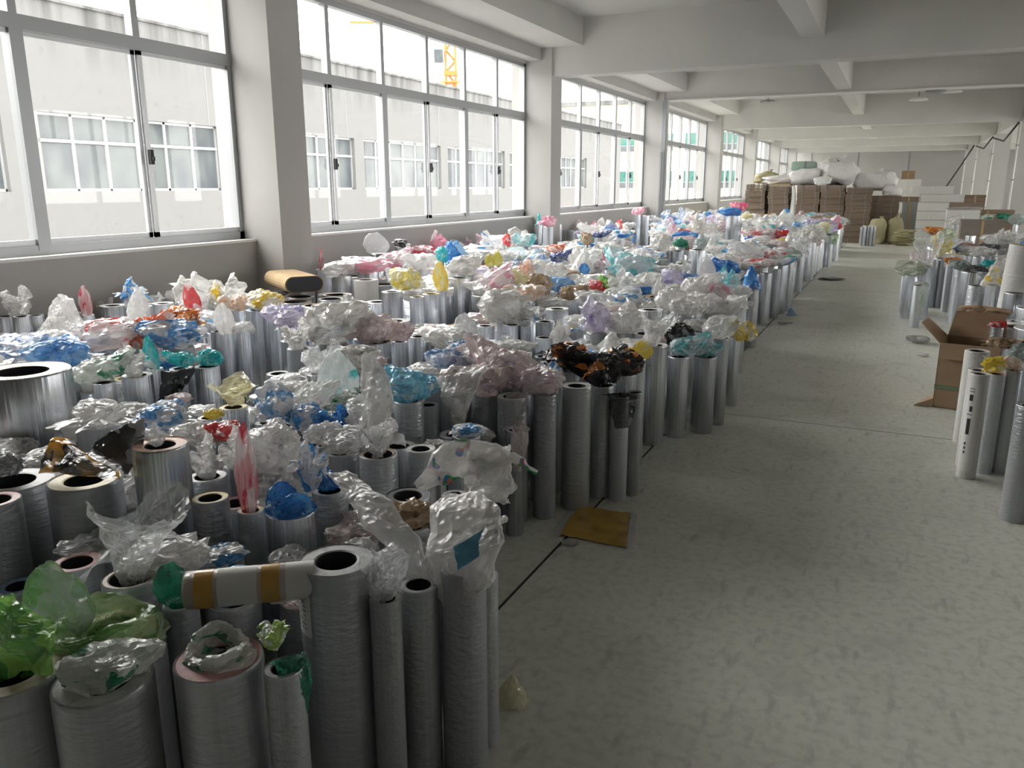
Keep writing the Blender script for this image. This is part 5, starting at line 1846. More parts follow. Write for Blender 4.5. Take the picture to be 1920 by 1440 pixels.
(-1.56,4.28,0.59,0.18,0.07,'lump','palepink',0,446),
(-5.97,4.63,0.58,0.17,0.17,'tuft','white',0,449),
(-3.42,2.90,0.49,0.13,0.05,'lump','white',0,450),
(-1.58,3.76,0.62,0.16,0.06,'lump','palepink',0,454),
(-3.14,3.19,0.39,0.24,0.09,'splay','white',0,455),
(-2.27,3.22,0.62,0.13,0.05,'lump','clear',0,456),
(-3.20,1.76,0.55,0.22,0.15,'tuft','clearwhite',0,457),
(-2.99,4.14,0.55,0.18,0.07,'lump','white',0,458),
(-3.88,3.56,0.57,0.21,0.08,'splay','greywhite',0,459),
(-5.14,4.82,0.63,0.32,0.23,'tuft','clearwhite',1,460),
(-1.56,2.07,0.48,0.18,0.07,'lump','palepink',1,461),
(-2.50,2.11,0.49,0.18,0.10,'lump','greywhite',0,462),
(-2.62,3.14,0.55,0.17,0.10,'funnel','greywhite',0,463),
(-1.44,4.50,0.58,0.22,0.12,'lump','white',0,464),
(-2.89,4.30,0.40,0.12,0.05,'lump','greywhite',0,465),
(-5.33,4.04,0.62,0.13,0.05,'lump','white',0,466),
(-5.00,4.66,0.59,0.20,0.14,'tent','whiteblue',0,467),
(-5.94,4.15,0.54,0.22,0.13,'drape','white',1,468),
(-4.64,3.29,0.62,0.21,0.12,'lump','white',0,470),
(-1.63,2.99,0.58,0.14,0.06,'lump','whiteblue',1,471),
(-2.96,2.27,0.50,0.20,0.11,'lump','clear',1,472),
(-3.10,3.75,0.55,0.15,0.06,'lump','clearwhite',0,473),
(-1.98,2.68,0.62,0.14,0.05,'lump','clearwhite',1,474),
(-3.13,2.90,0.52,0.13,0.05,'lump','clearwhite',1,475),
(-4.45,2.28,0.50,0.25,0.14,'lump','clearwhite',0,476),
(-5.26,3.50,0.57,0.22,0.11,'drape','whiteblue',0,477),
(-5.31,2.83,0.57,0.23,0.16,'tent','clearwhite',0,478),
(-5.03,2.79,0.55,0.19,0.10,'lump','greywhite',0,480),
(-2.88,4.90,0.62,0.15,0.06,'lump','clearwhite',0,482),
(-2.29,3.84,0.62,0.14,0.06,'lump','clear',0,485),
(-2.65,4.63,0.60,0.24,0.13,'lump','white',1,486),
(-1.95,2.15,0.47,0.23,0.16,'tuft','clearwhite',1,487),
(-4.05,3.00,0.52,0.28,0.17,'funnel','white',0,488),
(-1.64,4.93,0.52,0.28,0.11,'splay','clearwhite',0,489),
(-2.22,1.59,0.51,0.17,0.07,'lump','clear',1,490),
(-2.87,4.46,0.35,0.16,0.06,'lump','white',0,492),
(-3.64,2.10,0.51,0.13,0.05,'lump','white',0,494),
(-2.76,2.27,0.54,0.14,0.06,'lump','clearwhite',0,495),
(-4.32,3.98,0.63,0.16,0.07,'splay','clearwhite',0,496),
(-5.17,2.77,0.54,0.22,0.16,'tuft','greywhite',0,499),
(-2.90,3.36,0.56,0.16,0.06,'lump','white',1,500),
(-2.14,5.86,0.58,0.28,0.11,'lump','clearwhite',1,501),
(-1.47,5.63,0.51,0.27,0.11,'lump','palepink',0,503),
(-2.74,6.78,0.57,0.25,0.10,'lump','clearwhite',1,505),
(-4.61,9.33,0.62,0.24,0.10,'lump','white',0,506),
(-2.09,6.43,0.61,0.27,0.11,'lump','white',1,507),
(-2.45,9.00,0.54,0.43,0.17,'lump','clearwhite',0,508),
(-3.79,7.77,0.57,0.38,0.15,'lump','palepink',0,509),
(-1.83,8.15,0.58,0.30,0.12,'lump','clearwhite',0,510),
(-4.67,7.15,0.59,0.37,0.26,'tuft','clear',1,512),
(-2.61,9.47,0.63,0.28,0.11,'lump','whiteblue',0,513),
(-2.38,6.82,0.60,0.34,0.14,'lump','clear',1,514),
(-3.46,8.70,0.58,0.35,0.14,'lump','tan',0,515),
(-3.18,6.46,0.47,0.32,0.13,'lump','clearwhite',0,516),
(-2.95,8.60,0.57,0.38,0.15,'lump','white',0,517),
(-3.72,7.34,0.57,0.39,0.16,'lump','clearwhite',1,518),
(-1.92,5.66,0.57,0.31,0.12,'lump','whiteblue',0,520),
(-5.22,9.91,0.64,0.51,0.20,'splay','white',0,521),
(-4.28,9.97,0.59,0.28,0.11,'lump','clear',0,522),
(-4.26,8.76,0.57,0.30,0.12,'lump','clearwhite',0,524),
(-5.22,5.27,0.57,0.44,0.31,'tuft','white',1,525),
(-2.75,7.79,0.58,0.32,0.13,'lump','clear',0,527),
(-4.24,8.21,0.54,0.29,0.12,'lump','clear',0,529),
(-3.96,5.28,0.53,0.30,0.12,'lump','whiteblue',0,530),
(-1.62,9.17,0.61,0.26,0.10,'lump','whiteblue',0,533),
(-2.98,9.38,0.64,0.33,0.18,'lump','clearwhite',1,534),
(-2.89,8.19,0.59,0.40,0.16,'lump','white',1,536),
(-3.17,9.79,0.61,0.29,0.12,'lump','clearblue',0,537),
(-1.58,8.52,0.57,0.40,0.16,'lump','white',0,538),
(-1.94,9.44,0.56,0.22,0.09,'lump','greywhite',0,540),
(-5.29,8.87,0.61,0.29,0.12,'lump','lilac',0,541),
(-4.34,5.85,0.56,0.30,0.12,'lump','palepink',1,542),
(-3.43,9.29,0.56,0.44,0.31,'tuft','white',1,543),
(-4.65,9.88,0.61,0.33,0.18,'lump','greywhite',0,545),
(-2.89,6.56,0.52,0.24,0.09,'lump','clear',1,547),
(-1.71,5.12,0.50,0.24,0.10,'lump','clearwhite',0,548),
(-4.51,8.51,0.57,0.43,0.17,'lump','lilac',0,549),
(-3.35,9.55,0.60,0.33,0.18,'lump','clearpink',1,552),
(-5.13,9.12,0.64,0.47,0.33,'tent','blue',1,554),
(-2.11,6.14,0.61,0.26,0.10,'lump','palepink',0,556),
(-5.80,9.06,0.62,0.26,0.11,'lump','whiteblue',0,559),
(-5.09,8.42,0.58,0.32,0.13,'lump','palepink',0,560),
(-2.40,9.82,0.60,0.36,0.14,'splay','white',1,561),
(-5.18,9.42,0.64,0.44,0.31,'tent','skyblue',1,565),
(-2.60,8.45,0.57,0.36,0.14,'lump','clearwhite',0,566),
(-2.88,9.70,0.61,0.52,0.21,'splay','pink',0,567),
(-5.68,9.68,0.64,0.32,0.18,'lump','white',0,573),
(-2.16,9.16,0.61,0.22,0.09,'lump','clearblue',0,576),
(-3.30,8.37,0.56,0.30,0.12,'lump','white',0,577),
(-1.85,6.73,0.60,0.24,0.10,'lump','greywhite',0,578),
(-2.22,7.11,0.64,0.33,0.13,'lump','clear',1,580),
(-4.73,9.10,0.60,0.22,0.09,'lump','whitered',0,581),
(-2.87,6.18,0.54,0.29,0.12,'lump','whiteblue',0,582),
(-4.33,7.22,0.60,0.30,0.12,'lump','white',1,583),
(-1.56,9.48,0.60,0.21,0.09,'lump','whiteblue',0,585),
(-5.43,9.17,0.62,0.25,0.10,'lump','whitered',0,587),
(-2.04,7.88,0.61,0.28,0.11,'lump','white',0,588),
(-4.48,9.56,0.61,0.28,0.11,'lump','whiteblue',1,590),
(-4.29,9.18,0.57,0.30,0.12,'lump','white',0,591),
(-3.20,7.51,0.57,0.26,0.10,'lump','white',0,592),
(-2.76,9.98,0.61,0.33,0.18,'lump','greygreen',0,593),
(-3.90,9.99,0.57,0.37,0.20,'lump','clearwhite',0,596),
(-3.24,5.47,0.50,0.23,0.09,'lump','palepink',0,598),
(-5.01,5.20,0.57,0.33,0.16,'drape','white',0,599),
(-4.36,7.86,0.54,0.51,0.28,'lump','white',0,601),
(-5.56,5.20,0.60,0.45,0.32,'tuft','white',1,602),
(-1.96,5.17,0.52,0.23,0.09,'lump','clear',0,604),
(-2.38,7.81,0.63,0.26,0.10,'lump','white',0,605),
(-1.30,6.31,0.54,0.24,0.10,'lump','clearwhite',1,606),
(-2.37,9.33,0.64,0.20,0.08,'lump','whiteblue',0,607),
(-2.74,9.18,0.63,0.51,0.28,'lump','clearcyan',1,608),
(-4.15,6.96,0.55,0.34,0.13,'lump','white',0,609),
(-3.16,6.18,0.50,0.23,0.09,'lump','palepink',0,610),
(-3.66,5.99,0.40,0.22,0.09,'lump','white',0,611),
(-3.77,5.50,0.50,0.22,0.09,'lump','clearwhite',0,613),
(-1.71,7.22,0.58,0.26,0.10,'lump','greywhite',0,614),
(-5.87,9.99,0.61,0.32,0.42,'tuft','pink',1,616),
(-4.19,6.67,0.58,0.27,0.11,'lump','clearwhite',1,617),
(-3.20,6.99,0.49,0.29,0.12,'lump','white',0,619),
(-4.47,7.60,0.56,0.28,0.11,'lump','white',0,622),
(-4.71,9.65,0.61,0.42,0.23,'lump','clearwhite',1,623),
(-2.80,5.71,0.55,0.31,0.19,'funnel','clearwhite',0,624),
(-2.22,9.97,0.51,0.23,0.09,'lump','whiteblue',0,625),
(-2.60,7.30,0.58,0.31,0.12,'lump','greywhite',1,627),
(-2.28,8.60,0.57,0.29,0.12,'lump','clear',0,628),
(-2.35,8.20,0.58,0.55,0.27,'drape','whiteblue',1,629),
(-3.08,7.82,0.58,0.30,0.12,'lump','white',0,630),
(-1.42,8.21,0.58,0.33,0.13,'lump','white',1,631),
(-4.26,9.70,0.60,0.35,0.24,'tent','teal',0,632),
(-4.07,9.32,0.57,0.44,0.30,'tuft','clearblue',1,633),
(-3.61,9.04,0.58,0.28,0.11,'lump','palepink',0,634),
(-4.90,9.25,0.64,0.25,0.10,'lump','greygreen',0,635),
(-4.14,5.65,0.50,0.26,0.11,'lump','palepink',0,636),
(-1.75,7.84,0.58,0.33,0.13,'lump','white',0,638),
(-3.00,10.00,0.61,0.52,0.21,'splay','greywhite',0,640),
(-2.93,6.99,0.56,0.25,0.10,'lump','white',1,641),
(-1.79,9.64,0.62,0.38,0.21,'lump','blue',1,642),
(-2.07,6.82,0.64,0.27,0.11,'lump','whiteblue',1,643),
(-4.69,7.78,0.58,0.28,0.11,'lump','whiteblue',0,644),
(-1.91,8.56,0.57,0.30,0.12,'lump','white',0,646),
(-3.09,18.05,0.40,0.21,0.09,'lump','whiteblue',0,647),
(-5.85,16.91,0.62,0.22,0.36,'spear','white',0,648),
(-5.26,10.62,0.60,0.32,0.18,'lump','whiteblue',0,649),
(-4.19,13.48,0.60,0.23,0.09,'lump','white',0,650),
(-4.84,11.10,0.66,0.22,0.09,'lump','whiteyellow',0,651),
(-4.23,15.37,0.44,0.28,0.11,'lump','white',0,652),
(-2.03,13.66,0.65,0.22,0.09,'lump','white',0,653),
(-3.42,11.98,0.63,0.29,0.12,'lump','whiteblue',0,654),
(-1.47,19.40,0.61,0.63,0.35,'lump','lilac',1,655),
(-3.64,17.83,0.57,0.47,0.33,'tuft','greywhite',0,656),
(-4.81,16.61,0.33,0.28,0.11,'lump','clearwhite',0,657),
(-1.62,12.95,0.60,0.30,0.12,'lump','clearcyan',0,658),
(-4.50,10.41,0.66,0.26,0.10,'lump','greywhite',0,659),
(-4.63,18.52,0.70,0.64,0.45,'tuft','clearblue',1,661),
(-3.71,15.10,0.65,0.37,0.15,'splay','clearwhite',0,663),
(-5.02,22.01,0.69,0.41,0.23,'lump','clearwhite',0,664),
(-5.69,16.16,0.67,0.37,0.26,'tuft','whitepink',0,665),
(-4.65,13.01,0.64,0.22,0.09,'lump','blue',0,666),
(-5.82,11.01,0.55,0.40,0.37,'tuft','clearpink',0,667),
(-1.70,21.76,0.66,0.49,0.34,'tuft','clearpink',0,668),
(-2.15,21.63,0.69,0.53,0.37,'tent','clearpink',1,669),
(-2.73,22.13,0.65,0.50,0.27,'lump','clearwhite',0,671),
(-1.98,17.54,0.68,0.50,0.20,'splay','clearblue',0,672),
(-2.08,16.88,0.64,0.41,0.21,'drape','white',0,673),
(-3.85,16.47,0.56,0.52,0.29,'lump','whitered',0,674),
(-2.80,19.26,0.70,0.41,0.16,'splay','clear',0,675),
(-1.73,14.28,0.65,0.35,0.14,'splay','palepink',0,676),
(-2.47,18.48,0.70,0.46,0.26,'lump','whitegreen',0,677),
(-3.26,14.04,0.59,0.45,0.25,'lump','palepink',1,678),
(-4.58,14.46,0.65,0.46,0.26,'lump','whiteblue',1,679),
(-5.41,20.13,0.65,0.36,0.25,'tent','tan',0,680),
(-4.25,16.29,0.60,0.48,0.27,'lump','clearcyan',0,682),
(-4.12,10.34,0.63,0.28,0.11,'lump','whitegreen',0,683),
(-3.87,10.67,0.63,0.29,0.12,'lump','teal',0,684),
(-5.74,12.35,0.64,0.52,0.21,'splay','whiteblue',0,685),
(-2.23,24.45,0.63,0.55,0.31,'lump','clearcyan',0,686),
(-5.63,15.40,0.63,0.32,0.22,'tuft','lilac',0,687),
(-5.44,13.22,0.54,0.29,0.12,'lump','white',0,688),
(-3.34,14.47,0.60,0.53,0.29,'lump','blue',0,689),
(-1.51,18.51,0.64,0.49,0.27,'lump','teal',0,690),
(-3.54,22.61,0.63,0.29,0.17,'funnel','white',0,691),
(-5.10,13.20,0.62,0.28,0.11,'lump','clear',0,692),
(-5.13,13.50,0.58,0.29,0.12,'lump','whitegreen',0,693),
(-2.11,12.19,0.61,0.37,0.15,'splay','white',0,694),
(-4.34,20.87,0.62,0.57,0.31,'lump','lilac',0,695),
(-4.79,13.57,0.64,0.35,0.19,'lump','teal',0,696),
(-4.34,11.34,0.69,0.27,0.11,'lump','white',1,697),
(-3.66,18.24,0.59,0.49,0.27,'lump','palepink',0,698),
(-1.96,11.56,0.65,0.44,0.17,'splay','clearwhite',0,699),
(-1.51,14.32,0.60,0.44,0.31,'tent','greywhite',1,700),
(-5.15,11.08,0.67,0.53,0.37,'tuft','greywhite',1,701),
(-3.79,12.58,0.59,0.25,0.10,'lump','white',0,702),
(-1.88,10.53,0.69,0.26,0.10,'lump','pink',0,703),
(-2.68,19.83,0.62,0.63,0.35,'lump','clearblue',0,704),
(-3.92,15.70,0.64,0.21,0.33,'spear','whitepink',1,705),
(-4.94,19.51,0.68,0.45,0.32,'tuft','white',0,706),
(-3.78,22.51,0.66,0.21,0.09,'lump','clearwhite',0,707),
(-3.83,11.65,0.61,0.28,0.11,'lump','whiteyellow',0,708),
(-2.43,14.87,0.58,0.28,0.11,'lump','white',0,709),
(-4.10,21.39,0.58,0.63,0.44,'tuft','clearwhite',0,710),
(-4.51,22.37,0.68,0.47,0.33,'tuft','clear',0,711),
(-4.60,14.03,0.68,0.44,0.17,'splay','white',0,712),
(-2.69,22.74,0.64,0.44,0.31,'tuft','clearwhite',0,713),
(-2.47,16.08,0.63,0.39,0.27,'tuft','greywhite',0,714),
(-1.67,10.68,0.70,0.20,0.08,'lump','white',0,715),
(-1.71,17.48,0.65,0.55,0.30,'lump','whiteblue',1,716),
(-3.03,23.56,0.67,0.36,0.25,'tuft','white',0,717),
(-2.74,14.77,0.62,0.28,0.11,'lump','white',0,718),
(-1.45,17.95,0.68,0.44,0.24,'lump','cream',0,719),
(-4.81,14.68,0.70,0.41,0.29,'tuft','clearblue',1,720),
(-5.44,14.88,0.65,0.25,0.10,'lump','white',0,721),
(-2.91,15.97,0.52,0.29,0.12,'lump','clearwhite',0,722),
(-4.57,12.22,0.61,0.29,0.12,'lump','clear',0,723),
(-4.32,14.33,0.50,0.27,0.11,'lump','tan',0,724),
(-4.84,12.35,0.61,0.25,0.10,'lump','clearwhite',0,725),
(-5.13,14.15,0.64,0.30,0.12,'lump','clearwhite',0,726),
(-3.04,15.74,0.60,0.22,0.09,'lump','whitepink',0,727),
(-3.81,10.22,0.57,0.38,0.21,'lump','clear',0,728),
(-3.28,15.42,0.59,0.53,0.21,'splay','white',0,729),
(-2.11,10.27,0.44,0.24,0.10,'lump','clearcyan',0,730),
(-1.65,12.52,0.57,0.29,0.12,'lump','skyblue',0,731),
(-4.27,15.02,0.45,0.25,0.10,'lump','white',0,732),
(-2.04,20.27,0.64,0.41,0.29,'tuft','clearwhite',0,733),
(-5.43,10.80,0.63,0.37,0.26,'tuft','clear',1,734),
(-3.30,10.31,0.59,0.41,0.16,'splay','white',0,735),
(-1.43,13.95,0.60,0.33,0.16,'drape','white',0,736),
(-4.95,15.53,0.65,0.43,0.23,'lump','white',0,737),
(-3.81,12.11,0.62,0.41,0.20,'drape','whiteblue',1,738),
(-4.30,17.50,0.62,0.39,0.19,'drape','whitered',0,739),
(-4.29,17.82,0.66,0.29,0.16,'lump','clearblue',0,740),
(-3.93,18.95,0.62,0.33,0.23,'tent','whiteblue',0,741),
(-3.85,17.39,0.58,0.40,0.22,'lump','cream',0,742),
(-4.86,12.79,0.61,0.33,0.13,'splay','white',0,743),
(-3.99,13.85,0.52,0.28,0.11,'lump','blue',0,744),
(-4.41,18.12,0.69,0.46,0.25,'lump','skyblue',0,745),
(-4.74,21.92,0.68,0.41,0.29,'tuft','white',0,746),
(-2.13,16.23,0.59,0.60,0.30,'drape','whiteblue',0,747),
(-2.04,11.18,0.69,0.23,0.09,'lump','clearwhite',0,748),
(-4.87,11.61,0.67,0.26,0.10,'lump','greywhite',0,749),
(-5.86,18.55,0.60,0.34,0.21,'lump','greywhite',0,750),
(-3.48,16.78,0.56,0.56,0.39,'tuft','greywhite',0,751),
(-5.80,15.82,0.64,0.39,0.27,'tuft','whiteblue',0,752),
(-3.63,15.41,0.63,0.45,0.18,'splay','clearwhite',0,753),
(-4.58,11.18,0.68,0.21,0.09,'lump','clearwhite',0,754),
(-5.51,14.65,0.58,0.21,0.09,'lump','clearwhite',0,755),
(-3.50,24.05,0.57,0.49,0.27,'lump','greywhite',0,756),
(-4.83,20.48,0.61,0.54,0.38,'tent','clearwhite',0,757),
(-2.92,20.52,0.62,0.57,0.32,'lump','white',0,758),
(-4.82,11.89,0.68,0.21,0.09,'lump','whitered',0,759),
(-3.85,10.99,0.64,0.42,0.17,'splay','clearwhite',1,760),
(-3.60,14.51,0.60,0.40,0.22,'lump','clearwhite',0,761),
(-2.12,15.58,0.64,0.28,0.11,'lump','pink',0,762),
(-4.03,12.15,0.60,0.40,0.22,'lump','white',0,763),
(-5.60,23.56,0.67,0.42,0.29,'tent','skyblue',0,764),
(-5.35,23.31,0.67,0.50,0.35,'tuft','clear',0,765),
(-3.38,11.61,0.64,0.28,0.11,'lump','palepink',0,766),
(-4.36,13.34,0.64,0.44,0.24,'lump','white',0,767),
(-1.53,10.45,0.67,0.30,0.12,'lump','whitered',1,768),
(-4.50,10.92,0.68,0.27,0.11,'lump','greywhite',0,769),
(-2.79,19.48,0.67,0.40,0.28,'tent','clearwhite',0,770),
(-2.83,18.17,0.58,0.50,0.20,'splay','greywhite',0,771),
(-1.52,22.31,0.68,0.42,0.23,'lump','teal',0,772),
(-3.60,11.38,0.64,0.25,0.10,'lump','white',0,773),
(-2.51,18.00,0.64,0.50,0.30,'funnel','clearwhite',0,774),
(-4.47,20.21,0.61,0.50,0.25,'drape','clear',0,775),
(-3.09,21.76,0.55,0.58,0.35,'funnel','greywhite',0,776),
(-1.93,19.22,0.67,0.38,0.21,'lump','white',0,777),
(-3.53,10.94,0.56,0.34,0.19,'lump','pink',0,779),
(-4.95,13.02,0.61,0.27,0.11,'splay','white',0,780),
(-4.15,18.08,0.68,0.51,0.36,'tuft','palepink',0,781),
(-1.65,13.51,0.63,0.21,0.08,'lump','clear',0,783),
(-3.89,24.20,0.56,0.57,0.40,'tuft','clearwhite',0,784),
(-1.53,16.00,0.65,0.34,0.24,'tuft','clearwhite',0,785),
(-2.70,15.65,0.54,0.28,0.11,'lump','white',0,786),
(-4.05,20.31,0.59,0.48,0.27,'lump','pink',0,787),
(-3.41,22.42,0.62,0.37,0.15,'splay','clearblue',0,788),
(-3.14,16.69,0.50,0.24,0.10,'lump','skyblue',0,789),
(-3.77,16.86,0.56,0.39,0.28,'tuft','greywhite',0,792),
(-2.32,11.98,0.66,0.25,0.10,'lump','clearcyan',0,793),
(-5.55,11.43,0.65,0.52,0.29,'lump','clearwhite',0,794),
(-5.11,11.46,0.67,0.25,0.10,'lump','clearpink',0,795),
(-1.36,13.59,0.61,0.43,0.30,'tuft','clear',1,796),
(-1.39,15.20,0.69,0.29,0.20,'tuft','white',0,797),
(-1.96,11.84,0.66,0.47,0.19,'splay','whiteblue',0,798),
(-3.29,23.32,0.67,0.43,0.26,'funnel','tan',0,799),
(-5.03,10.47,0.63,0.32,0.22,'tuft','greywhite',1,800),
(-4.63,17.73,0.70,0.25,0.10,'lump','clearwhite',0,801),
(-1.50,13.24,0.62,0.29,0.12,'lump','palepink',0,802),
(-1.95,22.94,0.64,0.57,0.31,'lump','greygreen',0,803),
(-1.33,11.14,0.64,0.23,0.09,'lump','whiteblue',0,804),
(-1.99,10.74,0.70,0.23,0.09,'lump','clearwhite',0,806),
(-2.41,21.11,0.64,0.46,0.33,'tuft','greywhite',0,807),
(-1.41,20.84,0.57,0.55,0.38,'tuft','whitepink',0,808),
(-1.66,23.07,0.65,0.45,0.27,'funnel','greywhite',0,809),
(-5.81,18.20,0.57,0.42,0.25,'lump','clearwhite',0,810),
(-5.29,17.11,0.61,0.34,0.24,'tent','clear',0,811),
(-3.12,11.63,0.63,0.26,0.10,'lump','whiteblue',0,812),
(-5.28,22.75,0.68,0.41,0.22,'lump','skyblue',0,813),
(-2.43,21.47,0.68,0.22,0.35,'spear','white',0,815),
(-1.80,15.75,0.64,0.29,0.12,'lump','white',0,816),
(-1.73,21.48,0.66,0.55,0.30,'lump','tan',0,817),
(-3.55,23.12,0.61,0.32,0.22,'tent','white',0,818),
(-3.37,13.15,0.58,0.30,0.12,'lump','white',0,819),
(-1.42,21.59,0.64,0.52,0.21,'splay','clear',0,820),
(-2.29,16.63,0.63,0.41,0.29,'tuft','teal',0,821),
(-4.97,14.39,0.68,0.47,0.19,'splay','whitered',0,822),
(-3.23,16.07,0.60,0.18,0.29,'spear','clearpink',0,823),
(-4.62,18.05,0.70,0.39,0.27,'tuft','whitepink',0,824),
(-1.83,13.82,0.65,0.26,0.10,'lump','greywhite',0,825),
(-1.65,10.23,0.66,0.21,0.08,'lump','white',1,826),
(-2.05,14.41,0.69,0.30,0.12,'lump','white',0,827),
(-2.49,17.71,0.62,0.38,0.27,'tuft','palepink',0,828),
(-2.98,10.25,0.60,0.38,0.27,'tuft','clearwhite',1,829),
(-4.67,10.66,0.70,0.21,0.08,'lump','white',0,830),
(-4.21,12.02,0.57,0.29,0.20,'tuft','white',0,831),
(-3.96,19.79,0.59,0.46,0.25,'lump','white',0,832),
(-5.18,19.08,0.70,0.29,0.12,'lump','white',0,833),
(-1.66,16.91,0.58,0.42,0.23,'lump','cream',0,834),
(-3.01,18.56,0.63,0.22,0.09,'lump','pink',0,835),
(-4.96,13.84,0.64,0.39,0.24,'funnel','white',0,836),
(-4.67,12.55,0.62,0.26,0.10,'lump','white',0,837),
(-2.22,13.89,0.65,0.20,0.08,'lump','greywhite',0,838),
(-5.40,17.70,0.61,0.20,0.08,'lump','clearwhite',0,839),
(-1.92,17.25,0.64,0.34,0.17,'drape','white',0,840),
(-3.17,11.31,0.61,0.29,0.11,'lump','clear',0,841),
(-4.36,22.00,0.67,0.59,0.41,'tuft','clearwhite',0,843),
(-3.20,10.81,0.59,0.37,0.20,'lump','clearwhite',0,844),
(-2.32,12.34,0.65,0.32,0.17,'lump','white',0,845),
(-2.21,19.48,0.66,0.49,0.34,'tuft','clear',0,846),
(-2.13,10.58,0.46,0.20,0.08,'lump','greywhite',0,847),
(-1.88,16.64,0.58,0.42,0.17,'splay','whitepink',0,848),
(-2.51,21.84,0.67,0.46,0.32,'tent','clearcyan',0,849),
(-5.49,12.78,0.59,0.21,0.08,'lump','white',0,850),
(-4.75,10.12,0.62,0.34,0.21,'funnel','clearcyan',0,851),
(-3.93,13.39,0.53,0.30,0.12,'lump','whiteyellow',0,852),
(-3.07,23.06,0.64,0.40,0.28,'tuft','clearwhite',0,853),
(-4.88,15.00,0.72,0.44,0.31,'tuft','whitered',0,855),
(-2.17,17.17,0.66,0.43,0.17,'splay','clearpink',0,856),
(-1.44,24.39,0.62,0.42,0.23,'lump','clearwhite',0,857),
(-1.39,17.64,0.62,0.23,0.09,'lump','palepink',0,858),
(-4.59,15.07,0.46,0.24,0.10,'lump','clearwhite',0,859),
(-2.51,16.35,0.61,0.50,0.30,'funnel','greywhite',0,860),
(-4.85,17.99,0.70,0.34,0.17,'drape','white',0,861),
(-2.66,10.26,0.60,0.23,0.09,'lump','pink',0,862),
(-2.32,11.69,0.71,0.21,0.09,'lump','white',0,863),
(-5.49,21.04,0.59,0.47,0.33,'tuft','clearwhite',0,864),
(-4.16,11.17,0.65,0.24,0.10,'lump','greywhite',0,866),
(-2.13,15.23,0.70,0.25,0.10,'lump','white',0,867),
(-3.06,19.43,0.64,0.38,0.21,'lump','clearwhite',0,868),
(-4.44,16.62,0.60,0.41,0.16,'splay','clear',0,870),
(-2.45,10.15,0.62,0.20,0.08,'lump','clearwhite',0,871),
(-3.05,14.57,0.59,0.48,0.19,'splay','white',0,872),
(-1.56,12.15,0.58,0.26,0.10,'lump','whiteblue',0,873),
(-2.83,13.45,0.56,0.47,0.33,'tent','greygreen',1,874),
(-1.88,17.85,0.69,0.35,0.25,'tent','skyblue',0,875),
(-4.65,16.34,0.36,0.25,0.10,'lump','white',0,876),
(-5.94,10.77,0.59,0.22,0.27,'lump','clearwhite',0,877),
(-4.60,16.88,0.61,0.23,0.09,'lump','white',0,878),
(-2.08,21.21,0.65,0.19,0.31,'spear','whitegreen',0,879),
(-5.62,10.54,0.60,0.44,0.24,'lump','clearwhite',0,880),
(-5.41,19.76,0.67,0.45,0.25,'lump','white',0,881),
(-5.23,23.85,0.67,0.17,0.28,'spear','greywhite',0,882),
(-1.39,16.35,0.55,0.29,0.16,'lump','palepink',0,883),
(-4.33,11.77,0.63,0.28,0.11,'lump','clearwhite',0,885),
(-5.86,13.13,0.61,0.25,0.10,'lump','blue',0,886),
(-5.11,11.94,0.65,0.20,0.08,'lump','clear',0,888),
(-2.17,18.25,0.67,0.50,0.35,'tuft','white',1,889),
(-2.74,23.02,0.64,0.61,0.43,'tent','whiteblue',0,891),
(-5.90,12.79,0.61,0.28,0.30,'lump','white',0,892),
(-4.00,14.92,0.61,0.25,0.10,'lump','whiteblue',0,893),
(-2.79,14.14,0.63,0.27,0.11,'lump','teal',0,894),
(-1.93,20.99,0.61,0.40,0.28,'tuft','white',0,895),
(-3.25,13.56,0.54,0.47,0.19,'splay','tan',0,896),
(-3.32,22.05,0.57,0.38,0.27,'tuft','white',0,897),
(-5.09,22.98,0.65,0.44,0.31,'tuft','tan',0,898),
(-1.43,21.87,0.65,0.49,0.27,'lump','teal',0,899),
(-5.53,11.13,0.61,0.54,0.32,'funnel','whiteblue',1,901),
(-2.70,14.43,0.62,0.28,0.11,'lump','whiteblue',0,902),
(-3.54,12.55,0.63,0.21,0.08,'lump','clear',0,903),
(-1.37,12.58,0.58,0.33,0.18,'lump','greygreen',0,904),
(-2.17,14.11,0.69,0.25,0.10,'lump','greywhite',0,905),
(-1.89,15.10,0.65,0.22,0.09,'lump','white',0,906),
(-2.61,13.23,0.61,0.34,0.24,'tent','white',1,907),
(-5.81,11.44,0.64,0.21,0.34,'spear','white',0,908),
(-1.35,12.03,0.63,0.20,0.08,'lump','whitegreen',0,909),
(-4.72,14.27,0.69,0.38,0.15,'splay','whiteyellow',0,910),
(-3.24,10.05,0.59,0.34,0.23,'tuft','clearwhite',0,911),
(-2.49,14.60,0.58,0.27,0.11,'lump','whitered',0,912),
(-5.91,16.03,0.66,0.27,0.31,'tuft','palepink',0,913),
(-2.18,17.73,0.64,0.48,0.26,'lump','white',0,914),
(-3.04,14.29,0.62,0.39,0.21,'lump','whiteblue',0,915),
(-4.49,15.30,0.43,0.27,0.11,'lump','white',0,916),
(-4.54,17.50,0.68,0.34,0.14,'splay','blue',0,917),
(-1.75,14.72,0.69,0.22,0.09,'lump','whiteyellow',0,918),
(-3.49,18.63,0.38,0.28,0.11,'lump','cream',0,919),
(-1.89,10.96,0.70,0.23,0.09,'lump','clearwhite',0,920),
(-1.39,16.63,0.59,0.46,0.32,'tuft','clearwhite',0,921),
(-5.75,23.41,0.69,0.43,0.24,'lump','greywhite',0,922),
(-1.61,22.08,0.69,0.41,0.22,'lump','blue',0,923),
(-1.40,23.12,0.61,0.40,0.22,'lump','white',0,925),
(-2.24,14.61,0.69,0.21,0.09,'lump','clearwhite',0,927),
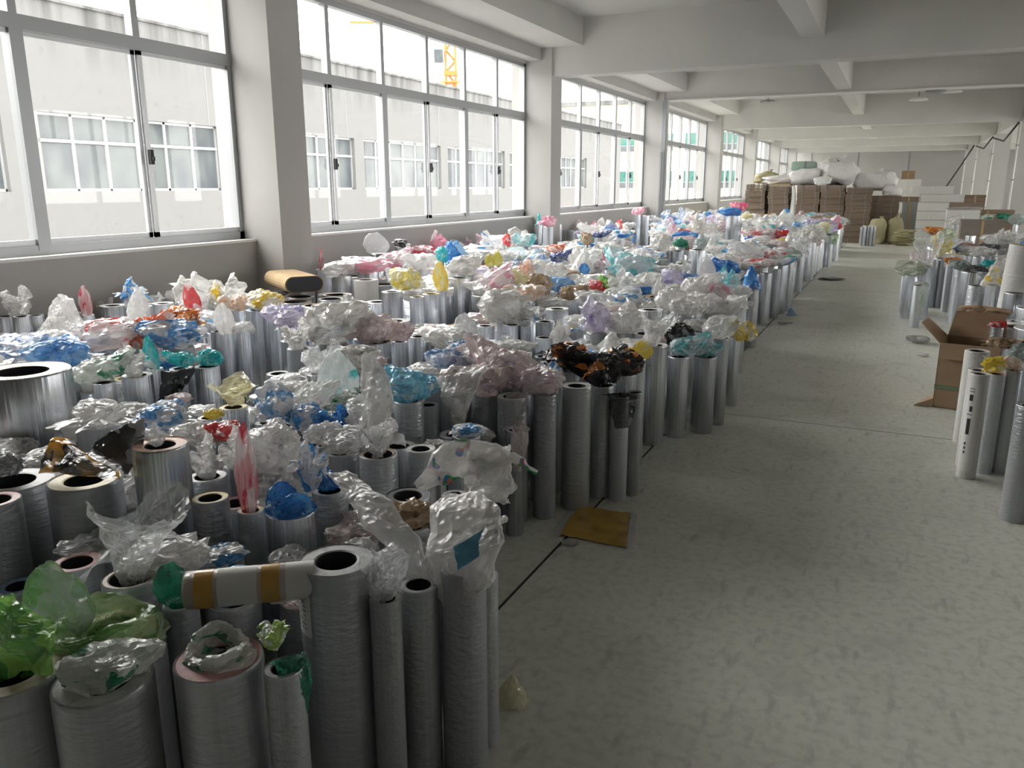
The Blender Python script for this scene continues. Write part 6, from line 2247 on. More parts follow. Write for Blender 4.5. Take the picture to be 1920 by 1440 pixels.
(-4.06,18.73,0.62,0.40,0.28,'tent','white',0,928),
(-3.74,10.44,0.56,0.28,0.15,'lump','white',0,929),
(-5.26,15.09,0.64,0.54,0.29,'lump','white',1,930),
(-3.02,13.21,0.56,0.21,0.08,'lump','clear',0,931),
(-2.46,12.57,0.66,0.20,0.08,'lump','cream',0,932),
(-4.35,14.01,0.61,0.29,0.11,'lump','clear',0,933),
(-3.01,21.53,0.62,0.41,0.29,'tuft','white',0,934),
(-3.92,13.03,0.60,0.22,0.09,'lump','clearpink',0,936),
(-3.24,20.02,0.59,0.22,0.09,'lump','white',0,937),
(-3.60,12.24,0.62,0.20,0.08,'lump','clear',0,938),
(-1.35,15.42,0.67,0.44,0.31,'tuft','greywhite',1,939),
(-4.11,17.68,0.64,0.41,0.29,'tuft','white',0,940),
(-5.16,19.71,0.67,0.39,0.22,'lump','white',0,942),
(-1.43,10.94,0.65,0.21,0.08,'lump','clearwhite',0,943),
(-4.62,11.77,0.63,0.22,0.09,'lump','white',0,944),
(-2.72,18.47,0.62,0.45,0.23,'drape','white',0,945),
(-4.27,13.72,0.63,0.23,0.09,'lump','palepink',0,946),
(-2.47,11.48,0.36,0.20,0.08,'lump','white',0,948),
(-4.00,15.99,0.61,0.44,0.31,'tent','white',0,949),
(-5.32,16.11,0.67,0.44,0.31,'tent','white',0,950),
(-4.05,15.15,0.66,0.34,0.19,'lump','white',0,951),
(-3.17,16.31,0.63,0.31,0.17,'lump','clearwhite',0,952),
(-5.78,18.79,0.66,0.31,0.17,'lump','clearwhite',0,953),
(-3.67,18.81,0.63,0.33,0.18,'lump','palepink',0,954),
(-2.39,15.26,0.69,0.21,0.08,'lump','blue',0,955),
(-5.21,10.82,0.67,0.33,0.13,'splay','palepink',0,956),
(-4.91,13.38,0.62,0.22,0.09,'lump','whiteblue',0,958),
(-5.63,18.45,0.46,0.26,0.10,'lump','whiteblue',0,959),
(-1.97,14.04,0.69,0.20,0.08,'lump','whiteblue',0,960),
(-1.84,10.12,0.64,0.36,0.20,'lump','white',1,961),
(-1.85,12.87,0.60,0.33,0.18,'lump','white',0,962),
(-4.84,14.03,0.67,0.30,0.21,'tent','white',0,963),
(-3.26,20.37,0.59,0.34,0.24,'tuft','white',0,964),
(-1.98,16.45,0.58,0.36,0.18,'drape','greywhite',0,965),
(-1.39,24.08,0.60,0.39,0.16,'splay','clearwhite',0,966),
(-3.42,16.53,0.59,0.43,0.17,'splay','clearwhite',0,967),
(-5.93,19.68,0.60,0.23,0.21,'tuft','blue',0,968),
(-1.52,14.99,0.66,0.29,0.11,'splay','whiteblue',0,969),
(-4.82,11.38,0.67,0.21,0.08,'lump','whiteblue',0,970),
(-2.11,18.55,0.69,0.55,0.33,'funnel','white',0,971),
(-1.27,11.41,0.65,0.20,0.08,'lump','clear',0,972),
(-3.44,17.97,0.53,0.20,0.08,'lump','clear',0,973),
(-4.68,13.84,0.64,0.36,0.25,'tent','clear',0,974),
(-5.07,16.50,0.63,0.29,0.15,'drape','blue',0,975),
(-4.65,22.17,0.71,0.47,0.26,'lump','blue',0,978),
(-1.68,19.27,0.62,0.44,0.31,'tuft','lilac',0,979),
(-3.80,13.60,0.58,0.20,0.08,'lump','palepink',0,980),
(-1.35,22.51,0.69,0.47,0.19,'splay','white',0,981),
(-1.76,14.05,0.65,0.21,0.08,'lump','palepink',0,982),
(-2.92,12.45,0.46,0.23,0.09,'lump','white',0,983),
(-3.90,19.16,0.62,0.44,0.31,'tuft','lilac',0,984),
(-3.80,22.72,0.62,0.40,0.16,'splay','greywhite',0,985),
(-1.65,11.01,0.69,0.24,0.10,'lump','clearwhite',0,986),
(-4.14,14.19,0.53,0.20,0.08,'lump','whitepink',0,987),
(-1.87,13.52,0.64,0.21,0.09,'lump','skyblue',0,988),
(0.77,12.69,0.65,0.25,0.10,'lump','white',0,989),
(1.61,15.86,0.64,0.43,0.24,'lump','clearwhite',0,992),
(2.37,15.27,0.61,0.28,0.45,'spear','clearwhite',0,994),
(2.02,12.45,0.62,0.45,0.25,'lump','whiteblue',0,996),
(1.81,10.33,0.53,0.48,0.19,'splay','whiteblue',0,1000),
(1.39,14.88,0.63,0.18,0.29,'spear','clear',0,1001),
(2.32,10.83,0.58,0.49,0.34,'tent','palepink',0,1003),
(1.17,10.53,0.67,0.21,0.08,'lump','clearwhite',0,1004),
(2.80,16.04,0.61,0.44,0.31,'tuft','white',0,1005),
(2.15,11.05,0.58,0.60,0.42,'tuft','greywhite',0,1008),
(1.65,10.89,0.60,0.17,0.27,'spear','clearwhite',0,1009),
(0.91,14.96,0.67,0.28,0.11,'lump','white',0,1012),
(2.01,15.90,0.62,0.36,0.20,'lump','white',0,1013),
(1.47,10.54,0.62,0.41,0.20,'drape','palepink',0,1019),
(2.19,14.78,0.60,0.39,0.16,'splay','whiteblue',0,1020),
(1.85,14.37,0.54,0.37,0.21,'lump','white',0,1024),
(1.34,14.14,0.58,0.21,0.08,'lump','clear',0,1025),
(2.37,12.79,0.57,0.61,0.33,'lump','greywhite',0,1026),
(2.08,15.09,0.63,0.42,0.29,'tuft','white',0,1028),
(0.66,13.75,0.69,0.32,0.18,'lump','clear',0,1029),
(1.03,15.46,0.69,0.20,0.08,'lump','clear',0,1031),
(1.77,11.60,0.63,0.30,0.21,'tuft','white',0,1034),
(1.68,15.50,0.67,0.37,0.26,'tuft','white',1,1035),
(0.73,14.18,0.70,0.22,0.09,'lump','clearwhite',0,1036),
(2.54,12.02,0.63,0.50,0.35,'tuft','white',0,1039),
(2.50,14.93,0.62,0.52,0.31,'funnel','palepink',0,1041),
(1.16,14.95,0.66,0.23,0.09,'lump','white',0,1043),
(1.91,14.80,0.60,0.33,0.23,'tuft','white',0,1045),
(1.90,10.56,0.55,0.58,0.41,'tuft','greywhite',0,1046),
(1.59,14.68,0.59,0.24,0.10,'lump','clear',0,1050),
(2.37,14.60,0.61,0.28,0.19,'tuft','greywhite',0,1053),
(1.53,11.37,0.65,0.60,0.36,'funnel','clear',0,1054),
(1.66,14.22,0.55,0.35,0.14,'splay','clearwhite',0,1055),
(0.69,16.02,0.65,0.25,0.10,'lump','palepink',0,1056),
(1.81,12.83,0.60,0.50,0.35,'tuft','white',0,1057),
(1.44,13.03,0.62,0.20,0.08,'lump','clearwhite',0,1059),
(2.00,15.45,0.63,0.40,0.28,'tuft','clear',0,1062),
(1.78,11.16,0.63,0.57,0.23,'splay','white',0,1065),
(2.36,11.53,0.64,0.21,0.34,'spear','clearwhite',0,1070),
(1.51,13.85,0.58,0.24,0.10,'lump','greywhite',0,1072),
(1.83,16.47,0.59,0.44,0.31,'tuft','clear',0,1074),
(1.55,12.52,0.61,0.53,0.21,'splay','greywhite',0,1076),
(0.65,16.38,0.59,0.23,0.09,'lump','clearwhite',0,1077),
(0.65,14.73,0.67,0.24,0.10,'lump','white',0,1079),
(1.50,13.58,0.60,0.23,0.09,'lump','whiteblue',0,1080),
(1.32,14.44,0.63,0.25,0.10,'lump','clearwhite',0,1087),
(2.16,13.51,0.55,0.57,0.28,'drape','palepink',0,1089),
(1.01,14.33,0.66,0.24,0.10,'lump','white',0,1090),
(2.67,14.70,0.62,0.46,0.32,'tent','white',0,1091),
(2.06,14.22,0.58,0.40,0.28,'tuft','clear',0,1092),
(2.32,15.65,0.60,0.36,0.25,'tent','greywhite',0,1094),
(0.71,15.14,0.70,0.20,0.08,'lump','clearwhite',0,1096),
(2.10,10.35,0.56,0.36,0.20,'lump','white',0,1098),
(2.71,14.43,0.65,0.33,0.18,'lump','white',0,1099),
(2.08,12.83,0.62,0.41,0.22,'lump','white',0,1100),
(2.32,10.60,0.58,0.38,0.21,'lump','white',0,1101),
(0.88,15.27,0.68,0.20,0.08,'lump','palepink',0,1102),
(1.25,10.82,0.65,0.39,0.21,'lump','clear',1,1103),
(1.48,11.11,0.66,0.49,0.34,'tuft','whiteblue',1,1107),
(1.53,15.26,0.68,0.30,0.12,'lump','greywhite',0,1108),
(2.01,12.22,0.63,0.41,0.21,'drape','white',0,1109),
(1.03,16.24,0.64,0.20,0.08,'lump','palepink',0,1110),
(2.01,11.98,0.61,0.40,0.22,'lump','clear',0,1113),
(1.22,14.71,0.63,0.21,0.08,'lump','whiteblue',0,1115),
(1.79,11.84,0.63,0.47,0.19,'splay','clearwhite',0,1116),
(0.68,14.46,0.67,0.32,0.17,'lump','whiteblue',0,1117),
(0.64,14.94,0.70,0.20,0.08,'lump','clear',0,1118),
(1.81,15.30,0.62,0.34,0.24,'tent','white',1,1119),
]

WORD = {'c': 'polished', 'w': 'dark wrapped', 'p': 'white-wrapped'}
ORD = ['first', 'second', 'third', 'fourth', 'fifth', 'sixth', 'seventh', 'eighth', 'ninth', 'tenth', 'eleventh', 'twelfth', 'thirteenth', 'fourteenth', 'fifteenth', 'sixteenth', 'seventeenth', 'eighteenth', 'nineteenth', 'twentieth',
       '21st', '22nd', '23rd', '24th', '25th', '26th', '27th', '28th', '29th', '30th', '31st', '32nd', '33rd', '34th', '35th', '36th', '37th', '38th', '39th', '40th'] + ['%dth' % i for i in range(41, 99)]
def along(y):
    for lim, w in ((2.4, 'at the near end'), (4.4, 'below the first window'), (6.4, 'before the first pillar'), (8.4, 'level with the first pillar'), (12.8, 'level with the second window'), (15.5, 'level with the second pillar'), (20.5, 'level with the third window')):
        if y < lim: return w
    return 'close to the carton stacks'
def across(x):
    if x > .6: return 'across the aisle'
    if x > -1.75: return 'in aisle-edge rows'
    if x > -3.3: return 'in middle rows'
    return 'in window-side rows'
def assign_labels(items, cat, group):
    """items: (object, text, x, y); equal texts get an ordinal counted outward from the camera"""
    by = {}
    for it in items: by.setdefault(it[1], []).append(it)
    for t, l in by.items():
        l.sort(key=lambda q: math.hypot(q[2], q[3]))
        for i, (o, _, x, y) in enumerate(l):
            tag(o, t if len(l) == 1 else ('nearest ' if i == 0 else ORD[i]+'-nearest ') + t, cat, group)
cyl_items = []; small = MB(); rnd = random.Random(3)
def add_cyl(x, y, r, h, s, g, detail):
    hole = .55 if r > .085 else .62
    if g == 'brown': hole = .74
    if detail == 2:
        t = empty('printing_cylinder', (x, y, 0), rnd.uniform(0, 6.28)); n = 40
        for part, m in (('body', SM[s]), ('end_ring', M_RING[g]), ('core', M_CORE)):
            o = bpy.data.objects.new(part, cyl_mesh(part, hole, n, m)); COL.objects.link(o); o.parent = t; o.scale = (r, r, h)
        if s != 'c' and y < 6.5:
            o = bpy.data.objects.new('film_wrap', FILMM); COL.objects.link(o); o.parent = t; o.scale = (r*1.012, r*1.012, h)
            o['label'] = 'clear stretch film wrapped round the cylinder'
        return t
    key = ('single', hole, s, g)
    if key not in CYLM:
        b = MB()
        b.lathe([(1, 0), (1, .985), (.96, 1.0), (.93, .996), (hole, .993), (hole, .6)], 24, ring_mi=[0, 0, 1, 1, 2])
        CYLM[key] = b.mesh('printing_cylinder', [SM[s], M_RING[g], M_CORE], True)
    o = bpy.data.objects.new('printing_cylinder', CYLM[key]); COL.objects.link(o); o.location = (x, y, 0); o.scale = (r, r, h); o.rotation_euler = (0, 0, rnd.uniform(0, 6.28)); return o
fm = MB()
prof = [(1+.006*math.sin(i*2.1)+.004*math.sin(i*5.3), i/26*.99) for i in range(27)]
fm.lathe(prof, 40); FILMM = fm.mesh('film_wrap', M_FILM, True)
for x, y, r, h, s, g, t in CYL:
    if t:
        o = add_cyl(x, y, r, h, s, g, 2 if y < 9.5 else 1)
        size = 'broad' if r > .10 else 'slim' if r < .065 else 'medium'
        text = '%s %s cylinder with %s ring %s %s' % (size, WORD[s], g, across(x), along(y))
        cyl_items.append((o, text, x, y))
    else:
        M = Matrix.Translation((x, y, 0)) @ Matrix.Diagonal((r, r, h, 1))
        mi = {'c': 0, 'w': 1, 'p': 2}[s]; ri = 3 + list(RINGC).index(g)
        small.lathe([(1, 0), (1, .985), (.93, 1.0), (.6, .993), (.6, .7)], 16, ring_mi=[mi, mi, ri, 3+list(RINGC).index('black')], M=M)
assign_labels(cyl_items, 'cylinder', 'printing cylinders standing on the floor')
so = small.build('cylinder_mass', [M_CHROME, M_WRAPPED, M_PAPER] + [M_RING[k] for k in RINGC], smooth=True)
so['kind'] = 'stuff'; so['label'] = 'crowd of half-hidden printing cylinders packed between the visible ones'; so['category'] = 'cylinders'

# ------------------------------------------------------------------ plastic bags
BC = {  # colour name: base, print colour, print share, opacity, words
 'white': ((.82,.81,.79), (.55,.55,.55), .05, .80, 'white'), 'greywhite': ((.66,.65,.62), (.4,.4,.4), .06, .78, 'off-white'),
 'clear': ((.75,.76,.76), (.6,.6,.6), 0, .30, 'clear'), 'clearwhite': ((.78,.78,.77), (.7,.7,.7), .1, .62, 'milky'),
 'whiteblue': ((.80,.80,.80), (.10,.36,.68), .36, .95, 'white and blue'), 'whitegreen': ((.74,.77,.72), (.05,.32,.18), .2, .93, 'white and green'),
 'whitered': ((.80,.78,.77), (.70,.12,.12), .22, .93, 'white and red'), 'whitepink': ((.80,.75,.76), (.75,.35,.45), .25, .9, 'white and pink'), 'whiteyellow': ((.80,.79,.73), (.80,.60,.06), .3, .93, 'white and yellow'),
 'whitemulti': ((.82,.81,.79), (.1,.35,.15), .22, .88, 'spotted white'),
 'limegreen': ((.42,.78,.20), (.16,.42,.12), .3, .95, 'lime green'), 'limewhite': ((.45,.62,.16), (.75,.77,.7), .4, .95, 'lime and white'), 'green': ((.22,.42,.14), (.55,.68,.40), .35, .85, 'leaf green'),
 'darkgreen': ((.02,.27,.17), (.05,.40,.27), .3, .93, 'dark green'), 'greengrey': ((.40,.47,.41), (.22,.42,.18), .3, .65, 'grey green'), 'greygreen': ((.42,.48,.46), (.3,.35,.35), .2, .8, 'grey green'), 'greenwhite': ((.66,.69,.60), (.5,.58,.45), .25, .8, 'pale olive'), 'palegreen': ((.62,.68,.52), (.5,.6,.4), .2, .85, 'pale green'),
 'black': ((.025,.025,.028), (.30,.30,.30), .12, .96, 'black'), 'blackyellow': ((.03,.03,.035), (.80,.42,.04), .34, .96, 'black and amber'), 'blackorange': ((.03,.028,.03), (.80,.28,.05), .16, .96, 'black and orange'), 'greydark': ((.16,.17,.18), (.4,.4,.4), .2, .85, 'dark grey'),
 'redclear': ((.70,.60,.60), (.65,.06,.10), .42, .6, 'clear and red'), 'red': ((.72,.07,.08), (.85,.75,.75), .2, .95, 'red'), 'darkred': ((.42,.05,.05), (.5,.2,.2), .15, .95, 'dark red'), 'orangered': ((.75,.20,.09), (.8,.7,.65), .35, .93, 'orange red'), 'orange': ((.80,.32,.06), (.3,.12,.05), .25, .95, 'orange'), 'salmon': ((.78,.48,.36), (.7,.7,.7), .3, .85, 'salmon'), 'peach': ((.80,.60,.46), (.78,.76,.72), .4, .85, 'peach'),
 'blue': ((.04,.22,.58), (.10,.40,.75), .3, .95, 'blue'), 'skyblue': ((.36,.58,.80), (.14,.36,.66), .25, .93, 'sky blue'), 'cyan': ((.22,.58,.74), (.55,.70,.74), .3, .9, 'cyan'), 'navy': ((.08,.11,.28), (.3,.32,.45), .2, .95, 'navy'), 'clearblue': ((.62,.68,.75), (.16,.30,.55), .3, .65, 'clear and blue'), 'clearcyan': ((.60,.72,.74), (.15,.58,.62), .28, .7, 'clear and cyan'), 'teal': ((.02,.52,.55), (.3,.68,.68), .25, .92, 'teal'), 'clearteal': ((.72,.78,.77), (.05,.5,.5), .2, .65, 'clear and teal'),
 'palepink': ((.74,.64,.63), (.45,.38,.45), .15, .82, 'pale pink'), 'clearpink': ((.72,.66,.66), (.55,.38,.45), .25, .62, 'clear pink'), 'pink': ((.82,.40,.50), (.8,.7,.72), .3, .9, 'pink'), 'hotpink': ((.86,.13,.30), (.85,.6,.65), .25, .93, 'hot pink'), 'brownpink': ((.45,.28,.26), (.6,.45,.4), .3, .9, 'brownish pink'), 'lilac': ((.68,.64,.76), (.45,.4,.65), .2, .85, 'lilac'),
 'cream': ((.78,.74,.50), (.7,.62,.3), .15, .93, 'cream'), 'yellow': ((.85,.68,.08), (.8,.78,.5), .25, .95, 'yellow'), 'clearyellow': ((.72,.70,.48), (.75,.62,.08), .4, .75, 'clear and yellow'), 'olive': ((.55,.50,.08), (.6,.55,.2), .2, .93, 'olive yellow'), 'tan': ((.52,.40,.26), (.3,.2,.12), .25, .93, 'tan'),
}
def bag_mat(key):
    base, pr, share, alpha, _ = BC[key]
    m, nt, N, L, b = principled('plastic_'+key, base, .24, spec=.7)
    oi = N.new('ShaderNodeObjectInfo'); tc = N.new('ShaderNodeTexCoord'); av = N.new('ShaderNodeVectorMath'); av.operation = 'ADD'
    sc = N.new('ShaderNodeMath'); sc.operation = 'MULTIPLY'; sc.inputs[1].default_value = 37.0; L.new(oi.outputs['Random'], sc.inputs[0])
    L.new(tc.outputs['Object'], av.inputs[0]); L.new(sc.outputs[0], av.inputs[1])
    if share > 0:
        pn = noise(N, L, av.outputs[0], 2.3, 1.5); lo = .66-share*.42
        if key == 'whitemulti':
            vo = N.new('ShaderNodeTexVoronoi'); vo.inputs['Scale'].default_value = 9; L.new(av.outputs[0], vo.inputs['Vector'])
            cr_ = N.new('ShaderNodeValToRGB'); cr_.color_ramp.interpolation = 'CONSTANT'; sp = N.new('ShaderNodeSeparateColor'); L.new(vo.outputs['Color'], sp.inputs[0]); L.new(sp.outputs[0], cr_.inputs[0])
            for q_, (p_, cc) in enumerate(((0, (.03,.3,.12,1)), (.35, (.65,.08,.1,1)), (.65, (.05,.15,.5,1)))):
                e_ = cr_.color_ramp.elements[q_] if q_ < 2 else cr_.color_ramp.elements.new(p_)
                e_.position = p_; e_.color = cc
            pr = cr_.outputs[0]
        c = mixcol(N, L, ramp(N, L, pn, lo, lo+.025), base, pr)
        L.new(c, b.inputs['Base Color'])
    else: c = None
    rn = N.new('ShaderNodeTexNoise'); rn.noise_type = 'RIDGED_MULTIFRACTAL'; rn.inputs['Scale'].default_value = 4.5; rn.inputs['Detail'].default_value = 5; rn.inputs['Roughness'].default_value = .6
    L.new(av.outputs[0], rn.inputs['Vector']); bump(N, L, rn.outputs['Fac'], b, .38, .06)
    tl = N.new('ShaderNodeBsdfTranslucent'); tl.inputs[0].default_value = (*base, 1)
    if c is not None: L.new(c, tl.inputs[0])
    m1 = N.new('ShaderNodeMixShader'); m1.inputs[0].default_value = .28; L.new(b.outputs[0], m1.inputs[1]); L.new(tl.outputs[0], m1.inputs[2])
    last = m1.outputs[0]
    if alpha < .97:
        tr_ = N.new('ShaderNodeBsdfTransparent'); m2 = N.new('ShaderNodeMixShader')
        lw = N.new('ShaderNodeLayerWeight'); lw.inputs[0].default_value = .45
        mr = N.new('ShaderNodeMapRange'); mr.inputs[3].default_value = alpha*.75; mr.inputs[4].default_value = min(1, alpha+.4); L.new(lw.outputs['Facing'], mr.inputs[0])
        L.new(mr.outputs[0], m2.inputs[0]); L.new(tr_.outputs[0], m2.inputs[1]); L.new(last, m2.inputs[2]); last = m2.outputs[0]
    L.new(last, N['Material Output'].inputs[0]); return m
M_BAG = {k: bag_mat(k) for k in BC}

def crumple(P, rs, amp, freqs=(3.2, 6.5, 12.0, 21.0)):
    """sharp folds: triangle waves across random planes"""
    for q, fr in enumerate(freqs):
        for _ in range(5):
            n = rs.normal(size=3); n /= np.linalg.norm(n); d = rs.normal(size=3); d /= np.linalg.norm(d)
            t = (P @ n)*fr + rs.uniform(0, 9) + .35*np.sin((P @ d)*fr*.9)
            w = 2*np.abs(t - np.floor(t) - .5) - .5
            P = P + np.outer(w, d)*amp/(q*1.1+1)
    return P
def bag_grid(form, seed, nu, nv):
    rs = np.random.RandomState(seed)
    u = np.linspace(0, 2*PI, nu, endpoint=False); v = np.linspace(0, 1, nv)
    Uu, V = np.meshgrid(u, v)
    ph = rs.uniform(0, 6.28, 6); am = rs.uniform(.5, 1, 6)
    lob = lambda k, i: am[i]*np.cos(k*Uu+ph[i])
    if form == 'lump':
        th = V*PI*.98+.01; R = .40*np.sin(th)**.8*(1+.16*lob(2, 0)+.16*lob(3, 1)+.12*lob(5, 2)*V)
        X, Y, Z = R*np.cos(Uu)*1.15, R*np.sin(Uu)*1.15, .42-.47*np.cos(th)
        tip = np.maximum(0, np.cos(Uu-ph[3]))**10*np.sin(th)**2*.35; X += tip*np.cos(Uu); Y += tip*np.sin(Uu); Z += tip*.8
        tip = np.maximum(0, np.cos(Uu-ph[4]))**14*np.sin(th)**2*.30; X += tip*np.cos(Uu); Z += tip*1.2
        c = .085
    elif form == 'tuft':
        R = .16+.30*V**.8+.10*lob(3, 0)*V+.08*lob(5, 1)*V; Zt = .72+.28*lob(2, 2)+.18*lob(3, 3)
        R = R*np.where(V < .12, V/.12*.8+.2, 1); fold = np.clip((V-.62)/.38, 0, 1)
        Z = -.12+1.12*Zt*np.sin(np.minimum(V, .8)/.8*PI/2*.98); R = R*(1-.55*fold); Z = Z-.12*fold*lob(2, 4)
        X, Y = R*np.cos(Uu), R*np.sin(Uu); c = .10
    elif form == 'splay':
        th = V*PI*.98+.01; cor = np.maximum(0, np.cos(2*Uu+ph[0]))**3
        R = .36*np.sin(th)**.7*(.82+.55*cor*am[0]+.18*lob(3, 1)); X, Y = R*np.cos(Uu)*1.2, R*np.sin(Uu)
        Z = .42-.42*np.cos(th)+.32*cor*np.sin(th)**2*lob(1, 3); c = .085
    elif form == 'spear':
        Wd = .16+.40*np.sin(np.clip(V*1.02, 0, 1)**.8*PI)**.75; X = Wd*np.cos(Uu); Y = .16*np.sin(Uu)*(1-.6*V)+.10*np.sin(V*2.5+ph[0])*V
        Z = -.05+1.05*V+.05*np.cos(Uu)*V*am[1]; a = (V-.2)*.7*(am[2]-.75); X, Y = X*np.cos(a)-Y*np.sin(a), X*np.sin(a)+Y*np.cos(a); X = X+.14*V*np.sign(lob(0, 3)); c = .035
    elif form == 'funnel':
        R = .17+.36*V**1.6; Z = -.1+1.0*V*(1+.20*lob(2, 0)+.12*lob(3, 1)); R = R*(1+.22*V*lob(2, 2)+.15*V*lob(4, 3))
        lean = V**2*.16; X, Y = R*np.cos(Uu)+lean*np.cos(ph[4]), R*np.sin(Uu)+lean*np.sin(ph[4]); c = .045
    elif form == 'ring':
        R = .20+.30*V; Z = -.25+1.25*np.sin(np.clip(V*1.25, 0, 1)*PI*.72)*(.75+.3*lob(2, 0)); Z = Z-np.clip(V-.75, 0, 1)*2.2
        R = R*(1+.12*lob(3, 1)*V+.10*lob(2, 2)*V); X, Y = R*np.cos(Uu), R*np.sin(Uu); c = .05
    elif form == 'tent':
        sq = 1/np.maximum(np.abs(np.cos(Uu)), np.abs(np.sin(Uu)))**.8; R = (.06+.42*V**.9)*np.where(V > .0, 1, 1)*(.75+.25*sq); Z = 1.0*(1-V)**1.15+.10*lob(2, 0)*V
        X, Y = R*np.cos(Uu)+(1-V)*.16*np.cos(ph[1]), R*np.sin(Uu)+(1-V)*.16*np.sin(ph[1]); c = .045
    elif form == 'drape':   # hangs over the rim towards +x, falling below the top by about its height
        s = (Uu/(2*PI)-.5); t = V
        X = -.30+.80*np.clip(t/.42, 0, 1)+.10*np.sin(t*3)*am[0]; wid = .95*np.where(t < .55, .9+.1*lob(1, 0), 1-(t-.55)*1.5*am[1]); Y = s*wid
        Z = .16*np.sin(np.clip(t/.42, 0, 1)*PI)-np.clip((t-.40)/.60, 0, 1)*1.05; X = X-.25*np.abs(s)**1.6*(t > .40)*2; c = .04
    P = np.stack([X, Y, Z], -1).reshape(-1, 3)
    P = crumple(P, rs, c)
    F = []
    wrap = form != 'drape'
    for i in range(nv-1):
        for k in range(nu if wrap else nu-1):
            k2 = (k+1) % nu; a, b_, c_, d_ = i*nu+k, i*nu+k2, (i+1)*nu+k2, (i+1)*nu+k
            if (i+k) % 2: F += [(a, b_, c_), (a, c_, d_)]
            else: F += [(a, b_, d_), (b_, c_, d_)]
    return P, F
FORMS = ['lump', 'tuft', 'splay', 'spear', 'funnel', 'ring', 'tent', 'drape']
PROTO = {}
def add_flaps(P, F, form, seed):
    """loose film corners sticking out of a crumpled bag"""
    if form not in ('lump', 'splay', 'tuft', 'funnel'): return P, F
    rs = np.random.RandomState(seed+7); P = [tuple(p) for p in P]; F = list(F)
    for q in range(rs.randint(4, 7)):
        a = rs.uniform(0, 6.28); el = rs.uniform(.1, 1.2); d = np.array([math.cos(a)*math.cos(el), math.sin(a)*math.cos(el), math.sin(el)])
        s = np.cross(d, [0, 0, 1]); s /= np.linalg.norm(s)+1e-6; s = s*math.cos(q)+np.cross(d, s)*math.sin(q)
        o = np.array([0, 0, .30])+d*np.array([.22, .22, .3]); L_, W_ = rs.uniform(.28, .5), rs.uniform(.16, .34); n = 7; G = []
        for i in range(n):
            for k in range(n):
                u, v = k/(n-1)-.5, i/(n-1); G.append(o+d*L_*v+s*u*2*W_*(.35+.65*v)*(1-.55*abs(u)*v)+np.array([0, 0, -.18*v*v]))
        G = crumple(np.array(G), rs, .05, (3, 6)); b0 = len(P); P += [tuple(g) for g in G]
        F += [(b0+i*n+k, b0+i*n+k+1, b0+(i+1)*n+k+1, b0+(i+1)*n+k) for i in range(n-1) for k in range(n-1)]
    return np.array(P), F
def bag_proto(form, k, fine):
    key = (form, k, fine)
    if key not in PROTO:
        P, F = bag_grid(form, 100*FORMS.index(form)+k, 48 if fine else 28, 28 if fine else 14)
        P, F = add_flaps(P, F, form, 100*FORMS.index(form)+k)
        b = MB(); b.add(P.tolist(), F); PROTO[key] = b.mesh('plastic_bag', M_BAG['white'], False)
    return PROTO[key]
FW = {'lump': 'crumpled %s plastic bag', 'tuft': 'tufted %s plastic bag', 'splay': 'splayed %s plastic bag', 'spear': 'pointed %s plastic bag', 'funnel': 'flaring %s plastic bag', 'ring': 'core-lining %s plastic bag', 'tent': 'peaked %s plastic bag', 'drape': 'drooping %s plastic bag'}
bag_items = []; litter = MB(); BK = list(BC); lowg = {}
rnd = random.Random(11)
for x, y, z, w, h, form, c, t, k in BAG:
    rz = rnd.uniform(0, 6.28); var = rnd.randrange(4)
    if form == 'drape': rz = rnd.uniform(-.9, -.3)
    if form == 'spear': rz = math.radians(25)+rnd.uniform(-.5, .5)
    tilt = rnd.uniform(-.12, .12)
    z0 = z-.006
    if t:
        o = bpy.data.objects.new('plastic_bag', bag_proto(form, var, y < 5)); COL.objects.link(o)
        o.material_slots[0].link = 'OBJECT'; o.material_slots[0].material = M_BAG[c]
        o.location = (x, y, z0); o.rotation_euler = (tilt, 0, rz); o.scale = (w, w if form != 'spear' else w*.9, h)
        bag_items.append((o, (FW[form] % BC[c][4]) + ' ' + across(x) + ', ' + along(y), x, y))
    else:
        if (form, var) not in lowg: lowg[(form, var)] = add_flaps(*bag_grid(form, 900+100*FORMS.index(form)+var, 16, 9), form, var)
        P, F = lowg[(form, var)]; ca, sa = math.cos(rz), math.sin(rz)
        Q = np.stack([x+w*(P[:, 0]*ca-P[:, 1]*sa), y+w*(P[:, 0]*sa+P[:, 1]*ca), z0+h*P[:, 2]], -1)
        litter.add(Q.tolist(), F, BK.index(c))
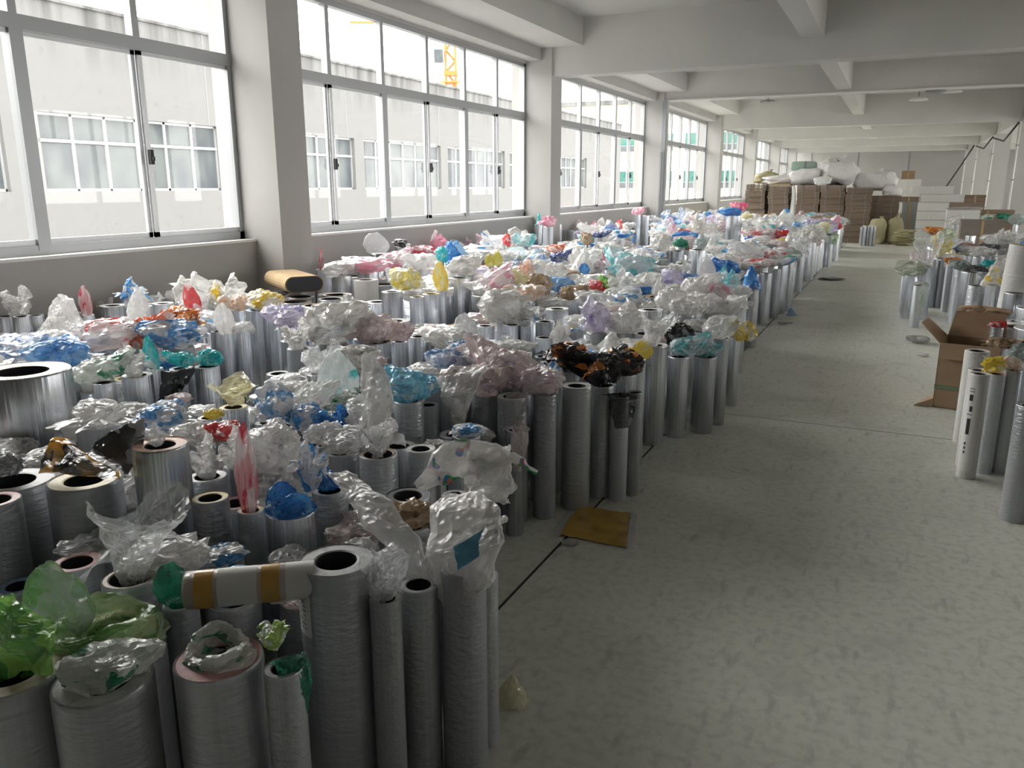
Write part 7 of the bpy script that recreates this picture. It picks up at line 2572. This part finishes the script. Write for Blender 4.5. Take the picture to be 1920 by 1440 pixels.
HERO = [
('white',0.050,0.016,'big white plastic bag hanging over a dark cylinder, blue square on it',[(-1.121,1.920,0.773,-0.980,1.920,0.797),(-1.116,1.840,0.746,-0.902,1.840,0.792),(-1.091,1.760,0.670,-0.860,1.760,0.732),(-1.065,1.730,0.600,-0.869,1.730,0.643),(-1.029,1.730,0.536,-0.942,1.730,0.580),(-1.013,1.730,0.497,-1.000,1.730,0.500)]),
('clearwhite',0.035,0.016,'long slanting whitish plastic sleeve rising from a dark near cylinder',[(-1.136,1.730,0.584,-1.062,1.730,0.596),(-1.201,1.750,0.627,-1.095,1.750,0.641),(-1.319,1.800,0.683,-1.171,1.800,0.702),(-1.458,1.880,0.722,-1.305,1.880,0.757),(-1.577,1.950,0.754,-1.453,1.950,0.752),(-1.602,1.970,0.749,-1.534,1.970,0.752)]),
('whitemulti',0.030,0.016,'white plastic bag with coloured spots spread across two cylinders',[(-1.416,2.220,0.655,-1.399,2.220,0.633),(-1.334,2.220,0.774,-1.288,2.220,0.676),(-1.241,2.250,0.823,-1.218,2.250,0.702),(-1.142,2.280,0.824,-1.143,2.280,0.726),(-1.073,2.300,0.787,-1.067,2.300,0.754),(-1.006,2.320,0.727,-1.009,2.320,0.715)]),
('white',0.060,0.018,'plain white plastic bag sagging below the spotted white bag',[(-1.223,2.300,0.780,-1.102,2.300,0.805),(-1.250,2.280,0.729,-1.077,2.280,0.759),(-1.241,2.260,0.660,-1.060,2.260,0.686),(-1.189,2.250,0.614,-1.075,2.250,0.630)]),
('white',0.040,0.014,'white plastic bag hanging to a point beside the pale pink bags',[(-1.922,3.400,0.772,-1.729,3.400,0.796),(-1.968,3.340,0.737,-1.748,3.340,0.761),(-1.941,3.300,0.651,-1.757,3.300,0.672),(-1.872,3.280,0.556,-1.783,3.280,0.559),(-1.831,3.280,0.507,-1.813,3.280,0.509)]),
('white',0.030,0.013,'tall upright white plastic sleeve with dark marks, middle rows',[(-1.936,2.720,0.624,-1.832,2.720,0.652),(-1.995,2.740,0.717,-1.841,2.740,0.754),(-2.026,2.770,0.839,-1.877,2.770,0.868),(-2.032,2.800,0.918,-1.954,2.800,0.934),(-2.013,2.800,0.957,-1.997,2.800,0.958)]),
('blackyellow',0.050,0.012,'peaked black plastic bag with amber print on the yellow-ringed cylinder',[(-2.574,1.660,0.703,-2.164,1.660,0.734),(-2.573,1.680,0.739,-2.202,1.680,0.739),(-2.559,1.700,0.781,-2.330,1.700,0.757),(-2.544,1.720,0.804,-2.506,1.720,0.802)]),
('black',0.020,0.010,'folded black plastic sheet beside the orange-ringed cylinder',[(-2.456,1.780,0.772,-2.290,1.780,0.699),(-2.377,1.800,0.834,-2.246,1.800,0.738),(-2.291,1.820,0.874,-2.229,1.820,0.816),(-2.242,1.830,0.887,-2.230,1.830,0.881)]),
('black',0.015,0.008,'dark grey plastic sheet leaning below the teal bags',[(-3.819,3.150,0.374,-3.750,3.150,0.379),(-3.815,3.180,0.543,-3.647,3.180,0.447),(-3.758,3.200,0.614,-3.537,3.200,0.561),(-3.504,3.220,0.665,-3.481,3.220,0.649)]),
('limegreen',0.050,0.014,'bright lime green pouch on the broad cylinder at the near corner',[(-1.844,0.970,0.505,-1.563,0.970,0.637),(-1.817,0.980,0.598,-1.549,0.980,0.687),(-1.830,0.990,0.672,-1.564,0.990,0.708),(-1.840,1.000,0.713,-1.650,1.000,0.718),(-1.815,1.000,0.735,-1.739,1.000,0.747)]),
('clearpink',0.030,0.012,'pinkish clear plastic sheet hanging down between two aisle-edge cylinders',[(-1.663,3.460,0.663,-1.542,3.460,0.668),(-1.638,3.420,0.594,-1.538,3.420,0.598),(-1.599,3.410,0.520,-1.562,3.410,0.511),(-1.570,3.410,0.423,-1.553,3.410,0.419)]),
('whiteblue',0.050,0.016,'white plastic bag with a blue corner on a black-ringed cylinder',[(-2.457,2.620,0.634,-2.296,2.620,0.659),(-2.505,2.640,0.701,-2.288,2.640,0.715),(-2.504,2.660,0.766,-2.319,2.660,0.790),(-2.439,2.680,0.812,-2.378,2.680,0.818)]),
('skyblue',0.030,0.012,'light blue plastic sheet behind the broadest cylinder',[(-4.676,3.100,0.539,-4.232,3.100,0.614),(-4.734,3.150,0.691,-4.255,3.150,0.715),(-4.724,3.200,0.744,-4.425,3.200,0.780)]),
('white',0.040,0.014,'white peaked plastic bag in front of the window-side wall',[(-5.593,3.750,0.600,-5.026,3.750,0.666),(-5.502,3.780,0.731,-5.146,3.780,0.755),(-5.436,3.800,0.849,-5.205,3.800,0.873),(-5.357,3.800,0.899,-5.300,3.800,0.902)]),
]
BLUE = [(-0.983,1.700,0.717),(-0.920,1.700,0.757),(-0.904,1.700,0.706),(-0.960,1.700,0.661)]
def loft(rows, th, cr, seed, ns=30, nr=34):
    """a thin closed sleeve through rows of left and right edge points"""
    rs = np.random.RandomState(seed); R = np.array(rows); t = np.linspace(0, len(rows)-1, nr)
    i0 = np.clip(t.astype(int), 0, len(rows)-2); f = (t-i0)[:, None]; f = f*f*(3-2*f)*.4+f*.6
    C_ = R[i0]*(1-f)+R[i0+1]*f; A, B_ = C_[:, :3], C_[:, 3:]
    V = []
    for j in range(nr):
        m = (A[j]+B_[j])/2; s = (B_[j]-A[j])/2; w = np.linalg.norm(s); n = np.array([-.35, -.90, .25]); n = n-s*(n@s)/max(w*w, 1e-9); n /= np.linalg.norm(n)
        tk = min(th/2, w*.8)
        for k in range(ns):
            a = 2*PI*k/ns; V.append(m+s*math.copysign(abs(math.cos(a))**.8, math.cos(a))+n*tk*math.sin(a)*(1+.5*math.sin(3*a+j*.25)))
    P = np.array(V); c = P.mean(0); sc = np.abs(P-c).max()
    Q = crumple((P-c)/sc, rs, cr/sc*.8, (1.6, 3.4, 7.0))*sc
    F = [(j*ns+k, j*ns+(k+1) % ns, (j+1)*ns+(k+1) % ns, (j+1)*ns+k) for j in range(nr-1) for k in range(ns)]
    return c, Q, F
for hk, (c, th, cr_, lab, rows) in enumerate(HERO):
    ctr, Q, F = loft(rows, th, cr_, 500+hk)
    o = MB().add((Q/.16).tolist(), F).build('plastic_bag', M_BAG[c], loc=tuple(ctr)); o.scale = (.16, .16, .16); tag(o, lab, 'bag', 'plastic bags on the cylinders')
    if hk == 0:
        vb = []
        Pb = [Vector(p)-Vector(ctr) for p in BLUE]
        # lay the blue square on the front of the bag
        bb = MB(); nq = 9
        for i in range(nq):
            for k in range(nq):
                a, b_ = i/(nq-1), k/(nq-1); p = (Pb[0]*(1-b_)+Pb[1]*b_)*(1-a)+(Pb[3]*(1-b_)+Pb[2]*b_)*a
                d2 = ((Q[:, 0]-p.x)**2+(Q[:, 2]-p.z)**2); near = np.argsort(d2)[:10]; vb.append((p.x, Q[near, 1].min()-.004, p.z))
        vb = [(x_/.16, y_/.16, z_/.16) for x_, y_, z_ in vb]
        bb.add(vb, [(i*nq+k, i*nq+k+1, (i+1)*nq+k+1, (i+1)*nq+k) for i in range(nq-1) for k in range(nq-1)])
        M_BSQ, *_ = principled('blue_print_ink', (.13, .38, .56), .35)
        bo = bb.build('printed_square', M_BSQ, o, True); bo['label'] = 'blue printed square'

assign_labels(bag_items, 'bag', 'plastic bags on the cylinders')
lo = litter.build('bag_litter', [M_BAG[k] for k in BK]); lo['kind'] = 'stuff'; lo['category'] = 'bags'; lo['label'] = 'litter of small crumpled plastic bags over the packed cylinders'

# ------------------------------------------------------------------ carton stacks at the far end
def carton_mat(name, col, layers=False):
    m, nt, N, L, b = principled(name, col, .85, spec=.2)
    v = coords(N, L, 'Object', (1, 1, 14 if layers else 1.5)); n1 = noise(N, L, v, 2.0 if layers else 5.0, 3)
    L.new(mixcol(N, L, ramp(N, L, n1, .35, .7), col, tuple(x*(.72 if layers else .86) for x in col)), b.inputs['Base Color']); return m
M_CARTON = carton_mat('brown_corrugated_board', (.27, .205, .155), True); M_CARTON2 = carton_mat('tan_board', (.50, .36, .21)); M_KRAFT = carton_mat('kraft_board', (.42, .29, .185))
M_BOXW, *_ = principled('white_board', (.72, .71, .68), .7)
M_SACK, nt, N, L, b = principled('white_woven_sack', (.76, .75, .73), .55)
bump(N, L, noise(N, L, coords(N, L, 'Object'), 5, 4), b, .5, .1)
M_SACKY, nt, N, L, b = principled('tan_woven_sack', (.44, .40, .24), .7)
M_GREENROLL, *_ = principled('pale_green_fabric', (.34, .46, .39), .7)
STK = [(-4.02, 26.6, .60, 1.70, 9, 'first'), (-3.34, 26.6, .60, 1.64, 9, 'second'), (-2.49, 26.6, .66, 1.66, 9, 'third'), (-1.80, 26.6, .68, 1.66, 9, 'fourth'), (-1.07, 26.5, .70, 1.60, 9, 'fifth'), (-.36, 27.1, .80, 1.36, 8, 'sixth')]
rnd = random.Random(5)
for cx, cy, w, H, n, word in STK:
    for k in range(n):
        z0, z1 = H*k/n, H*(k+1)/n
        t = empty('carton_bundle', (cx+rnd.uniform(-.025, .025), cy+rnd.uniform(-.03, .03), z0), rnd.uniform(-.02, .02))
        lev = 'top' if k == n-1 else 'bottom' if k == 0 else ORD[n-1-k]
        tag(t, ('%s flattened carton bundle of the %s stack from the windows' % (lev, word)) if lev in ('top', 'bottom') else ('%s carton bundle from the top in the %s stack from the windows' % (lev, word)), 'carton', 'flattened carton stacks')
        dz = z1-z0-.004; m_ = 5
        b = MB()
        for q in range(m_): b.box(-w/2+rnd.uniform(0, .012), w/2-rnd.uniform(0, .012), -.45, .45, dz*q/m_+.002, dz*(q+1)/m_-.002)
        b.build('boards', M_CARTON, t)
        st = MB()
        for s in (-.18, .2): st.box(s-.008, s+.008, -.456, .456, -.001, dz+.003)
        st.build('strap', M_STEEL, t)
def orange_lid(x, y, z, lab):
    t = empty('board_sheet', (x, y, z)); tag(t, lab, 'board'); MB().box(-.31, .31, -.4, .4, 0, .06).build('sheet', M_CARTON2, t)
orange_lid(-3.34, 26.6, 1.645, 'orange-tan board lying on the second carton stack')
pw = MB(); rs = np.random.RandomState(4)
P, F = bag_grid('spear', 41, 30, 20); P = P*np.array([.16, .3, 1.45]); 
tag(MB().add(P.tolist(), F).build('torn_wrapper', M_SACK, loc=(-2.91, 26.2, .12)), 'ragged white wrapper hanging in the gap beside the third carton stack', 'wrapper')
def sack(x, y, z, sx, sy, sz, seed, mat, lab, cat='sack', name='stuffed_sack'):
    rs = np.random.RandomState(seed); nu, nv = 36, 22
    u = np.linspace(0, 2*PI, nu, endpoint=False); th = np.linspace(.01, PI-.01, nv); Uu, T = np.meshgrid(u, th)
    se = lambda c_, e: np.sign(c_)*np.abs(c_)**e
    X = se(np.cos(Uu), .75)*se(np.sin(T), .6); Y = se(np.sin(Uu), .75)*se(np.sin(T), .6); Z = se(-np.cos(T), .8)
    P = np.stack([X, Y, Z], -1).reshape(-1, 3)/2; P = crumple(P, rs, .09, (1.4, 2.6, 5.0)); P[:, 2] = np.maximum(P[:, 2], -.48)+.48
    F = [(i*nu+k, i*nu+(k+1) % nu, (i+1)*nu+(k+1) % nu, (i+1)*nu+k) for i in range(nv-1) for k in range(nu)]
    t = empty(name, (x, y, z)); tag(t, lab, cat)
    MB().add((P*np.array([sx, sy, sz])).tolist(), F).build('body', mat, t, True)
    zt = P[:, 2].max()*sz
    MB().lathe([(.03, 0), (.055, .02), (.03, .05), (.07, .10)], 10).build('tied_neck', mat, t, True, loc=(sx*.12, 0, zt-.05))
    return t
sack(-3.42, 26.75, 1.71, 1.05, .8, .25, 1, M_SACK, 'low white stuffed sack on the second carton stack')
sack(-3.80, 26.85, 1.71, .75, .6, .36, 2, M_SACKY, 'pale beige sack behind the low white sack', name='stuffed_sack')
sack(-2.62, 26.7, 1.66, .95, .8, .50, 3, M_SACK, 'white stuffed sack under the pale green roll')
sack(-1.74, 26.75, 1.66, 1.08, .85, .78, 4, M_SACK, 'biggest white stuffed sack, peaked, on the fourth carton stack')
sack(-2.12, 26.25, 1.66, .5, .3, .26, 5, M_SACK, 'small white sack leaning in front of the biggest sack')
sack(-.72, 27.2, 1.50, 1.2, .9, .56, 6, M_SACK, 'wide grey-white sack slumped over the fifth and sixth carton stacks')
sack(-.22, 26.75, 1.36, .5, .4, .28, 7, M_SACK, 'grey film sack hanging at the end of the sixth carton stack')
t = empty('fabric_roll', (-2.75, 26.7, 2.10)); tag(t, 'pale green fabric roll lying on a white sack', 'roll')
Mr = Matrix.Translation((-.36, 0, .13)) @ Matrix.Rotation(PI/2, 4, 'Y')
MB().lathe([(.02, 0), (.10, .01), (.14, .06), (.145, .3), (.14, .66), (.10, .74), (.04, .76)], 22, M=Mr).build('cloth', M_GREENROLL, t, True)
MB().lathe([(.145, .40), (.15, .41), (.15, .44), (.145, .45)], 22, M=Mr).build('band', M_STEEL, t, True)
sack(-.46, 26.0, 0, .45, .4, .72, 11, M_SACKY, 'tan woven sack standing in front of the fifth stack')
sack(-.02, 26.1, 0, .45, .4, .75, 12, M_SACKY, 'taller tan woven sack standing beside the sixth stack')
# tied pile of folded sacks
for k in range(6):
    b = MB(); P, F = bag_grid('splay', 60+k, 24, 12); b.add((P*np.array([.62, .5, .12])).tolist(), F)
    tag(b.build('folded_sack', M_SACKY, loc=(.22+.02*((k*7) % 3-1), 25.6, .002+.068*k)), ['bottom', 'second lowest', 'third lowest', 'fourth lowest', 'fifth lowest', 'top'][k]+' tan sack of the folded pile by the aisle end', 'sack', 'folded sacks by the aisle end')
# white boxes
def carton(x, y, z, sx, sy, sz, mat, lab, hole=False, cat='box'):
    t = empty('storage_box', (x, y, z)); tag(t, lab, cat)
    MB().box(-sx/2, sx/2, -sy/2, sy/2, 0, sz-.012).build('box_body', mat, t)
    MB().box(-sx/2-.008, sx/2+.008, -sy/2-.008, sy/2+.008, sz-.06, sz).build('lid', mat, t)
    MB().box(-.03, .03, -sy/2-.012, -sy/2-.008, .02, sz-.02).build('tape', M_CARTON2 if mat is not M_BOXW else M_SACK, t)
    if hole: MB().box(-sx/2+.03, -sx/2+.26, -sy/2-.012, -sy/2-.002, sz*.25, sz*.75).build('hand_hole', M_DARK, t)
Z = 0
rowz = [(0, .28), (.29, .27), (.57, .27), (.85, .27)]
for k, (z, h) in enumerate(rowz):
    carton(.92, 30.2, z, 1.75, .8, h, M_BOXW, ['bottom white box in the long white stack', 'second white box up in the long white stack', 'third white box up in the long white stack', 'fourth white box up in the long white stack'][k], hole=k in (1, 2))
carton(1.25, 30.3, 1.13, 1.25, .7, .24, M_BOXW, 'white box second from the top of the long white stack')
carton(.95, 30.4, 1.38, 1.2, .7, .25, M_BOXW, 'topmost white box of the long white stack')
carton(.28, 30.3, 1.13, .6, .6, .16, M_CARTON, 'dark brown flat box at the stack end')
carton(2.25, 31.2, 0, .6, .6, 1.35, M_CARTON, 'tall dark brown carton beside the long white stack')
carton(.18, 32.2, 0, .9, .7, 1.86, M_BOXW, 'tall white carton behind the long white stack')
carton(.2, 32.3, 1.87, .42, .4, .28, M_KRAFT, 'small brown box on the tall white carton')
carton(.32, 28.4, 0, .42, .5, 1.15, wall_mat('grey_board', (.33, .35, .34)), 'narrow grey-green upright carton beside the sixth stack')
carton(1.55, 24.6, 0, .75, .6, 1.02, M_BOXW, 'big white box under clear sheeting across the aisle')
tag(MB().box(-.4, .4, -.3, .3, 0, .15).build('dark_tray', M_CARTON, loc=(1.72, 26.6, 1.03-.0)), 'dark brown tray behind the big white box', 'tray')
carton(1.72, 26.6, 0, .8, .6, 1.02, M_CARTON, 'brown carton holding the dark tray')
P, F = bag_grid('splay', 77, 40, 20)
M_SHEET = film_mat('clear_sheeting', .25, .2, .3)
tag(MB().add((P*np.array([.85, .7, .10])).tolist(), F).build('plastic_sheet', M_SHEET, loc=(1.58, 24.58, 1.02)), 'clear plastic sheet lying over the big white box', 'sheet')
carton(2.3, 27.0, 0, 1.3, .6, .98, M_CARTON, 'long brown carton behind the far cylinders across the aisle')
carton(1.85, 22.5, 0, .9, .5, .86, carton_mat('grey_brown_board', (.25, .215, .19)), 'grey-brown carton behind the polished cylinders across the aisle')
# bunch of thin steel tubes near the far sacks
for k, (dx, dy) in enumerate([(-.17, 0), (-.085, -.03), (0, .0), (.085, -.02), (.16, .02), (-.12, .13), (-.02, .12), (.08, .13)]):
    t = empty('slim_cylinder', (-.70+dx, 25.0+dy, 0)); r = .041
    tag(t, ORD[k]+' slim steel cylinder of the small bunch in front of the tan sacks', 'cylinder', 'slim cylinder bunch by the tan sacks')
    for part, m in (('body', M_CHROME), ('end_ring', M_RING[('pink', 'white', 'white')[k % 3]]), ('core', M_CORE)):
        o = bpy.data.objects.new(part, cyl_mesh(part, .55, 40, m)); COL.objects.link(o); o.parent = t; o.scale = (r, r, .52+.02*(k % 3))

# ------------------------------------------------------------------ near things
# wrapped parcel roll lying across the cylinders
d = Vector((0.256, 0.191, 0)); L_ = d.length; d.normalize()
t = empty('wrapped_roll', (-1.525, 1.306, .665)); tag(t, 'film-wrapped paper roll with amber tape lying across the near cylinders', 'roll')
q = Vector((0, 0, 1)).rotation_difference(d).to_matrix().to_4x4()
M_ROLLP, nt, N, L, b = principled('pinkish_paper', (.52, .44, .39), .35); bump(N, L, noise(N, L, coords(N, L, 'Object'), 30, 4), b, .4, .02)
M_TAPE, *_ = principled('amber_tape', (.55, .30, .04), .25)
MB().lathe([(.0, 0), (.043, .003), (.047, .01), (.047, L_-.01), (.043, L_), (0, L_)], 32, M=q).build('paper', M_ROLLP, t, True)
for a, b_ in ((.03, .075), (.19, .235)): MB().lathe([(.0478, a), (.0478, b_)], 32, M=q).build('tape_band', M_TAPE, t, True)
for a, b_ in ((.085, .18), (.25, .32)): MB().lathe([(.0476, a), (.0476, b_)], 32, M=q).build('paper_label', M_BOXW, t, True)
MB().lathe([(.050, -.01), (.0505, L_*.3), (.0495, L_*.6), (.0505, L_+.01)], 32, M=q).build('film_wrap', M_FILM, t, True)
# kraft roll pressed flat, on the brown-ringed cylinders
t = empty('kraft_roll', (-5.38, 6.32, .66)); tag(t, 'flattened kraft paper roll with a dark end on the brown-ringed cylinders', 'roll')
def stadium(wd, ht, n=10):
    r = ht/2; pts = [(wd/2-r+r*math.cos(a), r+r*math.sin(a)) for a in np.linspace(-PI/2, PI/2, n)] + [(-wd/2+r+r*math.cos(a), r+r*math.sin(a)) for a in np.linspace(PI/2, 3*PI/2, n)]
    return pts
ax = Vector((.80, -.52, 0)).normalized(); sd = Vector((.52, .80, 0)).normalized()
def prism(b, prof, a0, a1, cap=True, mi=0):
    n = len(prof); v = [ax*s+sd*p[0]+Vector((0, 0, p[1])) for s in (a0, a1) for p in prof]
    f = [(k, (k+1) % n, n+(k+1) % n, n+k) for k in range(n)]
    if cap: f += [tuple(range(n))[::-1], tuple(range(n, 2*n))]
    return b.add(v, f, mi)
prism(MB(), stadium(.38, .155), -.36, .36).build('kraft_wrap', M_CARTON2, t)
M_INK, *_ = principled('dark_end_sheet', (.045, .05, .06), .5)
prism(MB(), [(x*.93, y*.90+.008) for x, y in stadium(.38, .155)], .355, .368).build('dark_end', M_INK, t)
# amber film sheet on the floor
M_AMBER, nt, N, L, b = principled('amber_film', (.52, .33, .06), .28)
L.new(mixcol(N, L, ramp(N, L, noise(N, L, coords(N, L, 'Object'), 9, 6), .5, .7), (.50, .31, .055), (.34, .20, .03)), b.inputs['Base Color'])
t = empty('film_sheet', (-1.2, 3.53, 0)); tag(t, 'amber film sheet lying flat on the aisle floor', 'sheet')
def quad_sheet(c4, mat, name, z, n=14, amp=.004, seed=1):
    rs = np.random.RandomState(seed); V = []; c4 = [np.array(c) for c in c4]
    for i in range(n):
        for k in range(n):
            a, b_ = i/(n-1), k/(n-1); p = (c4[0]*(1-b_)+c4[1]*b_)*(1-a)+(c4[3]*(1-b_)+c4[2]*b_)*a
            V.append((p[0]+rs.normal()*.002, p[1]+rs.normal()*.002, z+abs(rs.normal())*amp))
    F = [(i*n+k, i*n+k+1, (i+1)*n+k+1, (i+1)*n+k) for i in range(n-1) for k in range(n-1)]
    return MB().add(V, F).build(name, mat, t, True)
c4 = [(-1.375+1.2, 3.74-3.53), (-1.095+1.2, 3.76-3.53), (-.995+1.2, 3.36-3.53), (-1.325+1.2, 3.36-3.53)]
quad_sheet(c4, M_AMBER, 'film', .006)
M_EDGE = film_mat('clear_film_edge', .3, .3)
quad_sheet([(-1.41+1.2, 3.73-3.53), (-1.375+1.2, 3.74-3.53), (-1.325+1.2, 3.35-3.53), (-1.365+1.2, 3.34-3.53)], M_BAG['clearwhite'], 'clear_edge', .004, 8)
quad_sheet([(-1.095+1.2, 3.76-3.53), (-1.06+1.2, 3.76-3.53), (-.955+1.2, 3.35-3.53), (-.995+1.2, 3.36-3.53)], M_BAG['clearwhite'], 'clear_edge', .004, 8)
# scraps on the floor
def scrap(x, y, w, h, form, c, seed, lab, name='plastic_scrap', rz=0):
    P, F = bag_grid(form, seed, 26, 14); P[:, 2] = np.maximum(P[:, 2], .004)
    o = MB().add((P*np.array([w, w, h])).tolist(), F).build(name, M_BAG[c], loc=(x, y, .001)); o.rotation_euler = (0, 0, rz); tag(o, lab, 'scrap')
scrap(-1.09, 1.86, .05, .012, 'splay', 'cream', 301, 'small round cream paper scrap beside the nearest dark cylinders')
scrap(-1.0, 2.10, .13, .10, 'tent', 'cream', 302, 'folded pale yellow paper scrap at the foot of the near cylinders', rz=.6)
scrap(.35, 9.6, .22, .09, 'lump', 'greywhite', 303, 'crumpled whitish plastic ball on the open aisle floor')
scrap(.36, 8.85, .16, .03, 'splay', 'white', 304, 'flat torn white scrap beside the open carton')
scrap(-1.36, 5.04, .07, .04, 'tent', 'cyan', 305, 'bright cyan scrap at the foot of a tall cylinder')
scrap(-1.23, 5.62, .20, .10, 'lump', 'clear', 306, 'clear crumpled film on the floor by the aisle joint')
scrap(-1.12, 11.0, .16, .09, 'tent', 'skyblue', 307, 'blue-grey pointed scrap beside the aisle joint farther along')
scrap(-1.13, 10.3, .20, .03, 'splay', 'white', 308, 'flat white scrap on the floor beside three polished cylinders')
scrap(-1.25, 3.30, .10, .02, 'splay', 'greywhite', 309, 'grey-white flat scrap touching the amber film sheet')
scrap(-.98, 15.6, .5, .05, 'splay', 'greydark', 310, 'flat dark sheet on the floor at the row corner')
lp = MB(); lp.tube([(.055*math.cos(a), .04*math.sin(a), .004) for a in np.linspace(0, 6.1, 26)], .0022, 6)
tag(lp.build('string_loop', M_PIPE, loc=(-.70, 4.67, 0), smooth=True), 'thin white string loop on the aisle floor', 'string')
for k in range(1): pass
# open carton
t = empty('open_carton', (.62, 6.92, 0), math.radians(-10)); tag(t, 'tall open brown carton with a green strap at the aisle edge', 'carton')
w2, h_, th = .20, .50, .006
bx = MB(); bx.box(-w2, w2, -w2, -w2+th, 0, h_).box(-w2, w2, w2-th, w2, 0, h_).box(-w2, -w2+th, -w2, w2, 0, h_).box(w2-th, w2, -w2, w2, 0, h_).box(-w2, w2, -w2, w2, 0, th)
bx.build('carton_body', M_KRAFT, t)
def flap(edge, ln, ang, cut=.04):
    e = {'n': (0, -1), 's': (0, 1), 'w': (-1, 0), 'e': (1, 0)}[edge]; ex, ey = e
    p0 = Vector((ex*w2, ey*w2, h_)); sdv = Vector((-ey, ex, 0)); out = Vector((ex*math.cos(ang), ey*math.cos(ang), math.sin(ang))); nn = sdv.cross(out)*th
    v = [p0+sdv*-w2, p0+sdv*w2, p0+sdv*(w2-cut)+out*ln, p0+sdv*(-w2+cut)+out*ln]; v += [q_+nn for q_ in v]
    MB().add(v, [(0,1,2,3), (7,6,5,4), (0,4,5,1), (1,5,6,2), (2,6,7,3), (3,7,4,0)]).build('flap', M_KRAFT, t)
flap('n', .12, -1.25, .01); flap('s', .20, 1.2, .03); flap('w', .20, .75, .05); flap('e', .18, .5, .05)
M_STRAPG, *_ = principled('green_strap', (.16, .27, .16), .4)
b = MB()
for z in (.145, .165): b.box(-w2-.003, w2+.003, -w2-.003, -w2, z, z+.012).box(-w2-.003, -w2, -w2, w2, z, z+.012).box(w2, w2+.003, -w2, w2, z, z+.012).box(-w2, w2, w2, w2+.003, z, z+.012)
b.build('strap', M_STRAPG, t)
v = [(-w2, -w2, .06), (-w2, w2*.2, .06), (-w2-.12, -w2-.06, .004), (-w2-.004, -w2-.02, .004)]
MB().add(v+[(a, b_, c+.006) for a, b_, c in v], [(0,1,2,3), (7,6,5,4), (0,4,5,1), (1,5,6,2), (2,6,7,3), (3,7,4,0)]).build('torn_flap', M_KRAFT, t)
# white film rolls behind the carton
def film_roll(x, y, z, r, h, lean, ringcol, lab, bands=()):
    t = empty('film_roll', (x, y, z)); tag(t, lab, 'roll'); t.rotation_euler = (0, lean, 0)
    for part, m in (('body', M_PAPER), ('end_ring', M_RING[ringcol]), ('core', M_CORE)):
        o = bpy.data.objects.new(part, cyl_mesh(part, .55, 40, m)); COL.objects.link(o); o.parent = t; o.scale = (r, r, h)
    for z_ in bands: MB().lathe([(r*1.004, h*z_), (r*1.03, h*z_+.008), (r*1.004, h*z_+.016)], 32).build('film_band', M_SACK, t, True)
film_roll(.80, 8.95, 0, .185, .42, 0, 'green', 'wide white roll with a green-edged top behind the open carton')
film_roll(1.14, 8.72, 0, .15, .42, 0, 'white', 'wide white roll with pink film on top beside the leaning roll')
film_roll(1.02, 8.25, 0, .13, .30, 0, 'yellow', 'lower white roll with a yellow edge behind the open carton')
film_roll(1.36, 8.30, 0, .15, .36, 0, 'white', 'low white roll at the picture edge behind the leaning roll')
film_roll(1.17, 9.75, 0, .15, 1.06, .05, 'tan', 'tall leaning white roll tied with film bands', (.22, .45, .7, .9))
film_roll(1.62, 9.9, 0, .14, .80, .03, 'white', 'second tall white roll beside the leaning one', (.3, .6))
P, F = bag_grid('splay', 71, 36, 16)
tag(MB().add((P*np.array([.44, .36, .09])).tolist(), F).build('torn_cardboard', M_KRAFT, loc=(.84, 8.98, .43)), 'torn cardboard pieces on the wide green-edged roll', 'cardboard')
# printed paper labels on two of the near cylinders
def patch(parent, name, r_, a0, a1, z0, z1, mat, off=.0012, n=8):
    V = [((r_+off)*math.cos(a0+(a1-a0)*k/n), (r_+off)*math.sin(a0+(a1-a0)*k/n), z) for z in (z0, z1) for k in range(n+1)]
    return MB().add(V, [(k, k+1, n+2+k, n+1+k) for k in range(n)]).build(name, mat, parent, True)
def by_place(x, y, kind='printing_cylinder'):
    return min((o for o in COL.objects if o.parent is None and o.name.startswith(kind)), key=lambda o: (o.location.x-x)**2+(o.location.y-y)**2)
M_TEXT, *_ = principled('black_ink', (.03, .03, .035), .5)
def labelled(row, az, z0, z1, half, marks, lab):
    o = by_place(row[0], row[1]); a = az-o.rotation_euler.z; pl = patch(o, 'paper_label', row[2], a-half, a+half, z0, z1, M_BOXW, .0016); pl['label'] = lab
    b = MB(); few = len(marks) < 24
    for (u0, u1, w0, w1) in marks:
        n = 4; a0, a1 = a-half+2*half*u0, a-half+2*half*u1; q0, q1 = z0+(z1-z0)*w0, z0+(z1-z0)*w1; rr = row[2]+.0026
        V = [(rr*math.cos(a0+(a1-a0)*k/n), rr*math.sin(a0+(a1-a0)*k/n), z) for z in (q0, q1) for k in range(n+1)]
        b.add(V, [(k, k+1, n+2+k, n+1+k) for k in range(n)])
        if few: b.build('ink_mark', M_TEXT, pl); b = MB()
    if not few: b.build('lettering', M_TEXT, pl)
rnd = random.Random(9)
lines = [(u, u+rnd.uniform(.03, .07), w, w+.035) for w in np.arange(.12, .9, .075) for u in np.arange(.12, .82, .10) if rnd.random() < .75]
pr = [q_ for q_ in CYL if q_[4] == 'p' and q_[1] < 5.6 and q_[0] > 0]; pr.sort(key=lambda q_: q_[1])
if pr: labelled(pr[0], -2.0, .05, .57, .75, [(.28, .52, .42, .60), (.30, .42, .30, .33), (.30, .42, .25, .28), (.30, .42, .20, .23), (.35, .55, .68, .74), (.25, .5, .80, .87)] + [(u, u+.06, w, w+.012) for w in (.90, .93, .64) for u in (.2, .3, .4, .5)], 'white printed sheet with dark blocks')
gq = min(CYL, key=lambda q_: (q_[0]+1.22)**2+(q_[1]-1.52)**2)
labelled(gq, -2.1, gq[3]*.74, gq[3]*.975, .42, lines, 'white paper label with dark writing')
